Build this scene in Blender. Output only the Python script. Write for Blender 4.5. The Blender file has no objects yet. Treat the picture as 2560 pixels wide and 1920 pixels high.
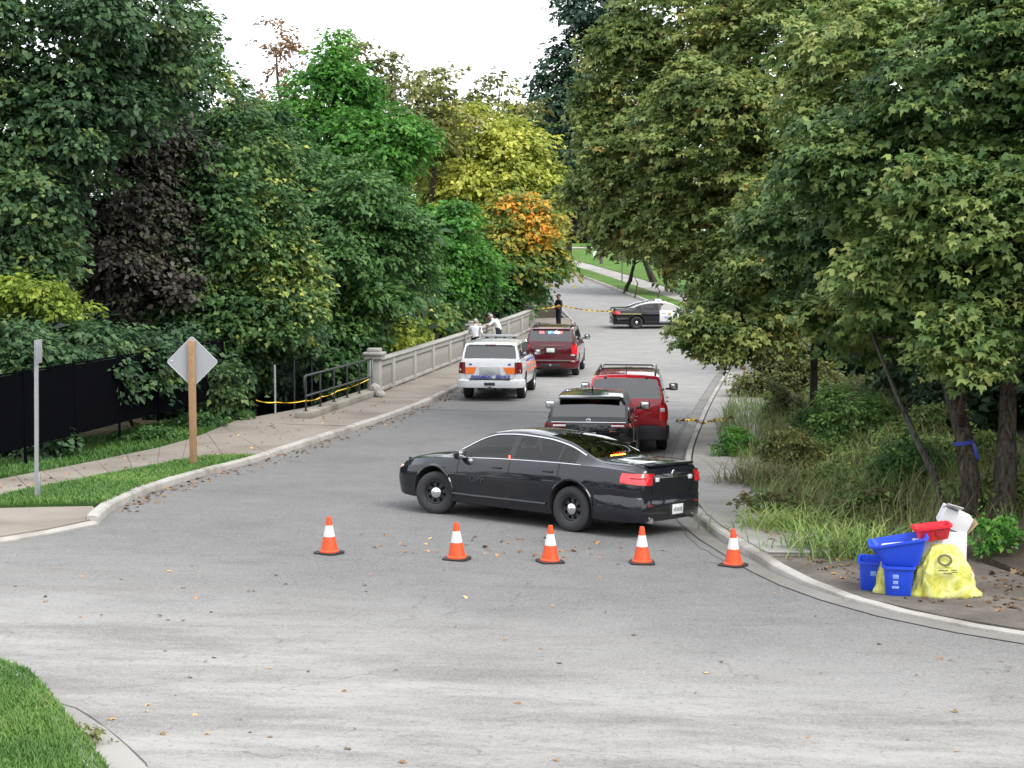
import bpy, bmesh, math, random
import numpy as np
from mathutils import Vector, Matrix, Euler
from mathutils.geometry import delaunay_2d_cdt
random.seed(7); RNG = np.random.default_rng(11)
SC = bpy.context.scene
COL = SC.collection
R = math.radians

# ---------------------------------------------------------------- camera
CAMH = 4.7; FPX = 3900.0; HZ = 630.0          # focal length and horizon row in photograph pixels
PITCH = math.atan((960-HZ)/FPX)
cam_d = bpy.data.cameras.new('camera'); cam = bpy.data.objects.new('camera', cam_d); COL.objects.link(cam)
cam.location = (0, 0, CAMH); cam.rotation_euler = (R(90)-PITCH, 0, 0)
cam_d.sensor_width = 36; cam_d.lens = FPX/2560*36; cam_d.clip_start = .1; cam_d.clip_end = 3000
SC.camera = cam
# ---------------------------------------------------------------- sky, sun, exposure
SUN_EL, SUN_AZ = R(48), R(133)                 # azimuth clockwise from +Y (behind the camera, to the right)
w = bpy.data.worlds.new('World'); SC.world = w; w.use_nodes = True
nt = w.node_tree; nt.nodes.clear()
wo = nt.nodes.new('ShaderNodeOutputWorld'); bg = nt.nodes.new('ShaderNodeBackground')
sky = nt.nodes.new('ShaderNodeTexSky'); sky.sky_type = 'NISHITA'; sky.sun_disc = False
sky.sun_elevation = SUN_EL; sky.sun_rotation = SUN_AZ
sky.air_density = 1.0; sky.dust_density = 3.0
mx = nt.nodes.new('ShaderNodeMix'); mx.data_type = 'RGBA'; mx.inputs[0].default_value = .86
mx.inputs[7].default_value = (9.6, 9.9, 10.3, 1)      # even cloud cover over the blue
nt.links.new(sky.outputs[0], mx.inputs[6]); nt.links.new(mx.outputs[2], bg.inputs[0])
bg.inputs[1].default_value = .10
nt.links.new(bg.outputs[0], wo.inputs[0])
sl = bpy.data.lights.new('sun', 'SUN'); sun = bpy.data.objects.new('sun', sl); COL.objects.link(sun)
sl.energy = 1.5; sl.angle = R(32); sl.color = (1, .96, .88)
sdir = Vector((math.sin(SUN_AZ)*math.cos(SUN_EL), math.cos(SUN_AZ)*math.cos(SUN_EL), math.sin(SUN_EL)))
sun.rotation_euler = sdir.to_track_quat('Z', 'Y').to_euler(); sun.location = (0, 0, 40)
SC.view_settings.view_transform = 'Standard'; SC.view_settings.look = 'None'
SC.view_settings.exposure = 1.3; SC.view_settings.gamma = 1; SC.view_settings.use_curve_mapping = False

# ---------------------------------------------------------------- ground height and pixel -> ground
def sstep(a, b, t):
    t = min(1, max(0, (t-a)/(b-a))); return t*t*(3-2*t)
def H(x, y):
    z = 0.0
    if y < 38:                       # the street falls towards the bridge
        z += .045*(34-y) if y < 30 else .045*(38-y)**2/16
    if y > 62:                       # and climbs the other bank
        z += .05/60*(y-62)**2 if y < 92 else .75+.05*(y-92)
        if y > 230: z = .75+.05*138+ (y-230)*.012
    z += -.03*max(-14, min(14, x))*(1-sstep(24, 36, y))
    return z
cF = Vector((0, math.cos(PITCH), -math.sin(PITCH))); cU = Vector((0, math.sin(PITCH), math.cos(PITCH)))
def ray(px, py):
    return (cF + Vector((1, 0, 0))*((px-1280)/FPX) + cU*((960-py)/FPX))
def gp(px, py, dz=0.0):
    """point of the street surface (+dz) seen at photograph pixel px,py"""
    d = ray(px, py); a, b = 4.0, 400.0
    f = lambda t: CAMH+d.z*t - H(d.x*t, d.y*t) - dz
    n = 400; prev = a
    for i in range(1, n+1):
        t = a*(b/a)**(i/n)
        if f(t) < 0: b = t; a = prev; break
        prev = t
    for _ in range(30):
        m = (a+b)/2
        if f(m) > 0: a = m
        else: b = m
    return Vector((d.x*a, d.y*a, H(d.x*a, d.y*a)+dz))
def at(px, py, Y):
    d = ray(px, py); t = Y/d.y
    return Vector((d.x*t, Y, CAMH+d.z*t))
def xy(v): return (v[0], v[1])

# ---------------------------------------------------------------- tagging / objects
def tag(o, label=None, cat=None, group=None, kind=None):
    if label: o['label'] = label
    if cat: o['category'] = cat
    if group: o['group'] = group
    if kind: o['kind'] = kind
    return o
def empty(name, loc=(0, 0, 0), rz=0, parent=None):
    o = bpy.data.objects.new(name, None); COL.objects.link(o); o.empty_display_size = .2
    o.location = loc; o.rotation_euler = (0, 0, rz); o.parent = parent
    return o
def link(name, me, mat=None, parent=None, loc=None):
    o = bpy.data.objects.new(name, me); COL.objects.link(o); o.parent = parent
    if mat is not None and len(me.materials) == 0: me.materials.append(mat)
    if loc is not None: o.location = loc
    return o
def smooth(me, ang=35):
    n = len(me.polygons)
    if n:
        me.polygons.foreach_set('use_smooth', np.ones(n, bool))
        me.set_sharp_from_angle(angle=R(ang))
    return me
def pymesh(name, vs, fs, ang=35):
    me = bpy.data.meshes.new(name); me.from_pydata([tuple(v) for v in vs], [], fs); me.update()
    if ang: smooth(me, ang)
    return me
def copy_tree(o, parent=None):
    c = o.copy(); COL.objects.link(c); c.parent = parent
    for ch in list(o.children): copy_tree(ch, c)
    return c

class MB:
    """collects shapes into one mesh"""
    def __init__(s): s.v = []; s.f = []
    def add(s, vs, fs, M=None):
        b = len(s.v)
        for v in vs:
            v = Vector(v); s.v.append(tuple(M @ v) if M else tuple(v))
        for f in fs: s.f.append([i+b for i in f])
        return s
    def box(s, c, size, rot=None, bev=0.0):
        bm = bmesh.new(); bmesh.ops.create_cube(bm, size=1)
        for v in bm.verts: v.co = Vector((v.co.x*size[0], v.co.y*size[1], v.co.z*size[2]))
        if bev > 0: bmesh.ops.bevel(bm, geom=bm.edges[:], offset=bev, segments=2, profile=.5, affect='EDGES')
        M = Matrix.Translation(Vector(c)) @ (Euler(rot).to_matrix().to_4x4() if rot else Matrix())
        bm.verts.index_update()
        s.add([v.co for v in bm.verts], [[v.index for v in f.verts] for f in bm.faces], M); bm.free(); return s
    def tube(s, pts, rad, n=8, cap=True):
        pts = [Vector(p) for p in pts]; m = len(pts)
        if not hasattr(rad, '__len__'): rad = [rad]*m
        b = len(s.v); u = None
        for i, p in enumerate(pts):
            t = (pts[min(i+1, m-1)]-pts[max(i-1, 0)])
            t = t.normalized() if t.length > 1e-9 else Vector((0, 0, 1))
            if u is None:
                u = t.orthogonal().normalized()
            u = (u - t*u.dot(t)); u = u.normalized() if u.length > 1e-6 else t.orthogonal().normalized()
            w_ = t.cross(u)
            for k in range(n):
                a = 2*math.pi*k/n; s.v.append(tuple(p+(u*math.cos(a)+w_*math.sin(a))*rad[i]))
        for i in range(m-1):
            for k in range(n):
                s.f.append([b+i*n+k, b+i*n+(k+1) % n, b+(i+1)*n+(k+1) % n, b+(i+1)*n+k])
        if cap:
            s.f.append([b+k for k in range(n)][::-1]); s.f.append([b+(m-1)*n+k for k in range(n)])
        return s
    def lathe(s, prof, n=24, M=None, close=False, caps=True):
        """prof: (r, z) list, about z"""
        b = []; fs = []
        m = len(prof)
        for r, z in prof:
            for k in range(n):
                a = 2*math.pi*k/n; b.append((r*math.cos(a), r*math.sin(a), z))
        for i in range(m-1 if not close else m):
            j = (i+1) % m
            for k in range(n): fs.append([i*n+k, i*n+(k+1) % n, j*n+(k+1) % n, j*n+k])
        if not close and caps:
            if prof[0][0] > 1e-5: fs.append([k for k in range(n)][::-1])
            if prof[-1][0] > 1e-5: fs.append([(m-1)*n+k for k in range(n)])
        return s.add(b, fs, M)
    def prism(s, poly, z0, z1, M=None):
        n = len(poly)
        vs = [(x, y, z0) for x, y in poly]+[(x, y, z1) for x, y in poly]
        fs = [list(range(n))[::-1], list(range(n, 2*n))]+[[i, (i+1) % n, n+(i+1) % n, n+i] for i in range(n)]
        return s.add(vs, fs, M)
    def build(s, name, mat, parent=None, ang=35, loc=None):
        me = pymesh(name, s.v, s.f, ang); me.materials.append(mat)
        return link(name, me, None, parent, loc)

# ---------------------------------------------------------------- materials
def _mat(name):
    m = bpy.data.materials.new(name); m.use_nodes = True
    n = m.node_tree; return m, n, n.nodes['Principled BSDF']
def plain(name, col, rough=.5, metal=0, spec=.5, var=.12, scale=6, bump=0, coat=0, bscale=None, dirt=None, crough=.06):
    """principled colour with procedural variation of tone, roughness and fine relief"""
    m, n, p = _mat(name); L = n.links.new
    tc = n.nodes.new('ShaderNodeTexCoord')
    no = n.nodes.new('ShaderNodeTexNoise'); no.inputs['Scale'].default_value = scale; no.inputs['Detail'].default_value = 5
    L(tc.outputs['Object'], no.inputs['Vector'])
    mix = n.nodes.new('ShaderNodeMix'); mix.data_type = 'RGBA'
    a = [max(0, c*(1-var)) for c in col]; b = [min(1, c*(1+var)) for c in col]
    mix.inputs[6].default_value = (*a, 1); mix.inputs[7].default_value = (*b, 1)
    L(no.outputs['Fac'], mix.inputs[0]); src = mix.outputs[2]
    if dirt:
        n2 = n.nodes.new('ShaderNodeTexNoise'); n2.inputs['Scale'].default_value = scale*.35; n2.inputs['Detail'].default_value = 7
        L(tc.outputs['Object'], n2.inputs['Vector'])
        rp = n.nodes.new('ShaderNodeValToRGB'); rp.color_ramp.elements[0].position = .48; rp.color_ramp.elements[1].position = .72
        L(n2.outputs['Fac'], rp.inputs[0])
        m2 = n.nodes.new('ShaderNodeMix'); m2.data_type = 'RGBA'; L(rp.outputs[0], m2.inputs[0])
        L(src, m2.inputs[6]); m2.inputs[7].default_value = (*dirt, 1); src = m2.outputs[2]
    L(src, p.inputs['Base Color'])
    mr = n.nodes.new('ShaderNodeMapRange'); mr.inputs[3].default_value = max(0, rough-.06); mr.inputs[4].default_value = min(1, rough+.06)
    L(no.outputs['Fac'], mr.inputs[0]); L(mr.outputs[0], p.inputs['Roughness'])
    p.inputs['Metallic'].default_value = metal; p.inputs['Specular IOR Level'].default_value = spec
    if coat: p.inputs['Coat Weight'].default_value = coat; p.inputs['Coat Roughness'].default_value = crough
    if bump:
        nb = n.nodes.new('ShaderNodeTexNoise'); nb.inputs['Scale'].default_value = bscale or scale*6; nb.inputs['Detail'].default_value = 4
        L(tc.outputs['Object'], nb.inputs['Vector'])
        bp = n.nodes.new('ShaderNodeBump'); bp.inputs['Strength'].default_value = bump; bp.inputs['Distance'].default_value = .02
        L(nb.outputs['Fac'], bp.inputs['Height']); L(bp.outputs[0], p.inputs['Normal'])
    return m
def emit(name, col, strength):
    m, n, p = _mat(name)
    p.inputs['Base Color'].default_value = (*[c*.6 for c in col], 1)
    p.inputs['Emission Color'].default_value = (*col, 1); p.inputs['Emission Strength'].default_value = strength
    p.inputs['Roughness'].default_value = .2
    return m
def glass(name, tint=(.05, .06, .07), trans=.25, base=.08):
    m, n, p = _mat(name); L = n.links.new
    o = n.nodes['Material Output']; n.nodes.remove(p)
    tr = n.nodes.new('ShaderNodeBsdfTransparent'); tr.inputs[0].default_value = (*[trans*(.9+t) for t in tint], 1)
    gl = n.nodes.new('ShaderNodeBsdfGlossy'); gl.inputs['Roughness'].default_value = .03
    lw = n.nodes.new('ShaderNodeLayerWeight'); lw.inputs[0].default_value = .5
    fr = n.nodes.new('ShaderNodeMath'); fr.operation = 'POWER'; fr.inputs[1].default_value = 4.5; L(lw.outputs['Facing'], fr.inputs[0])
    mp = n.nodes.new('ShaderNodeMapRange'); mp.inputs[1].default_value = 0; mp.inputs[2].default_value = 1; mp.inputs[3].default_value = base; mp.inputs[4].default_value = 1
    L(fr.outputs[0], mp.inputs[0])
    ms = n.nodes.new('ShaderNodeMixShader'); L(mp.outputs[0], ms.inputs[0]); L(tr.outputs[0], ms.inputs[1]); L(gl.outputs[0], ms.inputs[2])
    L(ms.outputs[0], o.inputs[0]); return m
def ramp_set(rp, stops):
    e = rp.color_ramp.elements
    while len(e) > 1: e.remove(e[-1])
    e[0].position = stops[0][0]; e[0].color = (*stops[0][1], 1)
    for pos, c in stops[1:]:
        k = e.new(pos); k.color = (*c, 1)
LEAF_GAIN = 1.75
def leafmat(name, stops, trans=.35, rough=.55):
    """leaf colours picked per leaf from the 'tint' attribute, part of the light passes through"""
    m, n, p = _mat(name); L = n.links.new; o = n.nodes['Material Output']
    at_ = n.nodes.new('ShaderNodeAttribute'); at_.attribute_name = 'tint'
    rp = n.nodes.new('ShaderNodeValToRGB'); ramp_set(rp, [(q, tuple(min(.8, v*LEAF_GAIN) for v in c)) for q, c in stops])
    L(at_.outputs['Fac'], rp.inputs[0]); L(rp.outputs[0], p.inputs['Base Color'])
    p.inputs['Roughness'].default_value = rough; p.inputs['Specular IOR Level'].default_value = .35
    t = n.nodes.new('ShaderNodeBsdfTranslucent'); L(rp.outputs[0], t.inputs[0])
    ms = n.nodes.new('ShaderNodeMixShader'); ms.inputs[0].default_value = trans
    L(p.outputs[0], ms.inputs[1]); L(t.outputs[0], ms.inputs[2]); L(ms.outputs[0], o.inputs[0])
    return m

M = {}
M['conc'] = plain('concrete', (.36, .345, .32), .9, var=.16, scale=2.5, bump=.35, bscale=30, dirt=(.25, .225, .195))
M['walk'] = plain('sidewalk_concrete', (.20, .175, .148), .9, var=.2, scale=1.6, bump=.3, bscale=40, dirt=(.135, .112, .09))
M['walk_r'] = plain('sidewalk_concrete_grey', (.255, .245, .232), .9, var=.22, scale=1.4, bump=.3, bscale=40, dirt=(.155, .14, .125))
M['kerb'] = plain('kerb_concrete', (.32, .305, .285), .9, var=.28, scale=3, bump=.6, bscale=25, dirt=(.15, .135, .115))
M['rail_conc'] = plain('railing_concrete', (.30, .292, .272), .9, var=.14, scale=3, bump=.25, bscale=30, dirt=(.21, .198, .178))
M['old_conc'] = plain('old_concrete', (.24, .225, .19), .95, var=.25, scale=2, bump=.5, bscale=20, dirt=(.13, .115, .09))
M['black_metal'] = plain('black_painted_steel', (.02, .021, .023), .42, var=.3, scale=12)
M['galv'] = plain('galvanised_steel', (.36, .375, .39), .45, metal=.6, var=.15, scale=9)
M['alu'] = plain('bare_aluminium', (.34, .35, .375), .5, metal=.35, var=.06, scale=3)
M['wood'] = plain('weathered_post_wood', (.27, .165, .085), .85, var=.3, scale=14, bump=.4)
M['darkwood'] = plain('dark_wood', (.03, .026, .022), .9, var=.3, scale=10, bump=.4)
def barkmat(name, a, b, c):
    m, n, p = _mat(name); L = n.links.new
    tc = n.nodes.new('ShaderNodeTexCoord'); mp = n.nodes.new('ShaderNodeMapping'); mp.inputs['Scale'].default_value = (1, 1, .16); L(tc.outputs['Object'], mp.inputs[0])
    t = n.nodes.new('ShaderNodeTexNoise'); t.inputs['Scale'].default_value = 26; t.inputs['Detail'].default_value = 7; t.inputs['Roughness'].default_value = .65; L(mp.outputs[0], t.inputs['Vector'])
    t2 = n.nodes.new('ShaderNodeTexNoise'); t2.inputs['Scale'].default_value = 2.5; t2.inputs['Detail'].default_value = 4; L(tc.outputs['Object'], t2.inputs['Vector'])
    rp = n.nodes.new('ShaderNodeValToRGB'); ramp_set(rp, [(.34, a), (.52, b), (.70, c)]); L(t.outputs['Fac'], rp.inputs[0])
    mx_ = n.nodes.new('ShaderNodeMix'); mx_.data_type = 'RGBA'; mx_.blend_type = 'MULTIPLY'; mx_.inputs[0].default_value = .6; L(rp.outputs[0], mx_.inputs[6]); L(t2.outputs['Fac'], mx_.inputs[7]); L(mx_.outputs[2], p.inputs['Base Color'])
    p.inputs['Roughness'].default_value = .95; p.inputs['Specular IOR Level'].default_value = .1
    bp = n.nodes.new('ShaderNodeBump'); bp.inputs['Strength'].default_value = 1; bp.inputs['Distance'].default_value = .035; L(t.outputs['Fac'], bp.inputs['Height']); L(bp.outputs[0], p.inputs['Normal']); return m
M['bark'] = barkmat('bark', (.022, .018, .014), (.085, .07, .055), (.14, .125, .10))
M['bark_pale'] = barkmat('pale_bark', (.06, .055, .05), (.15, .14, .125), (.23, .22, .20))
M['rubber'] = plain('tyre_rubber', (.024, .024, .026), .8, var=.25, scale=20, bump=.2)
M['plastic'] = plain('black_plastic', (.018, .018, .02), .55, var=.2, scale=15)
M['chrome'] = plain('chrome', (.72, .72, .74), .18, metal=1, var=.05)
M['tape'] = plain('yellow_tape', (.80, .52, .02), .5, var=.12, scale=8)
M['skin'] = plain('skin', (.42, .23, .16), .6, var=.1)
M['white_shirt'] = plain('white_shirt_cloth', (.66, .68, .72), .9, var=.06, scale=8, bump=.2)
M['navy'] = plain('navy_uniform_cloth', (.014, .016, .03), .9, var=.3, scale=14, bump=.2)
M['fence_fabric'] = plain('dark_privacy_fabric', (.0022, .0024, .004), .95, spec=.02, var=.3, scale=4, bump=.2)
# ================================================================ THE SETTING
def asphalt():
    m, n, p = _mat('asphalt'); L = n.links.new
    g = n.nodes.new('ShaderNodeNewGeometry'); sp = n.nodes.new('ShaderNodeSeparateXYZ'); L(g.outputs['Position'], sp.inputs[0])
    def noise(scale, detail=5, rough=.55, stretch=None):
        t = n.nodes.new('ShaderNodeTexNoise'); t.inputs['Scale'].default_value = scale; t.inputs['Detail'].default_value = detail; t.inputs['Roughness'].default_value = rough
        if stretch:
            mp = n.nodes.new('ShaderNodeMapping'); mp.inputs['Scale'].default_value = stretch[:3]
            mp.inputs['Rotation'].default_value = (0, 0, stretch[3]); L(g.outputs['Position'], mp.inputs[0]); L(mp.outputs[0], t.inputs['Vector'])
        else: L(g.outputs['Position'], t.inputs['Vector'])
        return t.outputs['Fac']
    def math_(op, a, b):
        k = n.nodes.new('ShaderNodeMath'); k.operation = op
        for i, v in enumerate((a, b)):
            if isinstance(v, (int, float)): k.inputs[i].default_value = v
            else: L(v, k.inputs[i])
        return k.outputs[0]
    def mrange(v, a, b, c=0, d=1):
        k = n.nodes.new('ShaderNodeMapRange'); L(v, k.inputs[0])
        for i, q in enumerate((a, b, c, d)): k.inputs[i+1].default_value = q
        return k.outputs[0]
    def mix(f, a, b):
        k = n.nodes.new('ShaderNodeMix'); k.data_type = 'RGBA'
        if isinstance(f, (int, float)): k.inputs[0].default_value = f
        else: L(f, k.inputs[0])
        for i, v in ((6, a), (7, b)):
            if isinstance(v, tuple): k.inputs[i].default_value = (*v, 1)
            else: L(v, k.inputs[i])
        return k.outputs[2]
    n_big = noise(.35, 4); n_med = noise(1.6, 5, .6); n_fine = noise(45, 3, .75); n_grit = noise(17, 5, .75)
    n_str = noise(1.0, 8, .70, (.42, 1.25, 1, R(-18)))         # worn swept streaks across the mouth of the street
    n_str2 = noise(1.0, 7, .68, (.8, 2.6, 1, R(-26)))
    new = mix(mrange(n_med, .35, .7), (.096, .096, .099), (.124, .123, .124))
    new = mix(mrange(n_big, .52, .66, 0, .6), new, (.072, .073, .076))
    old = mix(mrange(n_str, .37, .61), (.140, .135, .129), (.262, .257, .251))
    old = mix(mrange(n_str2, .52, .68, 0, .6), old, (.125, .120, .114))
    old = mix(mrange(n_big, .50, .70, 0, .55), old, (.125, .122, .118))
    yy = math_('ADD', sp.outputs[1], math_('MULTIPLY', math_('ADD', n_str, -.5), 12.0))
    yy = math_('ADD', yy, math_('MULTIPLY', sp.outputs[0], .42))
    c = mix(mrange(yy, 19.3, 14.2), new, old)
    y2 = math_('ADD', math_('ADD', sp.outputs[1], math_('MULTIPLY', sp.outputs[0], 1.3)), math_('MULTIPLY', math_('ADD', n_big, -.5), 14))
    deck = mix(mrange(n_str2, .42, .62), (.175, .173, .170), (.24, .238, .233))
    c = mix(mrange(y2, 47, 56), c, deck)
    far = mix(mrange(n_str2, .45, .62), (.16, .16, .162), (.225, .223, .221))
    c = mix(mrange(y2, 92, 104), c, far)
    c = mix(mrange(n_fine, .42, .66, .0, .8), c, mix(.5, c, (.36, .35, .34)))
    c = mix(mrange(n_grit, .54, .68, 0, .8), c, mix(.6, c, (.045, .044, .042)))
    vo = n.nodes.new('ShaderNodeTexVoronoi'); vo.feature = 'DISTANCE_TO_EDGE'; vo.inputs['Scale'].default_value = .42
    wp = n.nodes.new('ShaderNodeVectorMath'); wp.operation = 'ADD'; L(g.outputs['Position'], wp.inputs[0])
    wn = n.nodes.new('ShaderNodeTexNoise'); wn.inputs['Scale'].default_value = 1.3; wn.inputs['Detail'].default_value = 6; L(g.outputs['Position'], wn.inputs['Vector']); L(wn.outputs['Color'], wp.inputs[1]); L(wp.outputs[0], vo.inputs['Vector'])
    crk = math_('MULTIPLY', mrange(vo.outputs['Distance'], .010, .002), mrange(n_med, .50, .60))
    c = mix(math_('MULTIPLY', crk, .30), c, (.035, .034, .033))
    L(c, p.inputs['Base Color']); p.inputs['Roughness'].default_value = .93; p.inputs['Specular IOR Level'].default_value = .25
    b = n.nodes.new('ShaderNodeBump'); b.inputs['Strength'].default_value = .5; b.inputs['Distance'].default_value = .012
    L(math_('ADD', n_fine, n_grit), b.inputs['Height']); L(b.outputs[0], p.inputs['Normal'])
    return m
M['asphalt'] = asphalt()
def soilmat(name, a, b, c, scale=1.2):
    m, n, p = _mat(name); L = n.links.new
    g = n.nodes.new('ShaderNodeNewGeometry')
    t = n.nodes.new('ShaderNodeTexNoise'); t.inputs['Scale'].default_value = scale; t.inputs['Detail'].default_value = 9; t.inputs['Roughness'].default_value = .68
    L(g.outputs['Position'], t.inputs['Vector'])
    rp = n.nodes.new('ShaderNodeValToRGB'); ramp_set(rp, [(.3, a), (.52, b), (.72, c)]); L(t.outputs['Fac'], rp.inputs[0])
    L(rp.outputs[0], p.inputs['Base Color']); p.inputs['Roughness'].default_value = .97; p.inputs['Specular IOR Level'].default_value = .1
    t2 = n.nodes.new('ShaderNodeTexNoise'); t2.inputs['Scale'].default_value = 28; t2.inputs['Detail'].default_value = 5; L(g.outputs['Position'], t2.inputs['Vector'])
    bp = n.nodes.new('ShaderNodeBump'); bp.inputs['Strength'].default_value = .8; bp.inputs['Distance'].default_value = .04
    L(t2.outputs['Fac'], bp.inputs['Height']); L(bp.outputs[0], p.inputs['Normal'])
    return m
M['forest'] = soilmat('forest_floor', (.018, .016, .012), (.035, .03, .02), (.06, .045, .028))
M['turf'] = soilmat('turf_soil', (.022, .045, .012), (.035, .075, .018), (.055, .10, .025), 3)
M['dirt'] = soilmat('leaf_litter_dirt', (.05, .042, .034), (.085, .07, .055), (.13, .105, .08), 2.2)
M['apron'] = soilmat('worn_apron_asphalt', (.085, .075, .066), (.125, .112, .10), (.19, .175, .155), 1.5)
M['lawn_far'] = soilmat('far_lawn', (.05, .10, .025), (.075, .14, .03), (.11, .17, .045), .8)

def resample(pts, step):
    """Catmull-Rom through the points, then even steps"""
    P = [Vector((p[0], p[1], 0)) for p in pts]; out = []
    for i in range(len(P)-1):
        p0 = P[max(i-1, 0)]; p1 = P[i]; p2 = P[i+1]; p3 = P[min(i+2, len(P)-1)]
        for k in range(12):
            t = k/12
            out.append(.5*((2*p1)+(p2-p0)*t+(2*p0-5*p1+4*p2-p3)*t*t+(3*p1-p0-3*p2+p3)*t**3))
    out.append(P[-1]); res = [out[0]]; acc = 0
    for a, b in zip(out, out[1:]):
        d = (b-a).length
        while acc+d >= step:
            q = (step-acc)/d; a = a+(b-a)*q; res.append(a.copy()); d = (b-a).length; acc = 0
        acc += d
    if (res[-1]-P[-1]).length > step*.3: res.append(P[-1])
    return res
def offset(line, d):
    """parallel line, d to the right of travel"""
    out = []
    for i, p in enumerate(line):
        t = (line[min(i+1, len(line)-1)]-line[max(i-1, 0)]); t.z = 0; t.normalize()
        out.append(p+Vector((t.y, -t.x, 0))*d)
    return out
def inside(poly, x, y):
    c = False; n = len(poly); j = n-1
    for i in range(n):
        xi, yi = poly[i]; xj, yj = poly[j]
        if (yi > y) != (yj > y) and x < (xj-xi)*(y-yi)/(yj-yi)+xi: c = not c
        j = i
    return c
def sheet_mesh(name, poly, dz, res=1.0, skirt=.2, hf=None):
    hf = hf or H
    poly = [xy(p) for p in poly]; n = len(poly)
    pts = [Vector(p) for p in poly]
    xs = [p[0] for p in poly]; ys = [p[1] for p in poly]
    x = min(xs)+res/2
    while x < max(xs):
        y = min(ys)+res/2
        while y < max(ys):
            if inside(poly, x, y): pts.append(Vector((x+random.uniform(-.1, .1)*res, y+random.uniform(-.1, .1)*res)))
            y += res
        x += res
    vs, es, fs, *_ = delaunay_2d_cdt(pts, [], [list(range(n))], 1, 1e-4)
    V = [(v.x, v.y, hf(v.x, v.y)+dz) for v in vs]; F = [list(f) for f in fs]
    if skirt:
        cnt = {}
        for f in F:
            for a, b in zip(f, f[1:]+f[:1]):
                k = (min(a, b), max(a, b)); cnt.setdefault(k, []).append((a, b))
        low = {}
        for k, l in cnt.items():
            if len(l) == 1:
                a, b = l[0]
                for q in (a, b):
                    if q not in low: low[q] = len(V); V.append((V[q][0], V[q][1], V[q][2]-skirt))
                F.append([b, a, low[a], low[b]])
    return pymesh(name, V, F, 40)
def sheet(name, poly, dz, mat, res=1.0, skirt=.2, hf=None):
    o = link(name, sheet_mesh(name, poly, dz, res, skirt, hf), mat); tag(o, kind='structure'); return o

# ---------------- kerb lines (photograph pixels -> street plane)
LK_px = [(1262, 915), (1154, 969), (1058, 1015), (960, 1052), (812, 1100), (651, 1152), (520, 1187), (434, 1213), (340, 1247), (275, 1282), (247, 1312)]
RK_px = [(1826, 912), (1774, 1000), (1742, 1066), (1715, 1136), (1709, 1200), (1720, 1275), (1778, 1335), (1860, 1386), (1972, 1449), (2150, 1512), (2350, 1560), (2559, 1596)]
LK = [xy(gp(*p)) for p in LK_px]; RK = [xy(gp(*p)) for p in RK_px]
d0 = Vector(LK[0])-Vector(LK[3]); d0.normalize(); e0 = Vector(LK[0])
LKW = [(-16, 185), (-7, 160), (-1.6, 134), (2.4, 108), (3.3, 96), (3.4, 86), xy(e0+d0*9)]+LK
d1 = Vector(RK[0])-Vector(RK[3]); d1.normalize(); e1 = Vector(RK[0])
RKW = [(-6, 190), (.6, 160), (5.15, 134), (9.45, 101), (10.9, 90), xy(e1+d1*9)]+RK
corner_l = [xy(gp(247, 1312)), xy(gp(120, 1337)), xy(gp(0, 1358)), xy(gp(-350, 1400)), xy(gp(-900, 1450))]
RKW += [xy(gp(2900, 1650)), xy(gp(3300, 1700))]
kl = resample(LKW, 1.0); kr = resample(RKW, 1.0)
def xat(line, y):
    for a, b in zip(line, line[1:]):
        if (a.y-y)*(b.y-y) <= 0 and a.y != b.y:
            return a.x+(b.x-a.x)*(y-a.y)/(b.y-a.y)
    return line[0].x if abs(line[0].y-y) < abs(line[-1].y-y) else line[-1].x

# ---------------- ground sheet to the horizon, with the ravine under the bridge
def G(x, y):
    z = H(x, y)-.10
    if 30 < y < 100:
        xl = xat(kl, y)-3.6; xr = xat(kr, y)+3.2
        dx = max(xl-x, x-xr, 0)
        k = sstep(44, 56, y)*(1-sstep(78, 92, y))
        z -= k*6.5*sstep(.4, 9, dx)
        z -= k*.9
    return z
xs = sorted(set([-900, -500, -260, -150, -90, -60, 60, 90, 150, 260, 500, 900]+[i*1.5 for i in range(-30, 31)]))
ys = sorted(set([-300, -120, -60, -25, -10]+[i*1.5 for i in range(0, 70)]+[105+i*6 for i in range(0, 25)]+[270, 330, 420, 600, 900, 1500, 2500]))
V = [(x, y, G(x, y)) for y in ys for x in xs]; nx = len(xs)
F = [[j*nx+i, j*nx+i+1, (j+1)*nx+i+1, (j+1)*nx+i] for j in range(len(ys)-1) for i in range(nx-1)]
tag(link('ground', pymesh('ground', V, F, 60), M['forest']), kind='structure')

# ---------------- road: the crossing in front, then the strip over the bridge and up the far bank
V = []; F = []
gx = [-44+i*2 for i in range(45)]; gy = [2+i*1.2 for i in range(30)]+[38]
for y in gy:
    for x in gx: V.append((x, y, H(x, y)))
nx = len(gx)
for j in range(len(gy)-1):
    for i in range(nx-1): F.append([j*nx+i, j*nx+i+1, (j+1)*nx+i+1, (j+1)*nx+i])
b = len(V); rows = [38+i*1.5 for i in range(100)]; nc = 9
for y in rows:
    a_, c_ = xat(kl, y)-.35, xat(kr, y)+.35
    for k in range(nc):
        x = a_+(c_-a_)*k/(nc-1); V.append((x, y, H(x, y)))
for j in range(len(rows)-1):
    for k in range(nc-1): F.append([b+j*nc+k, b+j*nc+k+1, b+(j+1)*nc+k+1, b+(j+1)*nc+k])
tag(link('road', pymesh('road', V, F, 60), M['asphalt']), kind='structure')

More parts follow.
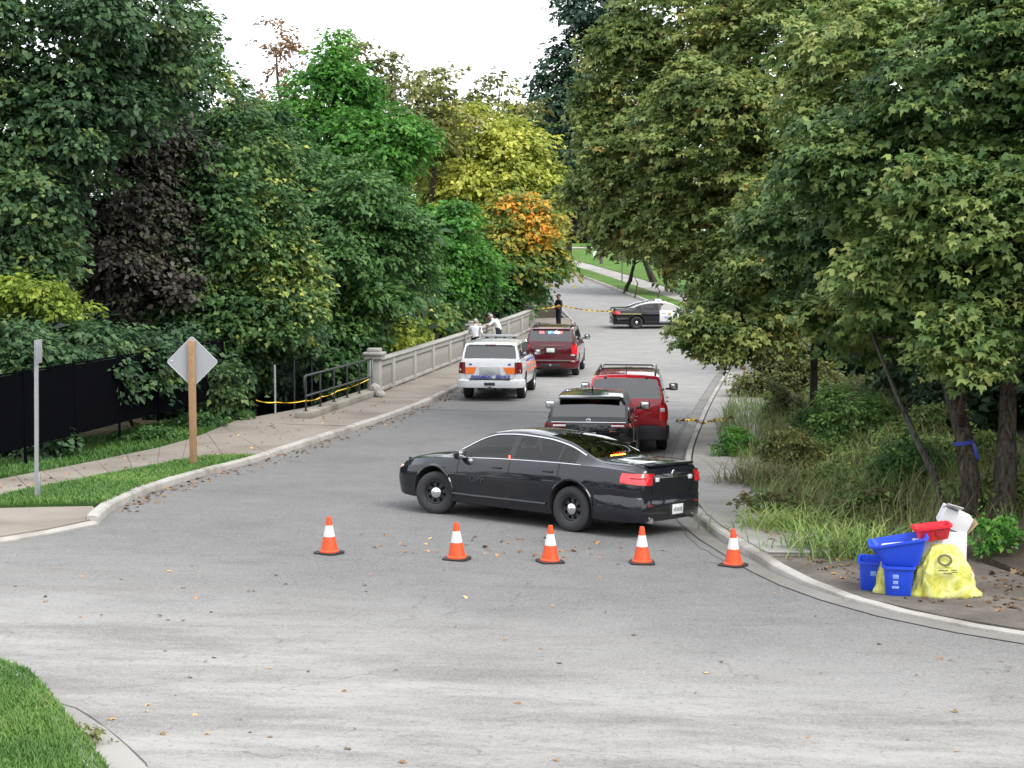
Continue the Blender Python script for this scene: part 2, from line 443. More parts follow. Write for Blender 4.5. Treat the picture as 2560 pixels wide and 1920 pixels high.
# ---------------- kerbs: laid stones, each its own piece
def kerb_line(name, line, side, width=.17, h=.13, seglen=3, drop=None, mat=None, gutter=0):
    """side +1: the kerb lies to the right of travel"""
    root = empty(name); tag(root, kind='structure')
    pts = line
    prof = [(0, -.06), (.004, h*.45), (.012, h-.03), (.04, h), (width, h+.004), (width, -.06)]
    i = 0; k = 0
    while i < len(pts)-1:
        seg = pts[i:i+seglen+1]
        if len(seg) < 2: break
        V = []; F = []
        m = len(prof)
        wob = random.uniform(-.006, .006)
        off = [offset(seg, side*q[0]) for q in prof]
        for s_ in range(len(seg)):
            t = s_/(len(seg)-1)
            for q in range(m):
                p = off[q][s_].copy()
                if s_ == 0: p = p+(off[q][1]-p).normalized()*.014
                if s_ == len(seg)-1: p = p+(off[q][s_-1]-p).normalized()*.014
                hh = prof[q][1]
                if drop is not None and hh > 0: hh *= drop(p)
                V.append((p.x, p.y, H(p.x, p.y)+hh+(wob if prof[q][1] > 0 else 0)))
        for s_ in range(len(seg)-1):
            for q in range(m-1):
                f = [s_*m+q, s_*m+q+1, (s_+1)*m+q+1, (s_+1)*m+q]
                F.append(f if side > 0 else f[::-1])
        F.append(list(range(m))); F.append([(len(seg)-1)*m+q for q in range(m)][::-1])
        link('kerb_stone', pymesh('kerb_stone', V, F, 30), mat or M['kerb'], root)
        i += seglen; k += 1
    if gutter:
        a_ = offset(pts, -side*gutter); V = []; F = []
        for p, q in zip(pts, a_):
            V.append((p.x, p.y, H(p.x, p.y)+.009)); V.append((q.x, q.y, H(q.x, q.y)+.006))
        for s_ in range(len(pts)-1):
            f = [2*s_, 2*s_+1, 2*s_+3, 2*s_+2]; F.append(f if side < 0 else f[::-1])
        link('gutter', pymesh('gutter', V, F, 60), M['gutter'], root)
    return root
M['gutter'] = plain('gutter_concrete', (.165, .157, .147), .93, var=.3, scale=1.6, bump=.4, bscale=35, dirt=(.10, .092, .083))
kerb_line('kerb_left', kl, 1)
kerb_line('kerb_left_corner', resample(corner_l, 1.0), 1, h=.06)
kr_main = kr
ramp_pt = gp(2250, 1530)
kerb_line('kerb_right', kr, -1, width=.15, gutter=.3, drop=lambda p: .35+.65*sstep(17.5, 22.5, p.y))

# ---------------- sidewalks made of slabs
def slabs(name, la, lb, dz, mat, gap=.012, length=1.5, thick=.10, y0=None, y1=None, parent=None):
    """la, lb: matching edge lines (lists of points)"""
    root = parent or empty(name)
    if not parent: tag(root, kind='structure')
    n = len(la)
    for i in range(n-1):
        a, b, c, d = la[i], la[i+1], lb[i+1], lb[i]
        ce = (a+b+c+d)/4
        if y0 is not None and not (y0 <= ce.y <= y1): continue
        q = []
        for p in (a, b, c, d):
            v = (p-ce); L_ = v.length; q.append(ce+v*(1-gap*1.4/L_))
        wob = random.uniform(-.004, .004)
        V = []
        for p in q: V.append((p.x, p.y, H(p.x, p.y)+dz+wob))
        bv = [ (ce+(p-ce)*.992) for p in q]
        V = [(p.x, p.y, H(p.x, p.y)+dz+wob-.008) for p in q]+[(p.x, p.y, H(p.x, p.y)+dz+wob) for p in bv]+[(p.x, p.y, H(p.x, p.y)+dz-thick) for p in q]
        F = [[4, 5, 6, 7]]+[[k, (k+1) % 4, 4+(k+1) % 4, 4+k] for k in range(4)]+[[8+k, 8+(k+1) % 4, (k+1) % 4, k] for k in range(4)]
        link('slab', pymesh('slab', V, F, 20), mat, root)
    return root
def split(line, ya, yb):
    return [p for p in line if ya <= p.y <= yb]
bl = [p for p in resample(LKW, 1.6) if 39.5 < p.y < 92]           # bridge walk, left
slabs('sidewalk_bridge', offset(bl, .17), offset(bl, 2.35), .125, M['walk'])
# bedding under the slabs (dark joints)
def strip(name, la, lb, dz, mat, kind='structure'):
    V = []; F = []
    for p, q in zip(la, lb): V += [(p.x, p.y, H(p.x, p.y)+dz), (q.x, q.y, H(q.x, q.y)+dz)]
    for i in range(len(la)-1): F.append([2*i, 2*i+1, 2*i+3, 2*i+2])
    o = link(name, pymesh(name, V, F, 60), mat); tag(o, kind=kind); return o
strip('sidewalk_bedding', offset(bl, .17), offset(bl, 2.6), .10, M['dirt'])
br = [p for p in resample(RKW, 1.5) if 20.3 < p.y < 92]
slabs('sidewalk_right', offset(br, -.17), offset(br, -1.75), .125, M['walk_r'])
strip('sidewalk_bedding', offset(br, -2.9), offset(br, -.17), .105, M['dirt'])
# bridge edge beams (thickness of the deck)
eb = MB()
for line, s_ in ((offset(bl, 2.3), 1), (offset([p for p in br if 46 < p.y < 88], -1.75), -1)):
    line = [p for p in line if 45 < p.y < 88]
    o2 = offset(line, s_*.45)
    V = []; F = []
    for p, q in zip(line, o2):
        z = H(p.x, p.y); V += [(p.x, p.y, z+.10), (q.x, q.y, z+.10), (q.x, q.y, z-.9), (p.x, p.y, z-.9)]
    for i in range(len(line)-1):
        for k in range(4):
            F.append([4*i+k, 4*i+(k+1) % 4, 4*i+4+(k+1) % 4, 4*i+4+k])
    eb.add(V, F)
tag(eb.build('bridge_deck_edge', M['old_conc']), kind='structure')

# left path behind the verge
pu = [gp(-400, 1290), gp(-150, 1247), gp(0, 1214), gp(150, 1184), gp(300, 1152), gp(434, 1122), gp(520, 1092), gp(603, 1058), gp(690, 1049)]
pl_ = [gp(-400, 1330), gp(-150, 1285), gp(0, 1254), gp(150, 1224), gp(300, 1193), gp(434, 1166), gp(520, 1152), gp(640, 1149), gp(760, 1112)]
ru = resample([xy(p) for p in pu], 1.5); rl = resample([xy(p) for p in pl_], 1.5)
nn = min(len(ru), len(rl))
ru = [Vector(ru[0]).lerp(ru[-1], 0)] and ru
def evenly(line, n):
    L_ = [0]
    for a, b in zip(line, line[1:]): L_.append(L_[-1]+(b-a).length)
    out = []
    for k in range(n):
        s_ = L_[-1]*k/(n-1); i = 0
        while i < len(L_)-2 and L_[i+1] < s_: i += 1
        t = (s_-L_[i])/max(1e-6, L_[i+1]-L_[i]); out.append(line[i].lerp(line[i+1], min(1, max(0, t))))
    return out
fine_u = resample([xy(p) for p in pu], .2); fine_l = resample([xy(p) for p in pl_], .2)
slabs('sidewalk_left', evenly(fine_u, 15), evenly(fine_l, 15), .124, M['walk'])
P_ = lambda *a: [xy(gp(*p)) for p in a]
sheet('sidewalk_bed_left', [xy(p) for p in fine_u[::6]]+P_((850, 1012), (880, 1000), (1000, 1028), (960, 1046), (812, 1094), (700, 1132))+[xy(p) for p in fine_l[::6]][::-1], .108, M['walk'], .8)
# corner pad of the left side
sheet('corner_pad', P_((-500, 1290), (0, 1281), (232, 1277), (243, 1290), (238, 1309), (120, 1334), (0, 1354), (-350, 1394)), .075, M['walk'], .5)
# grass verge between path and kerb, and behind the path up to the fence
verge = P_((640, 1151), (520, 1154), (434, 1168), (300, 1196), (150, 1227), (0, 1257), (-300, 1310), (-300, 1290), (0, 1282), (233, 1276), (262, 1276), (330, 1244), (430, 1208), (520, 1182))
sheet('grass_verge', verge, .115, M['turf'], .5)
back = [xy(p) for p in fine_u[::6]][:-1]+P_((640, 1043), (560, 1036), (430, 1062), (300, 1090), (150, 1122), (0, 1155), (-300, 1215))
sheet('grass_strip', back, .112, M['turf'], .6)
# near left lawn corner with its kerb
near_k = [xy(gp(*p)) for p in [(-300, 1640), (0, 1678), (75, 1706), (118, 1752), (175, 1825), (245, 1918), (330, 2040), (420, 2200)]]
kerb_line('kerb_near', resample(near_k, .7), 1, width=.13, h=.10, seglen=3)
nl = resample(near_k, .35)
lawn_near = [xy(p) for p in offset(nl, .12)]+P_((100, 2300), (-600, 2300), (-600, 1700))
sheet('grass_corner', lawn_near, .09, M['turf'], .3)
ap = P_((120, 1752), (180, 1772), (262, 1820), (318, 1868), (372, 1925), (430, 2040), (330, 2040), (245, 1918), (175, 1825))
sheet('gutter_apron', ap, .006, M['walk_r'], .3, skirt=0)
# right: worn apron with leaf litter where the bins stand, and the bank behind the sidewalk
ro = offset(br, -1.75)
apr = [xy(p) for p in offset([p for p in kr if 9 < p.y < 21.5], -.17)]
sheet('apron_right', P_((1800, 1330), (1875, 1383), (1985, 1444), (2160, 1506), (2360, 1553), (2570, 1588), (3000, 1640), (3000, 1560), (2640, 1480), (2400, 1400), (2040, 1372), (1905, 1322)), .06, M['apron'], .6, skirt=.1)
def bank_h(x, y):
    xr = xat(kr, y)+1.8 if y > 21 else xat(kr, 21)+1.8+(21-y)*1.2
    return G(x, y)+.12+.75*sstep(.2, 4.5, x-xr)
bank = [xy(p) for p in offset([p for p in br if 21 < p.y < 62], -1.72)]+P_((1905, 1318), (2040, 1368), (2400, 1396), (2640, 1470), (3000, 1540))+[(22, 20), (30, 40), (26, 62)]
sheet('bank_right', bank, .02, M['dirt'], 1.0, skirt=.15, hf=bank_h)
# far bank: lawns, walk and drive past the bridge
fk = [p for p in resample(RKW, 2.0) if 97 < p.y < 188]
strip('grass_far', offset(fk, -2.0), offset(fk, -.17), .12, M['lawn_far'])
slabs('sidewalk_far', offset(fk, -3.9), offset(fk, -2.0), .125, M['walk_r'])
strip('lawn_far', offset(fk, -40), offset(fk, -3.95), .14, M['lawn_far'])
dv = [Vector((-14, 176, 0)), Vector((4, 176, 0)), Vector((16, 178, 0)), Vector((40, 182, 0))]
strip('driveway_far', offset(dv, 1.4), offset(dv, -1.4), .20, M['kerb'])
# bridge joint and cracks in the asphalt
def seam(name, px, wd, mat):
    pts = [gp(*p) for p in px]; line = resample([xy(p) for p in pts], .35)
    for p in line: p.x += random.uniform(-.03, .03); p.y += random.uniform(-.03, .03)
    strip(name, offset(line, wd/2), offset(line, -wd/2), .005, mat)
M['tar2'] = plain('crack_fill', (.085, .08, .075), .9, var=.4, scale=8)
M['tar'] = plain('tar_seam', (.045, .043, .042), .8, var=.4, scale=8)
seam('asphalt_joint', [(1010, 1022), (1120, 1026), (1250, 1029), (1380, 1031)], .07, M['tar'])
seam('asphalt_joint', [(1665, 1046), (1760, 1044)], .06, M['tar'])
seam('asphalt_joint', [(122, 1750), (182, 1770), (264, 1818), (320, 1866), (376, 1925)], .012, M['tar2'])
strip('gutter_joint', [p for p in offset(kr, .315) if 10 < p.y < 60], [p for p in offset(kr, .295) if 10 < p.y < 60][:len([p for p in offset(kr, .315) if 10 < p.y < 60])], .0085, M['tar'])
seam('asphalt_joint', [(1690, 1300), (1740, 1360), (1830, 1415)], .02, M['tar2'])
seam('asphalt_joint', [(1650, 1165), (1672, 1120), (1712, 1060), (1722, 1035)], .03, M['tar'])

# ================================================================ BRIDGE RAILING
def rail_pt(s_):   # along the outer edge of the left sidewalk
    i = min(len(RL)-2, max(0, int(s_/.5))); t = s_/.5-i
    p = RL[i].lerp(RL[i+1], t); return Vector((p.x, p.y, H(p.x, p.y)+.125))
bl_f = [p for p in resample(LKW, .5)][::-1]
RL = offset([p for p in bl_f if 30 < p.y < 95], -2.12)
yy0 = gp(944, 986, .125).y; yy1 = 84.0
i0 = min(range(len(RL)), key=lambda i: abs(RL[i].y-yy0)); RL = RL[i0:]
i1 = min(range(len(RL)), key=lambda i: abs(RL[i].y-yy1)); RL = RL[:i1+1]
RLEN = (len(RL)-1)*.5
def frame_at(p, q):
    d = (q-p); d.z = 0; d.normalize()
    return math.atan2(d.y, d.x)
def pillar(s_, label):
    p = rail_pt(s_); rz = frame_at(rail_pt(max(0, s_-.5)), rail_pt(min(RLEN, s_+.5)))
    r = empty('railing_pillar', p, rz); tag(r, label, 'pillar', 'railing pillars')
    MB().box((0, 0, .55), (.40, .40, 1.16), bev=.02).build('shaft', M['rail_conc'], r)
    MB().box((0, 0, .08), (.50, .50, .20), bev=.02).build('base', M['rail_conc'], r)
    MB().box((0, 0, 1.20), (.56, .56, .14), bev=.03).box((0, 0, 1.31), (.66, .66, .10), bev=.03).build('cap', M['rail_conc'], r)
    MB().box((0, 0, 1.42), (.42, .42, .13), bev=.035).build('cap_top', M['rail_conc'], r)
    return r
pil_s = [0, RLEN*.56, RLEN]
pillar(0, 'stepped concrete end pillar of the bridge railing beside the black handrail')
pillar(RLEN*.56, 'stepped concrete pillar in the middle of the bridge railing behind the white-shirted people')
pillar(RLEN, 'stepped concrete end pillar of the bridge railing beside the officer in dark uniform')
bal = MB().box((0, 0, .5), (.055, .09, .70), bev=.008); bal_me = pymesh('baluster', bal.v, bal.f); bal_me.materials.append(M['rail_conc'])
sec_names = ['short', 'second']
def rail_section(sa, sb, label, k):
    a, b_ = rail_pt(sa), rail_pt(sb); rz = frame_at(a, b_); L_ = (Vector((b_.x-a.x, b_.y-a.y))).length
    r = empty('railing_panel', a, rz); r.rotation_euler = (0, -math.atan2(b_.z-a.z, L_), rz); tag(r, label, 'railing', 'bridge railing panels')
    MB().box((L_/2, 0, .10), (L_-.02, .22, .12), bev=.01).build('bottom_rail', M['rail_conc'], r)
    MB().box((L_/2, 0, .955), (L_-.02, .22, .19), bev=.015).box((L_/2, 0, 1.085), (L_, .34, .075), bev=.02).build('top_rail', M['rail_conc'], r)
    for xx in (.09, L_-.09): MB().box((xx, 0, .52), (.17, .26, 1.02), bev=.012).build('post', M['rail_conc'], r)
    MB().box((L_/2, .05, .5), (L_-.3, .03, .72)).build('back_web', M['rail_conc'], r)
    n = int((L_-.36)/.15)
    for i in range(n):
        x = .24+(L_-.48)*i/(n-1)
        c = link('baluster', bal_me, None, r); c.location = (x, -.02, 0)
    return r
bounds = [.22, 2.35]; s_ = 2.35
lab = ['short balustrade panel of the bridge railing against the near end pillar']
nums = ['second', 'third', 'fourth', 'fifth', 'sixth', 'seventh', 'eighth', 'ninth', 'tenth', 'eleventh']
while True:
    s_ = s_+3.55
    if s_ > RLEN-1.5: break
    bounds.append(s_)
bounds.append(RLEN-.22)
for i in range(len(bounds)-1):
    l_ = lab[0] if i == 0 else '%s balustrade panel of the concrete bridge railing counted from the black handrail' % nums[i-1]
    rail_section(bounds[i]+.01, bounds[i+1]-.01, l_, i)

# right railing of the bridge, mostly behind leaves
RR_ = offset([p for p in resample(RKW, .5)][::-1], 2.0)
RR_ = [p for p in RR_ if 63 < p.y < 84]
if len(RR_) > 12:
    for i, k in enumerate(range(0, len(RR_)-8, 8)):
        a, b_ = RR_[k], RR_[k+8]; a = Vector((a.x, a.y, H(a.x, a.y)+.12)); b_ = Vector((b_.x, b_.y, H(b_.x, b_.y)+.12))
        L_ = (b_-a).length; rz = frame_at(a, b_)
        r = empty('railing_panel', a, rz); tag(r, '%s concrete railing panel behind the maple leaves, counted from the end by the sidewalk' % (['first', 'second', 'third', 'fourth', 'fifth', 'sixth'][i]), 'railing', 'far side railing panels')
        MB().box((L_/2, 0, .10), (L_-.03, .22, .12), bev=.01).build('bottom_rail', M['rail_conc'], r)
        MB().box((L_/2, 0, 1.0), (L_-.03, .28, .20), bev=.02).build('top_rail', M['rail_conc'], r)
        MB().box((.1, 0, .53), (.17, .24, .76), bev=.01).build('post', M['rail_conc'], r)
        for q in range(18):
            c = link('baluster', bal_me, None, r); c.location = (.28+(L_-.4)*q/17, 0, 0)

# low concrete base with the black handrail
ha = gp(758, 1047, .12); hb = rail_pt(0)
hd = (hb-ha); hl = Vector((hd.x, hd.y)).length-.2; hrz = math.atan2(hd.y, hd.x)
w0 = empty('plinth_wall', ha, hrz); tag(w0, 'low pale concrete plinth carrying the black handrail beside the sidewalk', 'plinth')
npl = 3
for i in range(npl):
    a = hl*i/npl; b_ = hl*(i+1)/npl
    MB().box(((a+b_)/2, 0, .085), (b_-a-.012, .50, .20), bev=.02).build('block', M['old_conc'], w0)
hr = empty('handrail', ha+Vector((0, 0, .185)), hrz); tag(hr, 'black two-bar steel handrail on the low concrete plinth before the bridge', 'handrail')
for i in range(6):
    x = .25+(hl-.55)*i/5
    MB().box((x, 0, .48), (.05, .05, .97), bev=.006).build('post', M['black_metal'], hr)
    MB().box((x, 0, .008), (.13, .13, .014), bev=.003).build('foot_plate', M['black_metal'], hr)
MB().tube([(.22, 0, .55), (.13, 0, .66), (.12, 0, .85), (.16, 0, .95), (.26, 0, .985), (hl-.2, 0, .985)], .031, 10).build('top_bar', M['black_metal'], hr)
MB().tube([(.20, 0, .42), (hl-.2, 0, .42)], .027, 10).build('middle_bar', M['black_metal'], hr)
for i in range(2):
    MB().box((hl-.05-.32*i, 0, .48), (.10, .05, .95), bev=.01).build('end_plate', M['galv'], hr)
# broken pale stones at the pillar foot
def rock(name, loc, r, mat, label, cat, seed):
    rnd = random.Random(seed); bm = bmesh.new(); bmesh.ops.create_icosphere(bm, subdivisions=2, radius=1)
    for v in bm.verts: v.co = Vector((v.co.x*r[0], v.co.y*r[1], v.co.z*r[2]))*(1+rnd.uniform(-.16, .16))
    me = bpy.data.meshes.new(name); bm.to_mesh(me); bm.free(); smooth(me, 25)
    o = link(name, me, mat, None, loc); tag(o, label, cat); return o
q = gp(941, 989, .12)
rock('stone', q+Vector((0, -.35, .22)), (.17, .13, .22), M['kerb'], 'pale upright stone lump at the foot of the near railing pillar', 'stone', 3)
rock('stone', q+Vector((.16, -.55, .09)), (.16, .14, .12), M['kerb'], 'low pale stone lying on the sidewalk by the near railing pillar', 'stone', 5)

# ================================================================ FENCES
def fence_run(A, B, hgt, label, pl=2.4, mat=None, first=''):
    d = B-A; L_ = Vector((d.x, d.y)).length; n = max(1, round(L_/pl)); rz = math.atan2(d.y, d.x)
    r = empty('screened_fence', A, rz); tag(r, label, 'fence')
    for i in range(n+1):
        MB().tube([(L_*i/n, 0, -.3), (L_*i/n, 0, hgt+.06)], .032, 8).build('post', M['fence_fabric'], r)
    for i in range(n):
        a = L_*i/n+.035; b_ = L_*(i+1)/n-.035; V = []; F = []
        nx_ = 14
        for k in range(nx_+1):
            x = a+(b_-a)*k/nx_; y = .012*math.sin(k*1.9+i)
            V += [(x, y, .04), (x, y*.3+.008*math.sin(k*2.6), hgt*.5), (x, y, hgt-.03)]
        for k in range(nx_):
            for q_ in range(2): F.append([3*k+q_, 3*k+q_+1, 3*k+q_+4, 3*k+q_+3])
        link('fabric_panel', pymesh('fabric_panel', V, F, 60), mat or M['fence_fabric'], r)
    MB().tube([(0, 0, hgt), (L_, 0, hgt)], .022, 8).build('top_bar', M['fence_fabric'], r)
    return r
fA = gp(-250, 1205, .1); fB = gp(560, 1046, .1)
fence_run(fA, fB, 1.6, 'long dark fence with black privacy fabric along the shaded grass strip')
fC = gp(672, 1046, .1)+Vector((0, 1.2, 0)); fD = rail_pt(0)+Vector((-1.6, .6, -.1))
def chain_fence(A, B, hgt, label):
    d = B-A; L_ = Vector((d.x, d.y)).length; rz = math.atan2(d.y, d.x)
    r = empty('chain_link_fence', A, rz); tag(r, label, 'fence')
    n = 3
    for i in range(n+1): MB().tube([(L_*i/n, 0, -.6), (L_*i/n, 0, hgt+.05)], .03, 8).build('post', M['galv'] if i == 0 else M['black_metal'], r)
    MB().tube([(0, 0, hgt), (L_, 0, hgt)], .02, 8).build('top_bar', M['fence_fabric'], r)
    mb = MB(); st = .075; nxx = int(L_/st); nz = int(hgt/st)
    for i in range(-nz, nxx):
        for sg in (1, -1):
            x0 = i*st if sg > 0 else i*st+nz*st; pts = []
            a_ = (x0, 0.0); b_ = (x0+sg*nz*st, nz*st)
            (xa, za), (xb, zb) = (a_, b_)
            if xa > xb: xa, za, xb, zb = xb, zb, xa, za
            if xb <= 0 or xa >= L_: continue
            if xa < 0: za = za+(zb-za)*(0-xa)/(xb-xa); xa = 0
            if xb > L_: zb = za+(zb-za)*(L_-xa)/(xb-xa); xb = L_
            mb.tube([(xa, .004*sg, za+.02), (xb, .004*sg, zb+.02)], .0028, 3, cap=False)
    mb.build('wire_mesh', M['fence_fabric'], r)
    return r
chain_fence(fC, fD, 1.35, 'chain link fence with black mesh behind the black handrail')
# ================================================================ VEHICLES
def pchip(xk, yk, x):
    xk = np.asarray(xk, float); yk = np.asarray(yk, float); h = np.diff(xk); d = np.diff(yk)/h
    m = np.zeros(len(xk)); m[0] = d[0]; m[-1] = d[-1]
    for i in range(1, len(xk)-1):
        if d[i-1]*d[i] > 0:
            w1 = 2*h[i]+h[i-1]; w2 = h[i]+2*h[i-1]; m[i] = (w1+w2)/(w1/d[i-1]+w2/d[i])
    i = min(len(h)-1, max(0, int(np.searchsorted(xk, x)-1))); t = (x-xk[i])/h[i]
    return ((1+2*t)*(1-t)**2)*yk[i]+t*(1-t)**2*h[i]*m[i]+t*t*(3-2*t)*yk[i+1]+t*t*(t-1)*h[i]*m[i+1]
def paint(name, col, rough=.28, metal=.0, var=.05, coat=.8, dirt=None, spec=.5):
    return plain(name, col, rough, metal=metal, var=var, scale=2.5, coat=1.0, dirt=dirt, spec=.06, crough=.03)
M['pt_black'] = paint('black_paint', (.008, .009, .014), .34, var=.35, coat=.25, spec=.2, dirt=(.014, .014, .018))
M['pt_black2'] = paint('black_paint_glossy', (.007, .007, .008), .25, var=.3, coat=.4, spec=.3)
M['pt_white'] = paint('white_paint', (.62, .63, .65), .35, var=.03)
M['pt_red'] = paint('red_paint', (.33, .008, .018), .3, var=.1)
M['pt_maroon'] = paint('maroon_paint', (.075, .006, .011), .28, var=.12)
M['lens_red'] = plain('red_lens', (.60, .012, .02), .15, var=.2, scale=30, coat=1)
M['lens_dark'] = plain('dark_red_lens', (.16, .008, .012), .15, var=.2, scale=30, coat=1)
M['lens_clear'] = plain('clear_lens', (.55, .55, .56), .12, var=.15, scale=30, coat=1)
M['lens_amber'] = plain('orange_panel', (.80, .17, .015), .4, var=.05)
M['blue_vinyl'] = plain('blue_vinyl', (.035, .06, .30), .4, var=.1)
M['orange_vinyl'] = plain('orange_vinyl', (.78, .16, .03), .4, var=.1)
M['plate'] = plain('licence_plate', (.60, .62, .62), .4, var=.08, scale=30)
M['plate_dark'] = plain('plate_print', (.05, .07, .12), .5)
M['cladding'] = plain('grey_cladding', (.022, .022, .026), .6, var=.2)
M['ghost'] = plain('ghost_lettering', (.024, .025, .03), .3, var=.1, coat=.5)
M['seat'] = plain('seat_cloth', (.05, .05, .052), .9, var=.3)
M['glass'] = glass('clear_car_glass', trans=.32, base=.05)
M['glass_dark'] = glass('tinted_car_glass', trans=.08, base=.12)
M['rim'] = plain('black_steel_rim', (.02, .021, .024), .4, var=.2)
M['alloy'] = plain('alloy_rim', (.42, .43, .45), .3, metal=.8, var=.1)
M['grime'] = plain('underbody', (.012, .012, .012), .9, var=.4)

def car_loft(T):
    cols = np.array(T, float).T; xk = cols[0]
    def sec(x):
        zb, wr, wm, zbt, wbt, zr, wt, zt = [float(pchip(xk, cols[k], x)) for k in range(1, 9)]
        hb = zbt-zb
        lerp = lambda a, b, t: (a[0]+(b[0]-a[0])*t, a[1]+(b[1]-a[1])*t)
        belt = (wbt, zbt); railp = (wt, zr)
        g0 = lerp(belt, railp, .07); g1 = lerp(belt, railp, .88)
        g0 = (g0[0]-.012, g0[1]); 
        return [(0, zb), (wr*.85, zb), (wr-.02, zb+.03), (wr, zb+.12*hb+.03), (wm-.012, zb+.42*hb), (wm, zb+.62*hb), (wm-.02, zb+.84*hb),
                belt, g0, ((g0[0]+g1[0])/2+.012*min(1, (zr-zbt)*3), (g0[1]+g1[1])/2), g1, railp, (wt*.93, zr+(zt-zr)*.35), (wt*.55, zr+(zt-zr)*.82), (0, zt)]
    return sec
NR = 15
def loose(V, F):
    par = list(range(len(V)))
    def find(a):
        while par[a] != a: par[a] = par[par[a]]; a = par[a]
        return a
    for f in F:
        for v in f[1:]: par[find(v)] = find(f[0])
    gr = {}
    for f in F: gr.setdefault(find(f[0]), []).append(f)
    out = []
    for fs in gr.values():
        vm = {}; V2 = []; F2 = []
        for f in fs:
            g_ = []
            for v in f:
                if v not in vm: vm[v] = len(V2); V2.append(V[v])
                g_.append(vm[v])
            F2.append(g_)
        out.append((V2, F2))
    return out
def split_mesh(me, idmap, root, smooth_ang=32):
    """splits a mesh by material index into child objects: idmap[id] = (name, material, parent or None)"""
    n = len(me.polygons); mi = np.empty(n, int); me.polygons.foreach_get('material_index', mi)
    co = [v.co.copy() for v in me.vertices]; out = {}
    for i in sorted(set(mi.tolist())):
        if i not in idmap: continue
        vm = {}; V = []; F = []
        for p in me.polygons:
            if p.material_index != i: continue
            f = []
            for v in p.vertices:
                if v not in vm: vm[v] = len(V); V.append(co[v])
                f.append(vm[v])
            F.append(f)
        name, mat, par = idmap[i]
        for V2, F2 in (loose(V, F) if i >= 20 else [(V, F)]):
            pm = pymesh(name, V2, F2, smooth_ang); pm.materials.append(mat)
            out[i] = link(name, pm, None, root)
    return out
def wheel_mesh_parts(r, wd, style):
    """meshes about the y axis, outer face towards -y... built for the left side (+y outwards)"""
    rot = Matrix.Rotation(R(-90), 4, 'X')           # z of the lathe -> +y
    rr = r*.60
    ty = MB(); n = 36; h = wd/2
    ty.lathe([(rr, -h*.8), (rr+.03, -h), (r*.90, -h), (r*.985, -h*.80), (r, -h*.5), (r, -h*.17), (r-.012, -h*.13), (r-.012, h*.13), (r, h*.17), (r, h*.5), (r*.985, h*.80), (r*.90, h), (rr+.03, h), (rr, h*.8)], n, rot, close=True)
    rim = MB()
    if style == 'steel':
        rim.lathe([(rr+.004, h*.86), (rr-.02, h*.80), (rr-.035, h*.45), (rr*.78, h*.40)], n, rot, caps=False)
        # disc with eight openings
        k = 8
        for i in range(k):
            a0 = 2*math.pi*i/k; da = 2*math.pi/k*.42
            V = []
            for a, rad in ((a0-da*.6, rr*.80), (a0+da*.6, rr*.80), (a0+da*.9, rr*.42), (a0-da*.9, rr*.42)):
                V.append((rad*math.cos(a), rad*math.sin(a), h*.42)); 
            V += [(x, y, z-.02) for x, y, z in V]
            rim.add(V, [[0, 1, 2, 3], [0, 4, 5, 1], [1, 5, 6, 2], [2, 6, 7, 3], [3, 7, 4, 0]], rot)
        rim.lathe([(rr*.46, h*.36), (rr*.44, h*.50), (rr*.20, h*.52), (0.001, h*.52)], 24, rot)
        rim.lathe([(rr*.98, -h*.3), (0.001, -h*.3)], 24, rot)
    else:
        rim.lathe([(rr+.006, h*.90), (rr-.02, h*.86), (rr-.035, h*.5), (rr*.90, h*.45)], n, rot, caps=False)
        k = 6
        for i in range(k):
            a0 = 2*math.pi*i/k
            V = []
            for a, rad, zz in ((a0-.16, rr*.92, h*.66), (a0+.16, rr*.92, h*.66), (a0+.34, rr*.2, h*.78), (a0-.34, rr*.2, h*.78)):
                V.append((rad*math.cos(a), rad*math.sin(a), zz))
            V += [(x, y, z-.03) for x, y, z in V]
            rim.add(V, [[0, 1, 2, 3], [0, 4, 5, 1], [1, 5, 6, 2], [2, 6, 7, 3], [3, 7, 4, 0]], rot)
        rim.lathe([(rr*.98, -h*.1), (0.001, -h*.1)], 24, rot)
    hub = MB(); hub.lathe([(rr*.42, h*.50), (rr*.40, h*.70), (rr*.24, h*.84), (0.001, h*.88)], 20, rot) if style == 'steel' else hub.lathe([(rr*.20, h*.6), (rr*.19, h*.82), (0.001, h*.86)], 20, rot)
    return ty, rim, hub
def add_wheels(root, axles, track, r, wd, style, steer=0):
    ty, rim, hub = wheel_mesh_parts(r, wd, style)
    tm = pymesh('tyre', ty.v, ty.f, 40); tm.materials.append(M['rubber'])
    rm = pymesh('rim', rim.v, rim.f, 30); rm.materials.append(M['rim'] if style == 'steel' else M['alloy'])
    hm = pymesh('hub_cap', hub.v, hub.f, 30); hm.materials.append(M['chrome'])
    for ai, ax in enumerate(axles):
        for s_ in (1, -1):
            w_ = empty('wheel', (ax, s_*track/2, r), 0, root)
            w_.rotation_euler = (0, random.uniform(0, 1), (math.pi if s_ < 0 else 0)+(steer if ai == 0 else 0))
            link('tyre', tm, None, w_); link('rim', rm, None, w_); link('hub_cap', hm, None, w_)
def text_mesh(s_, size, mat, name='lettering', shear=0, extrude=.002, parent=None, Mx=None, bold=0):
    cu = bpy.data.curves.new('t', 'FONT'); cu.body = s_; cu.size = size; cu.align_x = 'CENTER'; cu.align_y = 'CENTER'; cu.extrude = extrude; cu.shear = shear; cu.offset = bold
    o = bpy.data.objects.new('t', cu); COL.objects.link(o); dg = bpy.context.evaluated_depsgraph_get()
    me = bpy.data.meshes.new_from_object(o.evaluated_get(dg)); bpy.data.objects.remove(o)
    me.materials.clear(); me.materials.append(mat); me.name = name
    if Mx: me.transform(Mx)
    return link(name, me, None, parent)
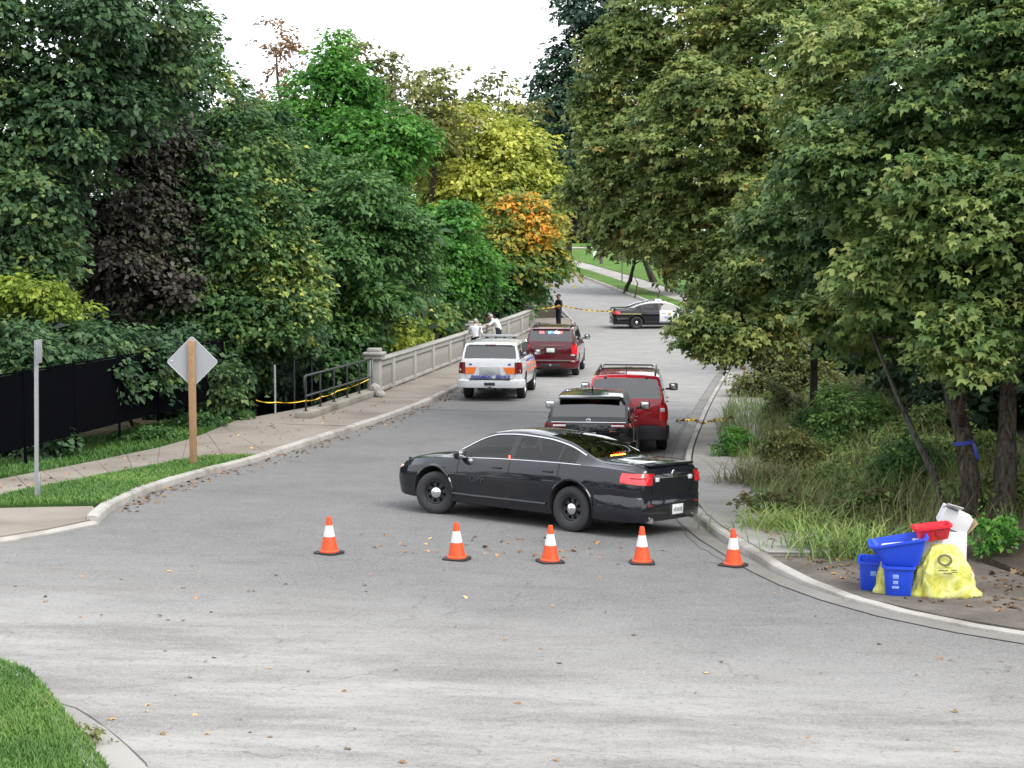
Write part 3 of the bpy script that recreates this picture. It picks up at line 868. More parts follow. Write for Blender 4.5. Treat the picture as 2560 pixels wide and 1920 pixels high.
# orientation helpers for text in car space (x forward, y left, z up)
REAR = lambda x, y, z: Matrix.Translation((x, y, z)) @ Matrix.Rotation(R(-90), 4, 'Z') @ Matrix.Rotation(R(90), 4, 'X')
LEFT = lambda x, y, z: Matrix.Translation((x, y, z)) @ Matrix.Rotation(R(180), 4, 'Z') @ Matrix.Rotation(R(90), 4, 'X')
RIGHT = lambda x, y, z: Matrix.Translation((x, y, z)) @ Matrix.Rotation(R(90), 4, 'X')

def car(name, label, spec, loc, rz, group=None, tilt=None):
    root = empty(name, loc, rz); tag(root, label, spec['cat'], group)
    sec = car_loft(spec['T']); x0, x1 = spec['T'][0][0], spec['T'][-1][0]
    # stations: even spacing plus every panel boundary
    cuts = set(spec.get('cuts', []))
    st = sorted(set([round(x0+(x1-x0)*i/60, 4) for i in range(61)] + [r[0] for r in spec['T']] + list(cuts)))
    keep = [st[0]]
    for x in st[1:]:
        if x-keep[-1] < .012 and not (x in cuts or x == st[-1]):
            continue
        if x-keep[-1] < .012 and keep[-1] not in cuts and x in cuts and len(keep) > 1: keep[-1] = x; continue
        keep.append(x)
    st = keep; V = []; F = []; ID = []
    S = [sec(x) for x in st]
    for x, s_ in zip(st, S):
        for y, z in s_: V.append((x, y, z))
        for y, z in s_[1:-1]: V.append((x, -y, z))
    per = 2*NR-2
    def vi(i, r, side):
        if side > 0 or r == 0 or r == NR-1: return i*per+r
        return i*per+NR+(r-1)
    for i in range(len(st)-1):
        xm = (st[i]+st[i+1])/2
        for r in range(NR-1):
            for side in (1, -1):
                f = [vi(i, r, side), vi(i+1, r, side), vi(i+1, r+1, side), vi(i, r+1, side)]
                F.append(f if side > 0 else f[::-1]); ID.append(spec['pid'](xm, r, side))
    ring0 = [vi(0, r, 1) for r in range(NR)]+[vi(0, r, -1) for r in range(NR-2, 0, -1)]
    ring1 = [vi(len(st)-1, r, 1) for r in range(NR)]+[vi(len(st)-1, r, -1) for r in range(NR-2, 0, -1)]
    F.append(ring0); ID.append(0); F.append(ring1[::-1]); ID.append(0)
    me = bpy.data.meshes.new('body'); me.from_pydata(V, [], F); me.update()
    me.polygons.foreach_set('material_index', np.array(ID, np.int32))
    dm = M['grime']
    for k in range(24): me.materials.append(bpy.data.materials.get('slot%d' % k) or bpy.data.materials.new('slot%d' % k))
    tmp = link('body', me)
    bmx = bmesh.new(); bmx.from_mesh(me); bmesh.ops.recalc_face_normals(bmx, faces=bmx.faces[:]); bmx.to_mesh(me); bmx.free()
    # wheel arches cut out of the closed shell
    cut = MB()
    for ax in spec['axles']:
        for s_ in (1, -1):
            rot = Matrix.Translation((ax, s_*.99, spec['wr']+.03)) @ Matrix.Rotation(R(90), 4, 'X')
            cut.lathe([(spec['arch'], -.42), (spec['arch'], .42)], 40, rot)
    cm = pymesh('cut', cut.v, cut.f, 0)
    for k in range(24): cm.materials.append(bpy.data.materials['slot%d' % k])
    cm.polygons.foreach_set('material_index', np.full(len(cm.polygons), 23, np.int32))
    co = link('cut', cm)
    bmx = bmesh.new(); bmx.from_mesh(cm); bmesh.ops.recalc_face_normals(bmx, faces=bmx.faces[:]); bmx.to_mesh(cm); bmx.free()
    md = tmp.modifiers.new('b', 'BOOLEAN'); md.object = co; md.operation = 'DIFFERENCE'; md.solver = 'EXACT'
    dg = bpy.context.evaluated_depsgraph_get(); res = bpy.data.meshes.new_from_object(tmp.evaluated_get(dg))
    bpy.data.objects.remove(tmp); bpy.data.objects.remove(co)
    idm = dict(spec['ids']); idm[23] = ('wheel_housing', M['grime'], None); idm[22] = ('panel_gap', M['grime'], None); idm[21] = ('underbody', M['grime'], None)
    parts = split_mesh(res, idm, root)
    root['_parts'] = 0; del root['_parts']
    add_wheels(root, spec['axles'][::-1] if spec['axles'][0] < spec['axles'][1] else spec['axles'], spec['track'], spec['wr'], spec['ww'], spec['wstyle'], spec.get('steer', 0))
    if tilt: root.rotation_euler = tilt
    return root, sec, parts
def side_strip(sec, xs_, row_t, wd, thick, side):
    """thin bar lying on the body surface along x; row_t: (row, t) between section points"""
    pts = []
    for x in xs_:
        s_ = sec(x); r_, t = row_t(x) if callable(row_t) else row_t
        a, b = s_[r_], s_[min(r_+1, NR-1)]
        pts.append((x, side*(a[0]+(b[0]-a[0])*t+thick), a[1]+(b[1]-a[1])*t))
    return pts
def mirror_part(root, x, y, z, mat, size=(.11, .22, .16)):
    for s_ in (1, -1):
        m_ = MB().box((x, s_*y, z), size, bev=.04).build('mirror', mat, root)
        MB().box((x-size[0]/2-.001, s_*y, z), (.006, size[1]*.82, size[2]*.78), bev=.002).build('mirror_glass', M['chrome'], m_)
        MB().box((x+.02, s_*(y-size[1]*.62), z-size[2]*.3), (.07, .14, .05), bev=.012).build('mirror_arm', M['plastic'], m_)
def handle_parts(sec, root, xs_, zrow, mat):
    for x in xs_:
        for s_ in (1, -1):
            a = sec(x)[6]
            MB().box((x, s_*(a[0]+.004), a[1]+zrow), (.20, .03, .032), bev=.01).build('door_handle', mat, root)
def seats(root, rows, z=.58, wd=.5, head=True):
    for x in rows:
        for s_ in (1, -1):
            b = MB().box((x-.18, s_*.36, z+.31), (.15, wd, .58), rot=(0, R(-12), 0), bev=.05)
            b.box((x+.10, s_*.36, z), (.5, wd, .16), bev=.05)
            if head: b.box((x-.26, s_*.36, z+.72), (.09, .24, .15), bev=.035)
            b.build('seat', M['seat'], root)
def plate_part(root, x, y, z, txt, mat=None, rot=0, w_=.30, h_=.152):
    p = MB().box((x, y, z), (.008, w_, h_), bev=.003).build('licence_plate', mat or M['plate'], root)
    if txt:                       # the characters cannot be read in the photograph: worn dark strokes only
        pb = MB()
        for k in range(6): pb.box((x-.0045, y+.105-.042*k, z-.008+(.004 if k % 2 else 0)), (.002, .022, .062 if k % 3 else .05))
        pb.build('plate_number', M['plate_dark'], p)['kind'] = 'stuff'
    return p

# ---------------------------------------------------------------- saloon
#        x     zb   wrock wmid  zbelt wbelt zrail wtop  ztop
SEDAN = [(-2.575, 0.5, 0.6, 0.66, 0.9, 0.63, 0.94, 0.58, 0.96), (-2.555, 0.4, 0.72, 0.775, 0.935, 0.71, 0.99, 0.63, 1.02), (-2.5, 0.33, 0.82, 0.86, 0.97, 0.78, 1.045, 0.68, 1.085), (-2.36, 0.28, 0.89, 0.925, 1.005, 0.84, 1.085, 0.71, 1.125), (-2.0, 0.25, 0.91, 0.955, 1.03, 0.88, 1.09, 0.735, 1.135), (-1.72, 0.22, 0.925, 0.965, 1.04, 0.89, 1.1, 0.745, 1.14), (-1.6, 0.22, 0.925, 0.965, 1.04, 0.89, 1.13, 0.735, 1.164), (-1.05, 0.21, 0.925, 0.965, 1.035, 0.895, 1.331, 0.645, 1.375), (-0.58, 0.21, 0.925, 0.965, 1.025, 0.895, 1.415, 0.61, 1.459), (0.0, 0.21, 0.925, 0.965, 1.01, 0.895, 1.441, 0.6, 1.494), (0.42, 0.21, 0.925, 0.965, 0.995, 0.89, 1.415, 0.605, 1.468), (0.62, 0.21, 0.925, 0.965, 0.985, 0.885, 1.366, 0.62, 1.415), (1.3, 0.22, 0.925, 0.96, 0.955, 0.87, 1.03, 0.735, 1.075), (1.45, 0.22, 0.92, 0.955, 0.945, 0.86, 0.985, 0.74, 1.04), (2.0, 0.22, 0.9, 0.94, 0.89, 0.82, 0.92, 0.71, 0.975), (2.32, 0.23, 0.86, 0.9, 0.83, 0.77, 0.86, 0.66, 0.9), (2.46, 0.26, 0.8, 0.84, 0.77, 0.71, 0.8, 0.6, 0.835), (2.54, 0.32, 0.7, 0.75, 0.68, 0.64, 0.71, 0.54, 0.74), (2.575, 0.42, 0.56, 0.62, 0.6, 0.54, 0.62, 0.46, 0.64)]
def sedan_pid(xm, r, side):
    if r == 0: return 21
    if -1.585 < xm < -.60 and r in (12, 13): return 2          # rear window
    if .50 < xm < 1.28 and r in (12, 13): return 1             # windscreen
    if r in (8, 9):
        if -1.30 < xm < -.965: return 5 if side > 0 else 9     # quarter light
        if -.945 < xm < -.05: return 4 if side > 0 else 8
        if .05 < xm < 1.10: return 3 if side > 0 else 7
        if -.06 < xm < .06: return 20
        if -.97 < xm < -.94: return 20
    for gx_ in (1.06, -.02, -1.02):
        if abs(xm-gx_) < .009 and 3 <= r <= 7: return 22
    if 3 <= r <= 7:
        if -.02 < xm < 1.06: return 10 if side > 0 else 12
        if -1.02 < xm < -.02: return 11 if side > 0 else 13
    if r in (12, 13) and -1.75 > xm > -2.45: return 14
    if r in (11, 12, 13) and xm > 1.34 and xm < 2.46: return 15
    return 0
def sedan_spec(body, door_l_front=None, trim=None):
    d = door_l_front or body
    ids = {0: ('body', body, None), 1: ('windscreen', M['glass'], None), 2: ('rear_window', M['glass_dark'], None),
           10: ('door', d, None), 11: ('door', body, None), 12: ('door', d, None), 13: ('door', body, None), 14: ('boot_lid', body, None), 15: ('bonnet', body, None), 20: ('window_pillar', M['plastic'], None)}
    for k in (3, 4, 5, 7, 8, 9): ids[k] = ('side_window', M['glass'], None)
    return dict(T=SEDAN, cat='car', cuts=[v for g in (1.06, -.02, -1.02) for v in (g-.008, g+.008)]+[-.06, .06, -.97, -.94, -1.30, 1.10, -1.585, -.60, .50, 1.28], pid=sedan_pid, ids=ids,
                axles=[1.585, -1.285], track=1.66, wr=.352, ww=.245, arch=.405, wstyle='steel')
def sedan_details(root, sec, parts, body, police=False, lit=True):
    # brightwork over the side windows
    for s_ in (1, -1):
        xs_ = [-1.42+2.56*i/30 for i in range(31)]
        top = side_strip(sec, xs_, lambda x: (10, .35), 0, .006, s_)
        MB().tube(top, .011, 6).build('window_trim', M['chrome'], root)
        MB().tube(side_strip(sec, [-1.42+2.5*i/20 for i in range(21)], (7, .4), 0, .006, s_), .007, 6).build('window_trim', M['chrome' if not police else 'plastic'], root)
        # rocker moulding and arch lips
        MB().tube(side_strip(sec, [-.80+1.95*i/12 for i in range(13)], (3, .25), 0, .012, s_), .022, 6).build('rocker_moulding', body, root)
        MB().tube(side_strip(sec, [-2.35+.62*i/6 for i in range(7)], (3, .3), 0, .008, s_), .016, 6).build('rocker_moulding', body, root)
        for ax in (1.585, -1.285):
            arc = []
            for k in range(19):
                a = R(-8+196*k/18); x = ax+.425*math.cos(a); z = .382+.425*math.sin(a)
                ss = sec(x); yv = np.interp(z, [q[1] for q in ss[2:8]], [q[0] for q in ss[2:8]]); arc.append((x, s_*(yv+.004), z))
            MB().tube(arc, .022, 6).build('wheel_arch_lip', body, root)
    handle_parts(sec, root, (.22, -.82), .0, M['pt_black2'])
    mirror_part(root, .98, .99, 1.03, body, (.12, .22, .15))
    # rear: lamps, bumper, spoiler lip, plate
    for s_ in (1, -1):
        V = []; F = []; n = 13; nz = 5
        for k in range(n):
            t = k/(n-1); x = -2.563+.36*max(0, (t-.22)/.78)**1.5; ss = sec(x)
            for q_ in range(nz):
                u = q_/(nz-1); z = .80+.03*t+(.19-.03*t)*u
                yo = float(np.interp(z, [q[1] for q in ss[2:9]], [q[0] for q in ss[2:9]]))+.014
                if t < .22: yo = yo-.13*(1-t/.22)
                V.append((x-.016*(1-t), s_*yo, z))
        for k in range(n-1):
            for q_ in range(nz-1):
                f = [nz*k+q_, nz*k+q_+1, nz*k+nz+q_+1, nz*k+nz+q_]; F.append(f if s_ > 0 else f[::-1])
        tl = link('tail_lamp', pymesh('tail_lamp', V, F, 60), M['lens_red'], root)
        ed = [V[nz*k+nz-1] for k in range(n)]+[V[nz*k] for k in range(n-1, -1, -1)]; ed.append(ed[0])
        MB().tube(ed, .007, 5).build('lamp_border', M['plastic'], tl)
        MB().tube([tuple(Vector(V[nz*k+2])*1.0+Vector((-.006, s_*.004, .02))) for k in range(2, n-3)], .010, 6).build('lamp_strip', plain('bright_red_lens', (.75, .05, .05), .15, coat=1), tl)
        for zz in (.985, .835): MB().box((-2.0, s_*.962, zz), (.006, .004, .004)).build('rivet', M['plastic'], tl) if False else None
        MB().tube([(-1.76, s_*.735, 1.125), (-2.2, s_*.725, 1.115), (-2.42, s_*.70, 1.09), (-2.535, s_*.655, 1.03), (-2.578, s_*.60, .95), (-2.585, s_*.585, .80), (-2.588, s_*.57, .66)], .006, 5).build('boot_seam', M['grime'], root)
        MB().box((-2.578, s_*.47, .885), (.03, .10, .07), bev=.012).build('reversing_lamp', M['lens_clear'], tl)
        MB().box((-2.59, s_*.66, .50), (.012, .12, .03), bev=.003).build('reflector', M['lens_dark'], root)
        MB().tube([(-2.50, s_*.62, .27), (-2.60, s_*.62, .27)], .045, 12).build('exhaust_pipe', M['chrome'], root)
        MB().box((2.40, s_*.70, .70), (.20, .22, .09), rot=(0, R(12), s_*R(-38)), bev=.03).build('headlamp', M['lens_clear'], root)
    bp = []
    prof = [(.01, .25), (-.016, .28), (-.024, .40), (-.020, .60), (.006, .64)]
    path = [(-1.74, .955), (-2.0, .952), (-2.25, .935), (-2.40, .905), (-2.49, .855), (-2.545, .76), (-2.568, .60), (-2.578, .3), (-2.58, 0)]
    path = path+[(a, -b) for a, b in path[-2::-1]]
    V = []; F = []
    for i, (x, y) in enumerate(path):
        p = Vector((x, y)); t = Vector(path[min(i+1, len(path)-1)])-Vector(path[max(i-1, 0)]); t.normalize(); nrm = Vector((t.y, -t.x))
        if nrm.dot(p-Vector((0, 0))) < 0: nrm = -nrm
        k = min(1, .25+(-x-1.74)/.35)
        for o_, z in prof: V.append((x+nrm.x*(-o_)*k, y+nrm.y*(-o_)*k, z))
    m = len(prof)
    for i in range(len(path)-1):
        for q_ in range(m-1): F.append([i*m+q_, i*m+q_+1, (i+1)*m+q_+1, (i+1)*m+q_])
    link('rear_bumper', pymesh('rear_bumper', V, F, 40), body, root)
    MB().box((-2.603, -.08, .40), (.02, .42, .19), bev=.012).build('plate_recess', M['plastic'], root)
    plate_part(root, -2.617, -.08, .41, 'BK 728')
    MB().box((-2.47, 0, 1.10), (.16, 1.22, .035), bev=.012).build('boot_spoiler', body, root)
    MB().box((-2.572, 0, .905), (.012, .95, .014), bev=.004).build('boot_trim', M['chrome'], root)
    MB().lathe([(.065, 0), (.06, .012), (0.001, .016)], 18, REAR(-2.575, 0, .955)).build('boot_badge', M['chrome'], root)
    MB().box((2.55, 0, .62), (.06, .95, .20), bev=.03).build('grille', M['plastic'], root)
    MB().tube([(-.72, 0, 1.43), (-.92, 0, 1.52)], [.018, .006], 6).build('roof_antenna', M['plastic'], root)
    MB().tube([(2.30, .62, .25), (2.55, .60, .30)], .02, 6).build('tow_eye', M['plastic'], root)
    seats(root, (.25,)); seats(root, (-.72,), z=.56, head=False)
    MB().box((.98, 0, .88), (.30, 1.5, .20), bev=.06).build('dashboard', M['seat'], root)
    st_ = MB().lathe([(.185, -.012), (.197, 0), (.185, .012), (.173, 0)], 24, Matrix.Translation((.72, .37, .90)) @ Matrix.Rotation(R(70), 4, 'Y'), close=True); st_.build('steering_wheel', M['plastic'], root)

def place(px, py, rz_fwd, axle_x, dz=0):
    """root position so that the middle of an axle line rests at ground pixel px,py; rz_fwd: direction of travel"""
    g = gp(px, py, dz); return Vector((g.x-math.cos(rz_fwd)*axle_x, g.y-math.sin(rz_fwd)*axle_x, 0))
def ground_tilt(p, rz, a=1.4, b=.8):
    f = Vector((math.cos(rz), math.sin(rz), 0)); l = Vector((-f.y, f.x, 0))
    hf = (H(p.x+f.x*a, p.y+f.y*a)-H(p.x-f.x*a, p.y-f.y*a))/(2*a); hl = (H(p.x+l.x*b, p.y+l.y*b)-H(p.x-l.x*b, p.y-l.y*b))/(2*b)
    z = (H(p.x+f.x*a, p.y+f.y*a)+H(p.x-f.x*a, p.y-f.y*a))/2
    return z, (Matrix.Rotation(rz, 4, 'Z') @ Matrix.Rotation(-math.atan(hf), 4, 'Y') @ Matrix.Rotation(math.atan(hl), 4, 'X')).to_euler()
# black unmarked saloon standing across the street behind the cones
rz = R(180-38.5)
pRL = gp(1438, 1329)                          # rear left tyre on the road
f_ = Vector((math.cos(rz), math.sin(rz), 0)); l_ = Vector((-f_.y, f_.x, 0))
pos = pRL+f_*1.285-l_*.83
z, tl_ = ground_tilt(pos, rz); pos.z = z
sp = sedan_spec(M['pt_black']); sp['steer'] = R(24)
sd, sec, parts = car('police_sedan', 'unmarked black police sedan parked across the street behind the traffic cones', sp, pos, rz, tilt=tl_)
sedan_details(sd, sec, parts, M['pt_black']); sd.scale = (.97, .98, .99)
text_mesh('OPP', .17, M['ghost'], 'door_lettering', parent=sd, Mx=LEFT(.62, .972, .66), bold=.004)
# lit amber strip and red cabin lamp behind the glass
lb = MB()
for k in range(5): lb.box((-1.44, -.16+.08*k-.10, 1.145), (.03, .07, .035), bev=.006)
lb.build('amber_light_strip', emit('amber_led', (1, .36, .03), 70), sd)
MB().box((-1.40, -.26, 1.185), (.05, .46, .04), bev=.01).build('brake_light_housing', M['lens_red'], sd)
MB().box((.0, .897, 1.06), (.03, .012, .05), bev=.006).build('cabin_marker', emit('red_marker', (1, .10, .05), 2.0), sd)
for s_ in (1, -1):
    MB().tube([(2.50, s_*.36, .44), (2.66, s_*.36, .46), (2.68, s_*.36, .62), (2.64, s_*.36, .84)], .028, 8).build('push_bar_upright', M['black_metal'], sd)
MB().tube([(2.66, -.5, .66), (2.67, .5, .66)], .026, 8).build('push_bar', M['black_metal'], sd)
MB().box((2.42, .80, .70), (.05, .03, .10), rot=(0, 0, R(20)), bev=.008).build('side_marker', emit('marker_orange', (1, .16, .05), 1.2), sd)

# marked black and white cruiser beyond the bridge
rz2 = R(4)
g = gp(1588, 822); pos2 = Vector((g.x+math.cos(rz2)*1.285, g.y+.83, 0)); z, tl2 = ground_tilt(pos2, rz2); pos2.z = z
sp = sedan_spec(M['pt_black2'], M['pt_white'])
c2, sec, parts = car('police_sedan', 'black and white marked police cruiser parked across the road beyond the bridge', sp, pos2, rz2, tilt=tl2)
sedan_details(c2, sec, parts, M['pt_black2'], police=True)
rf = []
MB().box((-.05, 0, 1.452), (.95, 1.10, .03), bev=.012).build('roof_panel', M['pt_white'], c2)
for s_ in (1, -1):
    MB().tube(side_strip(sec, [-1.5+2.6*i/24 for i in range(25)], (11, .1), 0, .012, s_), .035, 6).build('roof_edge_stripe', M['pt_white'], c2)
    MB().tube(side_strip(sec, [-2.3+1.25*i/10 for i in range(11)], (5, .6), 0, .006, s_), .016, 6).build('side_stripe', plain('gold_stripe', (.55, .45, .15), .4), c2)
text_mesh('POLICE', .17, M['blue_vinyl'], 'door_lettering', parent=c2, Mx=RIGHT(.53, -.972, .62))
MB().lathe([(.09, 0), (.085, .006), (0.001, .008)], 16, RIGHT(.53, -.966, .84)).build('door_crest', plain('crest_gold', (.45, .35, .12), .4), c2)
lbr = MB().box((.0, 0, 1.53), (.28, 1.20, .11), bev=.035).build('light_bar', M['lens_clear'], c2)
MB().box((.0, -.36, 1.535), (.29, .42, .10), bev=.03).build('blue_lamp', emit('blue_lamp_lit', (.25, .45, 1), 7), lbr)
MB().box((.0, .36, 1.535), (.29, .42, .10), bev=.03).build('red_lamp', M['lens_red'], lbr)
MB().box((2.50, -.66, .72), (.07, .10, .09), bev=.02).build('corner_lamp', emit('red_lamp_lit', (1, .22, .12), 26), c2)

# ---------------------------------------------------------------- sport utility vehicles
def suv_table(L_, W, Hh, belt, zb=.40, slope=.26, hood=1.12, tb=.26):
    w = W/2; a = -L_/2; f = L_/2
    return [(a, zb+.16, w-.17, w-.13, belt-.05, w-.16, belt-.03, w-.19, belt-.015), (a+.03, zb+.06, w-.08, w-.05, belt, w-.09, belt+.06, w-.13, belt+.075),
            (a+.10, zb, w-.05, w-.015, belt+.01, w-.075, belt+.06+(Hh-belt)*.28, w-.14, belt+.075+(Hh-belt)*.28),
            (a+slope, zb-.06, w-.035, w, belt+.01, w-.07, Hh-.115, w-tb, Hh-.06), (a+slope+.10, zb-.07, w-.035, w, belt+.01, w-.07, Hh-.08, w-tb, Hh-.025),
            (a+1.6, zb-.08, w-.035, w, belt, w-.07, Hh-.055, w-tb, Hh), (.45, zb-.08, w-.035, w, belt-.01, w-.07, Hh-.08, w-tb-.005, Hh-.02),
            (.75, zb-.08, w-.035, w, belt-.02, w-.075, Hh-.14, w-tb-.005, Hh-.07), (1.42, zb-.08, w-.035, w, belt-.04, w-.085, belt+.03, w-.19, belt+.06),
            (1.58, zb-.08, w-.04, w-.005, belt-.05, w-.09, belt-.02, w-.20, belt+.02), (f-.45, zb-.06, w-.06, w-.02, hood-.10, w-.12, hood-.06, w-.24, hood-.02),
            (f-.14, zb, w-.09, w-.05, hood-.18, w-.15, hood-.14, w-.27, hood-.09), (f-.03, zb+.05, w-.14, w-.10, hood-.30, w-.18, hood-.26, w-.30, hood-.22), (f, zb+.12, w-.20, w-.16, hood-.38, w-.24, hood-.36, w-.36, hood-.34)]
def suv_spec(L_, W, Hh, belt, body, wb, glass_m, wstyle='alloy', zb=.40, slope=.26, hood=1.12, wr=.395, lower=None, tb=.26):
    T = suv_table(L_, W, Hh, belt, zb, slope, hood, tb); a = -L_/2; f = L_/2
    fa = f-.92; ra = fa-wb
    g1, g2, g3 = 1.18, .12, -.92 if L_ > 4.7 else -.80
    dcut = a+slope+.06
    def pid(xm, r, side):
        if r == 0: return 21
        if a+.035 < xm < a+slope*.86 and r in (12, 13): return 2
        if .80 < xm < 1.40 and r in (12, 13): return 1
        if r in (8, 9):
            if dcut+.06 < xm < g3-.08: return 5 if side > 0 else 9
            if g3-.03 < xm < g2-.06: return 4 if side > 0 else 8
            if g2+.05 < xm < 1.22: return 3 if side > 0 else 7
            if dcut < xm < 1.2: return 20
        for gg in (g1, g2, g3):
            if abs(xm-gg) < .006 and 3 <= r <= 7: return 22
        if 3 <= r <= 7:
            if g2 < xm < g1: return 10 if side > 0 else 12
            if g3 < xm < g2: return 11 if side > 0 else 13
        if lower and r in (1, 2, 3) : return 16
        if r in (11, 12, 13) and 1.5 < xm < f-.12: return 15
        return 0
    ids = {0: ('body', body, None), 1: ('windscreen', M['glass'], None), 2: ('rear_window', glass_m, None), 15: ('bonnet', body, None), 16: ('lower_cladding', lower or body, None), 20: ('window_pillar', M['plastic'], None)}
    for k in (10, 11, 12, 13): ids[k] = ('door', body, None)
    for k in (3, 4, 5, 7, 8, 9): ids[k] = ('side_window', glass_m, None)
    cuts = [v for g_ in (g1, g2, g3) for v in (g_-.005, g_+.005)]+[a+.035, a+slope*.86, .80, 1.40, dcut, dcut+.06, g3-.08, g3-.03, g2-.06, g2+.05, 1.22]
    return dict(T=T, cat='suv', cuts=cuts, pid=pid, ids=ids, axles=[fa, ra], track=W-.30, wr=wr, ww=.265, arch=wr+.06, wstyle=wstyle, L=L_, W=W, H=Hh, belt=belt, zb=zb, slope=slope)
def suv_bumper(root, sp, mat, z0, z1, out=.09, name='rear_bumper', wrap=.5):
    a = -sp['L']/2; w = sp['W']/2
    path = [(a+wrap, w-.01), (a+.28, w-.012), (a+.12, w-.05), (a+.02, w-.16), (a-.005, w-.35), (a-.015, .35), (a-.015, 0)]
    path = path+[(x, -y) for x, y in path[-2::-1]]
    zm = (z0+z1)/2; prof = [(.0, z0), (out*.75, z0+.02), (out, zm), (out*.92, z1-.03), (out*.6, z1), (-.04, z1+.004)]
    V = []; F = []; m = len(prof)
    for i, (x, y) in enumerate(path):
        t = Vector(path[min(i+1, len(path)-1)])-Vector(path[max(i-1, 0)]); t.normalize(); nr = Vector((t.y, -t.x))
        if nr.dot(Vector((x-a-1.2, y))) < 0: nr = -nr
        k = .25 if i in (0, len(path)-1) else 1
        for o_, z in prof: V.append((x+nr.x*o_*k, y+nr.y*o_*k, z))
    for i in range(len(path)-1):
        for q_ in range(m-1): F.append([i*m+q_, i*m+q_+1, (i+1)*m+q_+1, (i+1)*m+q_])
    return link(name, pymesh(name, V, F, 40), mat, root)
def suv_common(root, sec, sp, body, mirror_m, rails=True):
    a = -sp['L']/2; w = sp['W']/2; Hh = sp['H']
    mirror_part(root, 1.08, w+.13, sp['belt']+.07, mirror_m, (.12, .22, .19))
    handle_parts(sec, root, (.26, -.80), .02, body)
    if rails:
        for s_ in (1, -1):
            y = s_*(w-.30)
            rl_ = MB().tube([(a+.45, y, Hh-.04), (a+.55, y, Hh+.035), (.30, y, Hh+.035), (.42, y, Hh-.05)], .018, 8)
            for xx in (a+1.0, a+1.6): rl_.box((xx, y, Hh), (.06, .04, .08), bev=.01)
            rl_.build('roof_rail', M['plastic'], root)
    MB().box((a+.06+sp['slope']*.0, 0, sp['zb']-.02), (.06, sp['W']-.5, .10), bev=.02).build('rear_valance', M['grime'], root)
    MB().box((a+.7, -.45, sp['zb']-.06), (.75, .28, .18), bev=.06).build('silencer', M['grime'], root)
    MB().tube([(a+.35, -.55, sp['zb']-.05), (a+.02, -.57, sp['zb']-.05)], .035, 10).build('exhaust_pipe', M['galv'], root)
    ra = sp['axles'][1]; MB().tube([(ra, -w+.3, sp['wr']), (ra, -.12, sp['wr']), (ra, 0, sp['wr']-.04), (ra, .12, sp['wr']), (ra, w-.3, sp['wr'])], [.05, .05, .12, .05, .05], 10).build('rear_axle', M['grime'], root)
    seats(root, (.35, -.65), z=.80)
    MB().box((1.22, 0, sp['belt']-.06), (.30, sp['W']-.35, .18), bev=.06).build('dashboard', M['seat'], root)
    for s_ in (1, -1):
        MB().box((sp['L']/2-.10, s_*(w-.30), .86), (.14, .34, .16), rot=(0, 0, -s_*R(14)), bev=.04).build('headlamp', M['lens_clear'], root)
    MB().box((sp['L']/2-.015, 0, .80), (.06, sp['W']-1.05, .26), bev=.03).build('grille', M['plastic'], root)
def rear_lamp(root, sec, sp, z0, z1, wdt, mat, wrap=.18, name='tail_lamp'):
    """lamp wrapped round the rear corner, following the body section"""
    a = -sp['L']/2; out = []
    for s_ in (1, -1):
        V = []; F = []; n = 9; nz = 5
        pts = []
        for k in range(n):
            t = k/(n-1)
            pts.append(t)
        for t in pts:
            for q_ in range(nz):
                z = z0+(z1-z0)*q_/(nz-1)
                if t < .55:
                    ss = sec(a+.004); yo = np.interp(z, [q[1] for q in ss[2:9]], [q[0] for q in ss[2:9]])
                    ye = sp['W']/2-.10
                    y = ye-wdt*(1-t/.55); x = a-.012+.03*max(0, (t-.3)/.25)**2
                else:
                    u = (t-.55)/.45; x = a+.018+(wrap-.02)*u
                    ss = sec(x); y = np.interp(z, [q[1] for q in ss[2:9]], [q[0] for q in ss[2:9]])+.014
                    y = max(y, sp['W']/2-.10) if u < .3 else y
                V.append((x, s_*y, z))
        for k in range(n-1):
            for q_ in range(nz-1):
                f = [k*nz+q_, k*nz+q_+1, (k+1)*nz+q_+1, (k+1)*nz+q_]; F.append(f if s_ > 0 else f[::-1])
        out.append(link(name, pymesh(name, V, F, 50), mat, root))
    return out
def panel_edge(root, sp, pts, mat=None, r=.006, name='tailgate_seam'):
    a = -sp['L']/2; MB().tube([(a-.004+dx, y, z) for dx, y, z in pts], r, 5).build(name, mat or M['grime'], root)

HB = math.atan2(1, .115)        # standing a little askew of the bridge
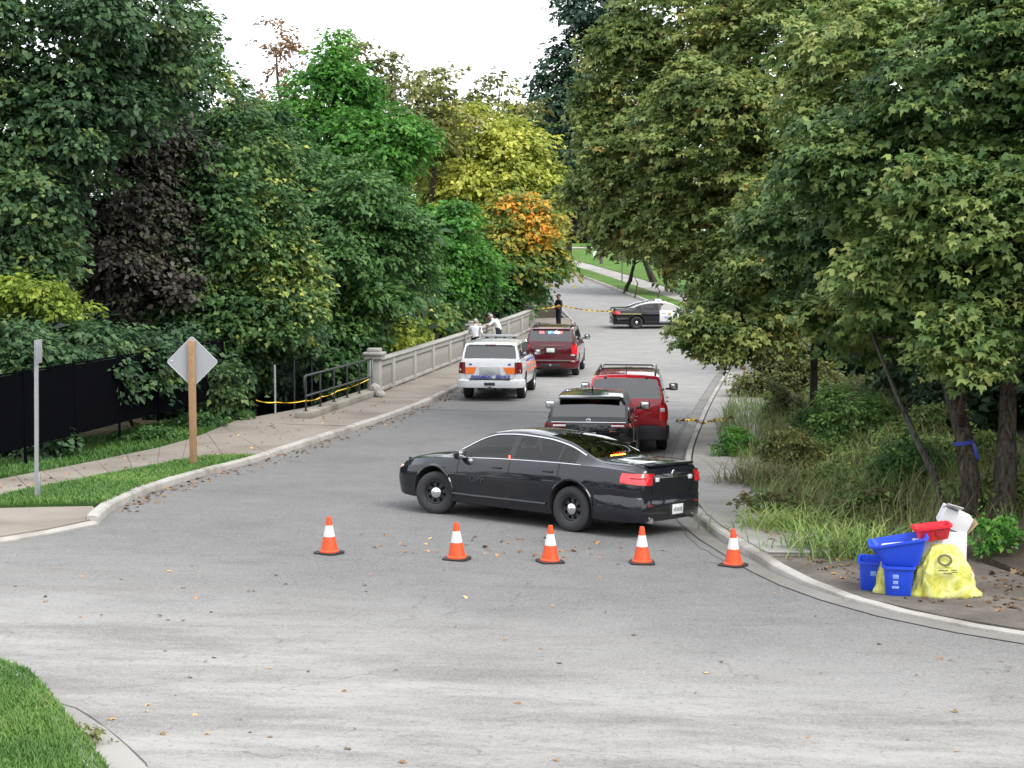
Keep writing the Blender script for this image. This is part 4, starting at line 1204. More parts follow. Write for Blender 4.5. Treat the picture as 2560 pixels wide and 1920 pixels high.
# --- white paramedic vehicle
sp = suv_spec(5.18, 2.03, 1.88, 1.27, M['pt_white'], 2.95, M['glass_dark'], zb=.48, slope=.24, hood=1.16, tb=.20)
pw = place(1238, 994, HB, sp['axles'][1]); pw.z, tl_ = ground_tilt(pw, HB)
wv, sec, parts = car('paramedic_suv', 'white paramedic SUV with orange panels and blue lettering parked beside the bridge railing', sp, pw, HB, tilt=tl_)
suv_common(wv, sec, sp, M['pt_white'], M['plastic'], rails=False)
a = -sp['L']/2
suv_bumper(wv, sp, M['pt_white'], .42, .69, .10)
MB().box((a-.115, 0, .56), (.03, .34, .09), bev=.012).build('bumper_step', M['plastic'], wv)
MB().box((a-.06, 0, .70), (.10, 1.30, .022), bev=.006).build('bumper_pad', M['cladding'], wv)
rear_lamp(wv, sec, sp, .88, 1.24, .13, M['lens_dark'])
for s_ in (1, -1):
    V = [(a-.014, s_*.78, .87), (a-.014, s_*.52, .87), (a-.014, s_*.42, 1.08), (a-.014, s_*.78, 1.08)]
    V += [(x+.01, y, z) for x, y, z in V]
    link('orange_panel', pymesh('orange_panel', V, [[0, 1, 2, 3], [4, 5, 1, 0], [5, 6, 2, 1], [6, 7, 3, 2], [7, 4, 0, 3]], 20), M['lens_amber'], wv)
    Vv = []; 
    xs_ = [-1.0+3.1*i/14 for i in range(15)]
    # orange and blue band along each side
    for nm, mt, r0, r1 in (('side_band', M['orange_vinyl'], (4, .25), (5, .65)), ('side_band', M['blue_vinyl'], (6, .2), (6, .6))):
        A_ = side_strip(sec, xs_, r0, 0, .006, s_); B_ = side_strip(sec, xs_, r1, 0, .006, s_)
        V = A_+B_; n = len(A_); F = [[i, i+1, n+i+1, n+i] for i in range(n-1)]
        if s_ > 0: F = [f[::-1] for f in F]
        link(nm, pymesh(nm, V, F, 60), mt, wv)
    bx = a+.40; ss = sec(bx)
    V = [(a+.26, s_*(sec(a+.26)[8][0]+.012), 1.36), (a+.52, s_*(sec(a+.52)[8][0]+.004), 1.36), (a+.52, s_*(sec(a+.52)[9][0]+.014), 1.50), (a+.26, s_*(sec(a+.26)[9][0]+.022), 1.50)]
    link('pillar_decal', pymesh('pillar_decal', V, [[0, 1, 2, 3] if s_ < 0 else [3, 2, 1, 0]], 0), M['blue_vinyl'], wv)
text_mesh('PARAMEDIC', .125, M['blue_vinyl'], 'rear_lettering', shear=.25, parent=wv, Mx=REAR(a-.03, .27, .775), bold=.006)
text_mesh('SERVICE', .125, M['blue_vinyl'], 'rear_lettering', shear=.25, parent=wv, Mx=REAR(a-.03, -.40, .775), bold=.006)
plate_part(wv, a-.03, 0, .99, '', plain('grey_plate', (.40, .41, .43), .5))
MB().box((a-.01, 0, .98), (.03, .66, .24), bev=.012).build('plate_recess', plain('recess_white', (.42, .43, .45), .5), wv)
for yy_, t_ in ((-.62, 'crest'), (.62, 'crest')):
    MB().box((a-.008, yy_, 1.175), (.01, .10, .045), bev=.004).build('crest_decal', M['blue_vinyl'], wv)
text_mesh('TAHOE'[:0]+'- - - -', .07, plain('grey_badge', (.25, .25, .27), .4), 'tailgate_badge', parent=wv, Mx=REAR(a-.012, 0, 1.175))
panel_edge(wv, sp, [(-.006, .80, 1.22), (-.006, .80, .86), (-.012, .74, .72), (-.012, -.74, .72), (-.006, -.80, .86), (-.006, -.80, 1.22)], r=.005)
MB().box((a+.27, 0, 1.80), (.24, 1.42, .05), rot=(0, R(-9), 0), bev=.018).build('spoiler', M['pt_white'], wv)
MB().box((a+.148, 0, 1.785), (.02, .34, .028), bev=.006).build('high_brake_light', M['lens_dark'], wv)
lbw = MB().box((.1, 0, 1.935), (.30, 1.28, .075), bev=.03).build('light_bar', plain('light_bar_grey', (.22, .225, .24), .3, coat=.5), wv)
for k in range(4): MB().box((.1, -.45+.3*k, 1.885), (.12, .08, .06), bev=.01).build('light_bar_foot', M['plastic'], lbw)
MB().box((a-.07, 0, .42), (.12, .10, .09), bev=.012).build('tow_hitch', M['plastic'], wv)
# --- maroon SUV with lit rear lamps
sp = suv_spec(5.2, 2.0, 1.90, 1.28, M['pt_maroon'], 2.95, M['glass_dark'], zb=.46, slope=.30, hood=1.16, tb=.20)
pm_ = place(1384, 937, HB, sp['axles'][1]); pm_.z, tl_ = ground_tilt(pm_, HB)
mv, sec, parts = car('suv', 'dark maroon SUV with red and blue lights in its rear window', sp, pm_, HB, tilt=tl_)
suv_common(mv, sec, sp, M['pt_maroon'], M['plastic']); a = -sp['L']/2
suv_bumper(mv, sp, M['pt_maroon'], .34, .66, .09)
MB().box((a-.075, 0, .645), (.11, 1.52, .05), bev=.018).build('bumper_pad', plain('bumper_pad_grey', (.12, .085, .09), .5), mv)
MB().box((a-.085, 0, .46), (.06, .80, .13), bev=.02).build('bumper_recess', M['plastic'], mv)
MB().box((a-.12, 0, .48), (.10, .075, .075), bev=.01).build('tow_hitch', M['galv'], mv)
tls = rear_lamp(mv, sec, sp, .88, 1.24, .11, M['lens_red'])
for o, s_ in zip(tls, (1, -1)):
    MB().box((a-.006, s_*(.84), .845), (.03, .16, .05), bev=.012).build('reversing_lamp', M['lens_clear'], o)
MB().box((a-.012, 0, 1.20), (.03, 1.05, .05), bev=.014).build('tailgate_trim', plain('maroon_trim', (.20, .06, .065), .25, coat=.6), mv)
plate_part(mv, a-.03, 0, 1.03, '', M['plate'])
MB().box((a-.008, 0, 1.03), (.03, .44, .20), bev=.012).build('plate_recess', M['plastic'], mv)
text_mesh('EXPEDITION'[:0]+'- -', .10, M['chrome'], 'tailgate_badge', parent=mv, Mx=REAR(a-.012, .60, 1.02))
MB().box((a+.32, 0, 1.825), (.24, 1.40, .045), rot=(0, R(-9), 0), bev=.016).build('spoiler', M['pt_maroon'], mv)
bar = MB().box((a+.40, 0, 1.66), (.06, 1.1, .07), bev=.015).build('rear_light_bar', M['plastic'], mv)
xw = a+.235
for yy_, nm, cl, st_, wd in ((.36, 'red_lamp', (1, .05, .05), 30, .17), (.06, 'blue_lamp', (.06, .2, 1), 45, .12), (-.06, 'blue_lamp', (.03, .07, 1), 45, .10), (-.22, 'white_lamp', (1, .93, .95), 110, .16), (-.36, 'red_lamp', (1, .08, .07), 30, .09)):
    MB().box((a+.36, yy_, 1.68), (.02, wd, .085), bev=.008).build(nm, emit(nm+str(yy_), cl, st_), bar)
# --- red SUV
sp = suv_spec(5.0, 1.98, 1.86, 1.22, M['pt_red'], 2.95, M['glass_dark'], zb=.44, slope=.34, hood=1.14, tb=.22)
HR = math.atan2(1, .10)
pr = place(1566, 1121, HR, sp['axles'][1]); pr.z, tl_ = ground_tilt(pr, HR)
rv, sec, parts = car('suv', 'bright red SUV with roof rack and dark bumper parked ahead of the small black SUV', sp, pr, HR, tilt=tl_)
suv_common(rv, sec, sp, M['pt_red'], M['plastic']); a = -sp['L']/2
suv_bumper(rv, sp, M['cladding'], .34, .68, .045)
rear_lamp(rv, sec, sp, .80, 1.16, .11, M['lens_red'])
for s_ in (1, -1):
    MB().box((a-.016, s_*.86, 1.05), (.02, .10, .09), bev=.012).build('reversing_lamp', M['lens_clear'], rv)
    MB().box((a+.30, s_*.48, 1.77), (.05, .05, .06), bev=.01).build('glass_hinge', M['plastic'], rv)
for yv in (a+1.0, a+2.2):
    MB().tube([(yv, -.62, 1.89), (yv, -.58, 1.935), (yv, .58, 1.935), (yv, .62, 1.89)], .018, 8).build('rack_bar', M['plastic'], rv)
plate_part(rv, a-.02, .05, .95, 'CKTR 41')
text_mesh('- - -', .09, M['chrome'], 'tailgate_badge', parent=rv, Mx=REAR(a-.012, -.55, .99))
MB().tube([(a+.6, 0, 1.85), (a+.5, 0, 2.05)], [.012, .004], 6).build('roof_antenna', M['plastic'], rv)
panel_edge(rv, sp, [(-.006, .76, 1.18), (-.006, .76, .70), (-.006, -.76, .70), (-.006, -.76, 1.18)], r=.005)
# --- small black SUV
sp = suv_spec(4.58, 1.88, 1.68, 1.15, M['pt_black2'], 2.71, M['glass_dark'], zb=.38, slope=.46, hood=1.04, wr=.36)
HE = math.atan2(1, .11)
pe = place(1471, 1190, HE, sp['L']*-.5+.05); pe.z, tl_ = ground_tilt(pe, HE)
ev, sec, parts = car('suv', 'small glossy black SUV parked close behind the black sedan', sp, pe, HE, tilt=tl_)
suv_common(ev, sec, sp, M['pt_black2'], M['pt_black2'], rails=False); a = -sp['L']/2
suv_bumper(ev, sp, M['pt_black2'], .36, .72, .07)
for o, s_ in zip(rear_lamp(ev, sec, sp, 1.01, 1.11, .36, M['lens_dark']), (1, -1)):
    MB().box((a-.020, s_*.60, 1.055), (.02, .27, .04), bev=.01).build('lamp_strip', M['lens_clear'], o)
text_mesh('ESCAPE', .075, plain('badge_grey', (.13, .13, .135), .4), 'tailgate_badge', parent=ev, Mx=REAR(a-.024, 0, 1.06) @ Matrix.Scale(1.6, 4, (1, 0, 0)))
MB().box((a-.008, 0, 1.125), (.03, 1.55, .022), bev=.008).build('tailgate_trim', M['chrome'], ev)
plate_part(ev, a-.02, 0, .84, 'BZ 2041')
MB().lathe([(.035, 0), (.03, .006), (0.001, .008)], 18, REAR(a-.010, 0, 1.165) @ Matrix.Scale(1.5, 4, (1, 0, 0))).build('tailgate_emblem', M['chrome'], ev)
MB().box((a+.40, 0, 1.615), (.34, 1.26, .05), rot=(0, R(-7), 0), bev=.018).build('spoiler', M['pt_black2'], ev)
MB().tube([(a+.10, .05, 1.27), (a+.12, -.32, 1.29)], [.016, .008], 6).build('rear_wiper', M['plastic'], ev)
MB().tube([(-.9, 0, 1.66), (-1.05, 0, 1.80)], [.02, .006], 6).build('roof_antenna', M['plastic'], ev)
# ================================================================ VEGETATION
def vnoise(P, s=1.0, seed=0):
    """cheap smooth pseudo-noise in -1..1 for an (n,3) array"""
    rg = np.random.default_rng(seed); out = np.zeros(len(P))
    for k in range(5):
        d = rg.normal(size=3); d /= np.linalg.norm(d); ph = rg.uniform(0, 6.28)
        out += np.sin((P @ d)*s*(1.0+.55*k)+ph)/(1+.35*k)
    return out/2.6
MAPLE = np.array([(0, 0), (.06, -.42), (.46, -.50), (.50, -.20), (1, 0), (.50, .20), (.46, .50), (.06, .42)])
MAPLE_Z = np.array([0, -.10, -.08, .05, -.16, .05, -.08, -.10])
KITE = np.array([(0, 0), (.42, -.32), (1, 0), (.42, .32)]); KITE_Z = np.array([0, .09, -.06, .09])
def leaf_mesh(name, pos, nrm, fwd, size, tint, shape):
    n = len(pos); S2, SZ = (MAPLE, MAPLE_Z) if shape == 'maple' else (KITE, KITE_Z); k = len(S2)
    nrm = nrm/np.linalg.norm(nrm, axis=1, keepdims=True)
    fwd = fwd-nrm*np.sum(fwd*nrm, axis=1, keepdims=True); fwd /= np.linalg.norm(fwd, axis=1, keepdims=True)+1e-9
    sid = np.cross(nrm, fwd); curl = RNG.uniform(.4, 1.9, n)[:, None, None]
    V = pos[:, None, :]+size[:, None, None]*(fwd[:, None, :]*S2[None, :, 0:1]+sid[:, None, :]*S2[None, :, 1:2]+nrm[:, None, :]*(SZ[None, :, None]*curl))
    V = V.reshape(-1, 3).astype(np.float32)
    me = bpy.data.meshes.new(name); me.vertices.add(n*k); me.vertices.foreach_set('co', V.ravel())
    me.loops.add(n*k); me.loops.foreach_set('vertex_index', np.arange(n*k, dtype=np.int32))
    me.polygons.add(n); me.polygons.foreach_set('loop_start', np.arange(0, n*k, k, dtype=np.int32))
    me.update(calc_edges=True)
    a = me.attributes.new('tint', 'FLOAT', 'FACE'); a.data.foreach_set('value', np.clip(tint, 0, 1).astype(np.float32))
    return me
CLR_Y = np.arange(36, 120, 1.0); CLR_L = np.array([(xat(RL, y)-.35 if y < 84 else xat(kl, y)-1.2) if y > RL[0].y else xat(kl, y)-1.8 for y in CLR_Y]); CLR_R = np.array([xat(kr, y)+1.8 for y in CLR_Y]); CLR_H = np.array([H(0, y) for y in CLR_Y])
def crown_leaves(lobes, leaf, lai, shape='kite', seed=1, spray=3.2, tint_fn=None, up=.8, sparse=0.0, back=.42, hmin=None, rough=.2, clear=2.6):
    rg = np.random.default_rng(seed); P = []; U = []
    sat = []
    for l in lobes:                     # smaller boughs breaking up each lobe
        if l[3] < .35: continue
        for q in range(4):
            u = rg.normal(size=3); u[1] = -abs(u[1])*.8 if q < 3 else u[1]; u /= np.linalg.norm(u); f = rg.uniform(.30, .52)
            sat.append((l[0]+u[0]*l[3]*.92, l[1]+u[1]*l[4]*.92, l[2]+u[2]*l[5]*.92, l[3]*f, l[4]*f, l[5]*f*.8))
    lobes = list(lobes)+sat; lai = lai*.78
    C = np.array([l[:3] for l in lobes]); RD = np.array([l[3:6] for l in lobes])
    per = 20
    la = leaf*leaf*(.33 if shape == 'maple' else .32)
    for c, r in zip(C, RD):
        p = 1.6; ap = ((r[0]*r[1])**p+(r[0]*r[2])**p+(r[1]*r[2])**p)/3
        area = 4*math.pi*ap**(1/p); n = int(area*lai/la/per)
        u = rg.normal(size=(n*2, 3)); u /= np.linalg.norm(u, axis=1, keepdims=True)
        keep = rg.uniform(size=len(u)) < np.where(u[:, 1] > .3, back, 1.0)*np.where(u[:, 2] < -.45, .6, 1.0)
        u = u[keep][:n]
        rad = rg.uniform(.62, 1.04, len(u))**.8
        rad *= 1+rough*vnoise(u*1.0+c*.7, 4.5, seed)+.10*vnoise(u+c, 11, seed+3)
        P.append(c+u*rad[:, None]*r); U.append(u)
    P = np.concatenate(P); U = np.concatenate(U)
    # drop clusters deep inside other lobes
    ok = np.ones(len(P), bool)
    for c, r in zip(C, RD): ok &= np.sum(((P-c)/r)**2, axis=1) > .30
    if sparse: ok &= (vnoise(P, 1.7, seed+9)+rg.normal(size=len(P))*.35) > (sparse*2-1)
    if hmin is not None: ok &= P[:, 2] > hmin
    m_ = leaf*spray*.5
    ok &= ~((P[:, 1] > 37) & (P[:, 1] < 119) & (P[:, 0] > np.interp(P[:, 1], CLR_Y, CLR_L)-m_) & (P[:, 0] < np.interp(P[:, 1], CLR_Y, CLR_R)+m_*.5) & (P[:, 2] < np.interp(P[:, 1], CLR_Y, CLR_H)+clear+m_*.6))
    P = P[ok]; U = U[ok]; K = len(P)
    oh = U.copy(); oh[:, 2] *= .35; oh += rg.normal(size=oh.shape)*.25; oh /= np.linalg.norm(oh, axis=1, keepdims=True)
    oh[:, 2] -= .18
    sd = np.cross(oh, np.array([0, 0, 1.0])); sd /= np.linalg.norm(sd, axis=1, keepdims=True)+1e-9
    idx = np.repeat(np.arange(K), per); N = len(idx)
    a = rg.uniform(-.6, .6, N); b = rg.normal(size=N)*.30; hgt = rg.normal(size=N)*.10
    sc = leaf*spray*rg.uniform(.7, 1.3, K)[idx]
    pos = P[idx]+oh[idx]*(a*sc)[:, None]+sd[idx]*(b*sc)[:, None]
    pos[:, 2] += hgt*sc-.22*sc*(a+.2)**2
    nr = np.tile(np.array([0, 0, up]), (N, 1))+U[idx]*.55+rg.normal(size=(N, 3))*.42
    fw = oh[idx]+sd[idx]*(b*1.6)[:, None]+rg.normal(size=(N, 3))*.35; fw[:, 2] -= .3
    size = leaf*rg.uniform(.48, 1.35, N)
    t = .5+.17*rg.normal(size=K)[idx]+.11*rg.normal(size=N)+.20*vnoise(P, .7, seed+5)[idx]+.10*np.clip(U[:, 2], -1, 1)[idx]*0
    if tint_fn is not None: t = tint_fn(pos, t)
    return pos, nr, fw, size, t
def lobe(px, py, Y, rpx, rpz, ry=None):
    c = at(px, py, Y); k = Y/FPX; rx = rpx*k; return (c.x, c.y, c.z, rx, ry or rx*.95, rpz*k)
def limb_pts(a, b, n=6, wob=.12, sag=0):
    L_ = (b-a).length; pts = []
    for i in range(n+1):
        t = i/n; p = a.lerp(b, t)
        k = math.sin(math.pi*t)*L_*wob
        p = p+Vector((random.uniform(-1, 1)*k*.5, random.uniform(-1, 1)*k*.5, k*.35)); pts.append(p)
    return pts
def tree(name, label, base, lobes, leaf, lai, mat, trunk_r, group=None, shape='kite', seed=1, bark=None, trunk_pts=None, cat='tree', limbs=True, **kw):
    b = Vector(base); r = empty(name, b); tag(r, label, cat, group)
    C = [Vector(l[:3]) for l in lobes]; top = max(C, key=lambda c: c.z); mid = sum(C, Vector())/len(C)
    tb = MB()
    if trunk_pts is None:
        fork = Vector((b.x*.4+mid.x*.6, b.y*.4+mid.y*.6, b.z+(min(c.z for c in C)-b.z)*.75))
        if fork.z < b.z+.6 and trunk_r > .08: fork.z = b.z+.6
        trunk_pts = [b+Vector((0, 0, -.3))]+[b.lerp(fork, t)+Vector((random.uniform(-1, 1), random.uniform(-1, 1), 0))*trunk_r*.6 for t in (.25, .5, .75)]+[fork]+limb_pts(fork, top, 5, .05)[1:]
    m = len(trunk_pts); rad = [trunk_r*(1.25 if i == 0 else 1-.85*(i/(m-1))**1.1) for i in range(m)]
    tp = [Vector(p)-b for p in trunk_pts]
    fine = []; fr = []
    for i in range(m-1):
        for q in range(4):
            t_ = q/4; fine.append(tp[i].lerp(tp[i+1], t_)); fr.append((rad[i]+(rad[i+1]-rad[i])*t_)*random.uniform(.93, 1.07))
    fine.append(tp[-1]); fr.append(rad[-1]); v0 = len(tb.v); tb.tube(fine, fr, 14)
    for i in range(len(fine)):
        for q in range(14):
            v = Vector(tb.v[v0+i*14+q]); d_ = v-fine[i]; tb.v[v0+i*14+q] = tuple(fine[i]+d_*(1+.10*math.sin(q*2.7+i*.8)+random.uniform(-.06, .06)))
    o = tb.build('trunk', bark or M['bark'], r, 60)
    if limbs:
        for c in C:
            src = min(tp[2:], key=lambda p: (p-(c-b)).length+max(0, p.z-(c-b).z)*1.5); j = tp.index(src)
            r0 = max(.02, min(rad[j]*.6, trunk_r*.5)); pts = limb_pts(src, c-b, 6, .08)
            MB().tube(pts, [r0*(1-.8*i/6) for i in range(7)], 7).build('limb', bark or M['bark'], r, 60)
            tw = MB()
            lb_ = next(l for l in lobes if Vector(l[:3]) == c); rr = Vector(lb_[3:6])
            for q in range(6):
                d = Vector((random.gauss(0, 1), random.gauss(0, 1), random.gauss(0, .7))).normalized()
                e = (c-b)+Vector((d.x*rr.x, d.y*rr.y, d.z*rr.z))*.85
                tw.tube(limb_pts(pts[random.randint(3, 6)], e, 4, .08), [r0*.35, r0*.3, r0*.22, r0*.15, r0*.06], 5, cap=False)
            t_ = tw.build('twigs', bark or M['bark'], r, 60); t_['kind'] = 'stuff'
    pos, nr, fw, size, t = crown_leaves(lobes, leaf, lai, shape, seed, **kw)
    me = leaf_mesh('crown', pos-np.array(b), nr, fw, size, t, shape); me.materials.append(mat)
    link('crown', me, None, r)
    global NLEAF; NLEAF += len(pos)
    return r
NLEAF = 0
g_dark = [(.0, (.012, .028, .014)), (.35, (.022, .050, .022)), (.6, (.036, .075, .030)), (.85, (.065, .110, .038)), (1, (.11, .14, .04))]
LM = dict(
    dark=leafmat('leaf_dark_green', g_dark),
    bluish=leafmat('leaf_blue_green', [(0, (.010, .024, .018)), (.4, (.018, .042, .026)), (.75, (.035, .070, .036)), (1, (.06, .095, .045))]),
    purple=leafmat('leaf_copper', [(0, (.012, .011, .012)), (.4, (.024, .020, .020)), (.62, (.040, .033, .029)), (.8, (.045, .052, .030)), (1, (.06, .075, .035))], .2),
    edge=leafmat('leaf_green_to_yellow', [(0, (.018, .042, .016)), (.45, (.034, .078, .026)), (.68, (.065, .12, .034)), (.85, (.16, .20, .045)), (1, (.28, .28, .07))]),
    mid=leafmat('leaf_mid_green', [(0, (.014, .036, .013)), (.4, (.028, .070, .020)), (.7, (.046, .102, .027)), (1, (.085, .15, .038))]),
    bright=leafmat('leaf_bright_green', [(0, (.022, .070, .012)), (.4, (.036, .115, .016)), (.7, (.055, .155, .022)), (1, (.11, .21, .034))], .4),
    olive=leafmat('leaf_olive', [(0, (.030, .042, .014)), (.4, (.066, .080, .024)), (.7, (.115, .12, .034)), (1, (.19, .16, .045))]),
    yellow=leafmat('leaf_yellow', [(0, (.07, .095, .02)), (.35, (.15, .18, .032)), (.65, (.245, .265, .045)), (1, (.34, .33, .06))], .4),
    orange=leafmat('leaf_green_to_orange', [(0, (.016, .050, .012)), (.35, (.040, .090, .020)), (.55, (.095, .125, .024)), (.70, (.20, .17, .025)), (.84, (.46, .22, .03)), (1, (.58, .21, .03))], .4),
    brown=leafmat('leaf_brown', [(0, (.07, .04, .025)), (.5, (.13, .075, .035)), (1, (.20, .12, .05))]),
    maple=leafmat('leaf_maple_olive', [(0, (.024, .046, .016)), (.28, (.052, .086, .026)), (.5, (.092, .128, .036)), (.74, (.145, .175, .050)), (.94, (.21, .215, .065)), (1, (.22, .15, .045))], .35),
    maple2=leafmat('leaf_maple_green', [(0, (.020, .044, .016)), (.31, (.046, .088, .027)), (.54, (.088, .138, .039)), (.8, (.145, .185, .052)), (1, (.21, .22, .075))], .35),
    lime=leafmat('leaf_lime', [(0, (.045, .085, .014)), (.5, (.12, .17, .024)), (1, (.24, .27, .04))], .4),
    litter=leafmat('fallen_leaf', [(0, (.06, .035, .02)), (.4, (.14, .085, .04)), (.7, (.30, .13, .04)), (.85, (.38, .28, .10)), (1, (.50, .45, .32))], .1),
)
gz = lambda x, y: Vector((x, y, G(x, y)))
def base_at(px, Y): p = at(px, 900, Y); return gz(p.x, Y)
L = lobe
# ---------------- left bank, front row behind the dark fence
tree('maple_tree', 'tall dark green maple rising behind the dark fence at the metal pole', base_at(60, 43), [L(110, 90, 42, 270, 230), L(340, 50, 43, 170, 170), L(40, 380, 41, 230, 190), L(190, 250, 42, 210, 150), L(-190, 250, 42, 260, 300), L(40, 600, 40.5, 150, 140), L(400, 190, 43, 110, 110), L(-120, 720, 40, 200, 160)], .20, 2.1, LM['dark'], .30, 'trees on the left bank', seed=3, tint_fn=lambda p, t: t+.08)
tree('copper_beech', 'dark purple-leaved tree between the green trees on the left bank', base_at(330, 46), [L(380, 370, 47, 130, 110), L(290, 500, 46.5, 170, 130), L(390, 590, 46.5, 130, 120), L(220, 630, 46, 160, 120), L(340, 710, 46, 130, 90), L(310, 270, 47, 110, 90)], .19, 2.0, LM['purple'], .24, 'trees on the left bank', seed=5)
def lit_edge_t(pos, t):   # light on the road side is painted in as a yellower leaf tint
    xn = (pos[:, 0]/pos[:, 1]*FPX+1280-600)/160
    return t+.17*np.clip(xn, -1, 1.2)*(1+.6*vnoise(pos, 1.2, 77))
tree('maple_tree', 'green maple with pale yellow light painted on its road side above the diamond sign', base_at(560, 50), [L(470, 110, 51, 70, 110), L(520, 270, 50, 110, 120), L(600, 420, 49, 120, 140), L(560, 600, 48, 170, 140), L(680, 640, 48, 95, 150), L(640, 790, 47.5, 130, 110), L(500, 780, 47, 130, 120), L(420, 300, 50, 110, 130), L(490, 460, 47.5, 90, 110), L(470, 660, 46.5, 80, 90)], .20, 2.2, LM['edge'], .26, 'trees on the left bank', seed=8, tint_fn=lit_edge_t)
tree('lime_tree', 'mid green leafy tree left of the railing, crowded by its neighbours', base_at(850, 58), [L(740, 480, 57, 120, 120), L(860, 540, 56, 160, 140), L(800, 680, 55, 170, 130), L(950, 660, 56, 140, 130), L(760, 820, 54, 150, 100), L(900, 800, 55, 140, 90), L(690, 380, 58, 90, 100)], .22, 2.2, LM['mid'], .25, 'trees on the left bank', seed=12)
tree('maple_tree', 'bright green maple with a pointed top standing above the left bank', base_at(840, 64), [L(835, 165, 64, 48, 80), L(800, 250, 64, 100, 80), L(880, 260, 64, 80, 80), L(770, 340, 63, 110, 80), L(920, 380, 62, 130, 80), L(1000, 340, 62, 70, 70), L(860, 450, 62, 120, 80)], .24, 2.3, LM['bright'], .25, 'trees on the left bank', seed=14)
tree('bare_tree', 'half bare tree with brown leaves and grey twigs against the sky', base_at(700, 74), [L(745, 150, 74, 70, 60), L(690, 215, 74, 75, 50), L(640, 270, 74, 70, 50), L(690, 110, 74, 45, 60), L(770, 220, 74, 60, 60)], .22, .65, LM['brown'], .22, 'trees against the sky', seed=16, bark=M['bark_pale'], sparse=.52)
tree('ash_tree', 'thin olive ash tree against the sky behind the bright green maple', base_at(930, 88), [L(890, 160, 88, 60, 75), L(960, 190, 88, 55, 60), L(1000, 230, 88, 70, 60), L(860, 230, 88, 60, 50), L(960, 280, 87, 90, 70)], .36, 1.3, LM['olive'], .25, 'trees against the sky', seed=18, sparse=.42)
tree('ash_tree', 'loose olive tree against the sky above the yellow tree', base_at(1080, 92), [L(1060, 250, 92, 75, 70), L(1110, 220, 92, 45, 50), L(1050, 340, 91, 80, 90), L(1120, 310, 91, 60, 60)], .36, 1.4, LM['olive'], .25, 'trees against the sky', seed=19, sparse=.38)
tree('ash_tree', 'small loose brownish tree against the sky beside the dark tall tree', base_at(1240, 112), [L(1250, 220, 112, 45, 45), L(1220, 270, 112, 70, 40), L(1290, 280, 112, 60, 45), L(1160, 280, 112, 55, 28)], .42, 1.3, LM['olive'], .22, 'trees against the sky', seed=21, sparse=.40)
tree('ash_tree', 'yellowish loose tree behind the green maple with the painted yellow edge', base_at(620, 66), [L(610, 300, 66, 70, 60), L(650, 350, 66, 80, 70), L(590, 370, 66, 60, 60)], .26, 1.7, LM['olive'], .2, 'trees against the sky', seed=22, tint_fn=lambda p, t: t+.22)
tree('yellow_tree', 'broad bright yellow tree behind the far end of the railing', base_at(1230, 96), [L(1180, 340, 96, 110, 70), L(1290, 400, 95, 95, 80), L(1140, 440, 95, 110, 100), L(1250, 480, 94, 130, 100), L(1350, 500, 94, 60, 75), L(1180, 560, 93, 120, 80), L(1310, 560, 93, 90, 60), L(1380, 470, 95, 32, 50)], .36, 2.2, LM['yellow'], .28, 'trees on the left bank', seed=24, rough=.24)
def orange_t(pos, t):
    k = np.zeros(len(pos))              # a few boughs have turned
    for bx, bz, br in ((1285, 515, .8), (1325, 505, .85), (1335, 545, .8), (1350, 585, .8)):
        c = at(bx, bz, 86.5); k = np.maximum(k, np.clip(1.35-np.hypot(pos[:, 0]-c.x, pos[:, 2]-c.z)/br, 0, 1))
    xx = pos[:, 0]/pos[:, 1]*FPX+1280
    return np.clip(t-.06+.10*np.clip((xx-1240)/120, -1.2, 1), 0, .70)+.26*k*RNG.uniform(.2, 1.15, len(pos))
tree('maple_tree', 'maple turning from green to orange leaning over the far end of the railing', base_at(1260, 87), [L(1300, 530, 87, 70, 50), L(1340, 580, 86, 65, 60), L(1260, 610, 86, 110, 60), L(1360, 650, 85.5, 55, 55), L(1200, 660, 86, 100, 55), L(1290, 690, 85, 110, 50), L(1340, 710, 85, 50, 36)], .34, 2.4, LM['orange'], .2, 'trees on the left bank', seed=26, tint_fn=orange_t)
tree('young_maple', 'fresh green young maple below the yellow tree', base_at(1110, 76), [L(1120, 560, 76, 75, 50), L(1070, 630, 75, 100, 60), L(1150, 670, 75, 100, 55), L(1060, 720, 74, 100, 60), L(990, 640, 75, 80, 80), L(1180, 730, 76, 80, 45)], .28, 2.3, LM['bright'], .15, 'trees on the left bank', seed=28, tint_fn=lambda p, t: t-.12)
def shrub(label, base, lobes, leaf, lai, mat, seed, group='shrubs along the bridge', name='shrub', **kw):
    return tree(name, label, base, lobes, leaf, lai, mat, .05, group, seed=seed, cat='shrub', **kw)
shrub('yellow-green climbing shrub hanging over the first railing panels', base_at(985, 62), [L(1000, 845, 60, 55, 36), L(1065, 825, 64, 60, 38), L(955, 830, 58, 45, 50)], .26, 2.4, LM['lime'], 31)
shrub('green and lime shrub spilling over the middle of the railing', base_at(1120, 74), [L(1120, 795, 70, 60, 40), L(1185, 770, 75, 70, 36), L(1060, 780, 68, 70, 45)], .28, 2.4, LM['edge'], 33, tint_fn=lambda p, t: t+.08)
shrub('dark green shrub behind the far railing panels', base_at(1250, 87), [L(1250, 755, 84, 70, 32), L(1305, 735, 88, 45, 32), L(1335, 740, 91, 24, 24)], .30, 2.4, LM['mid'], 35)
shrub('deep green shrub filling the bank beside the near end pillar', base_at(880, 54), [L(880, 880, 53.5, 75, 60), L(820, 930, 52, 80, 55), L(950, 760, 62, 90, 60), L(730, 900, 51, 70, 60)], .22, 2.3, LM['mid'], 37, tint_fn=lambda p, t: t-.12)
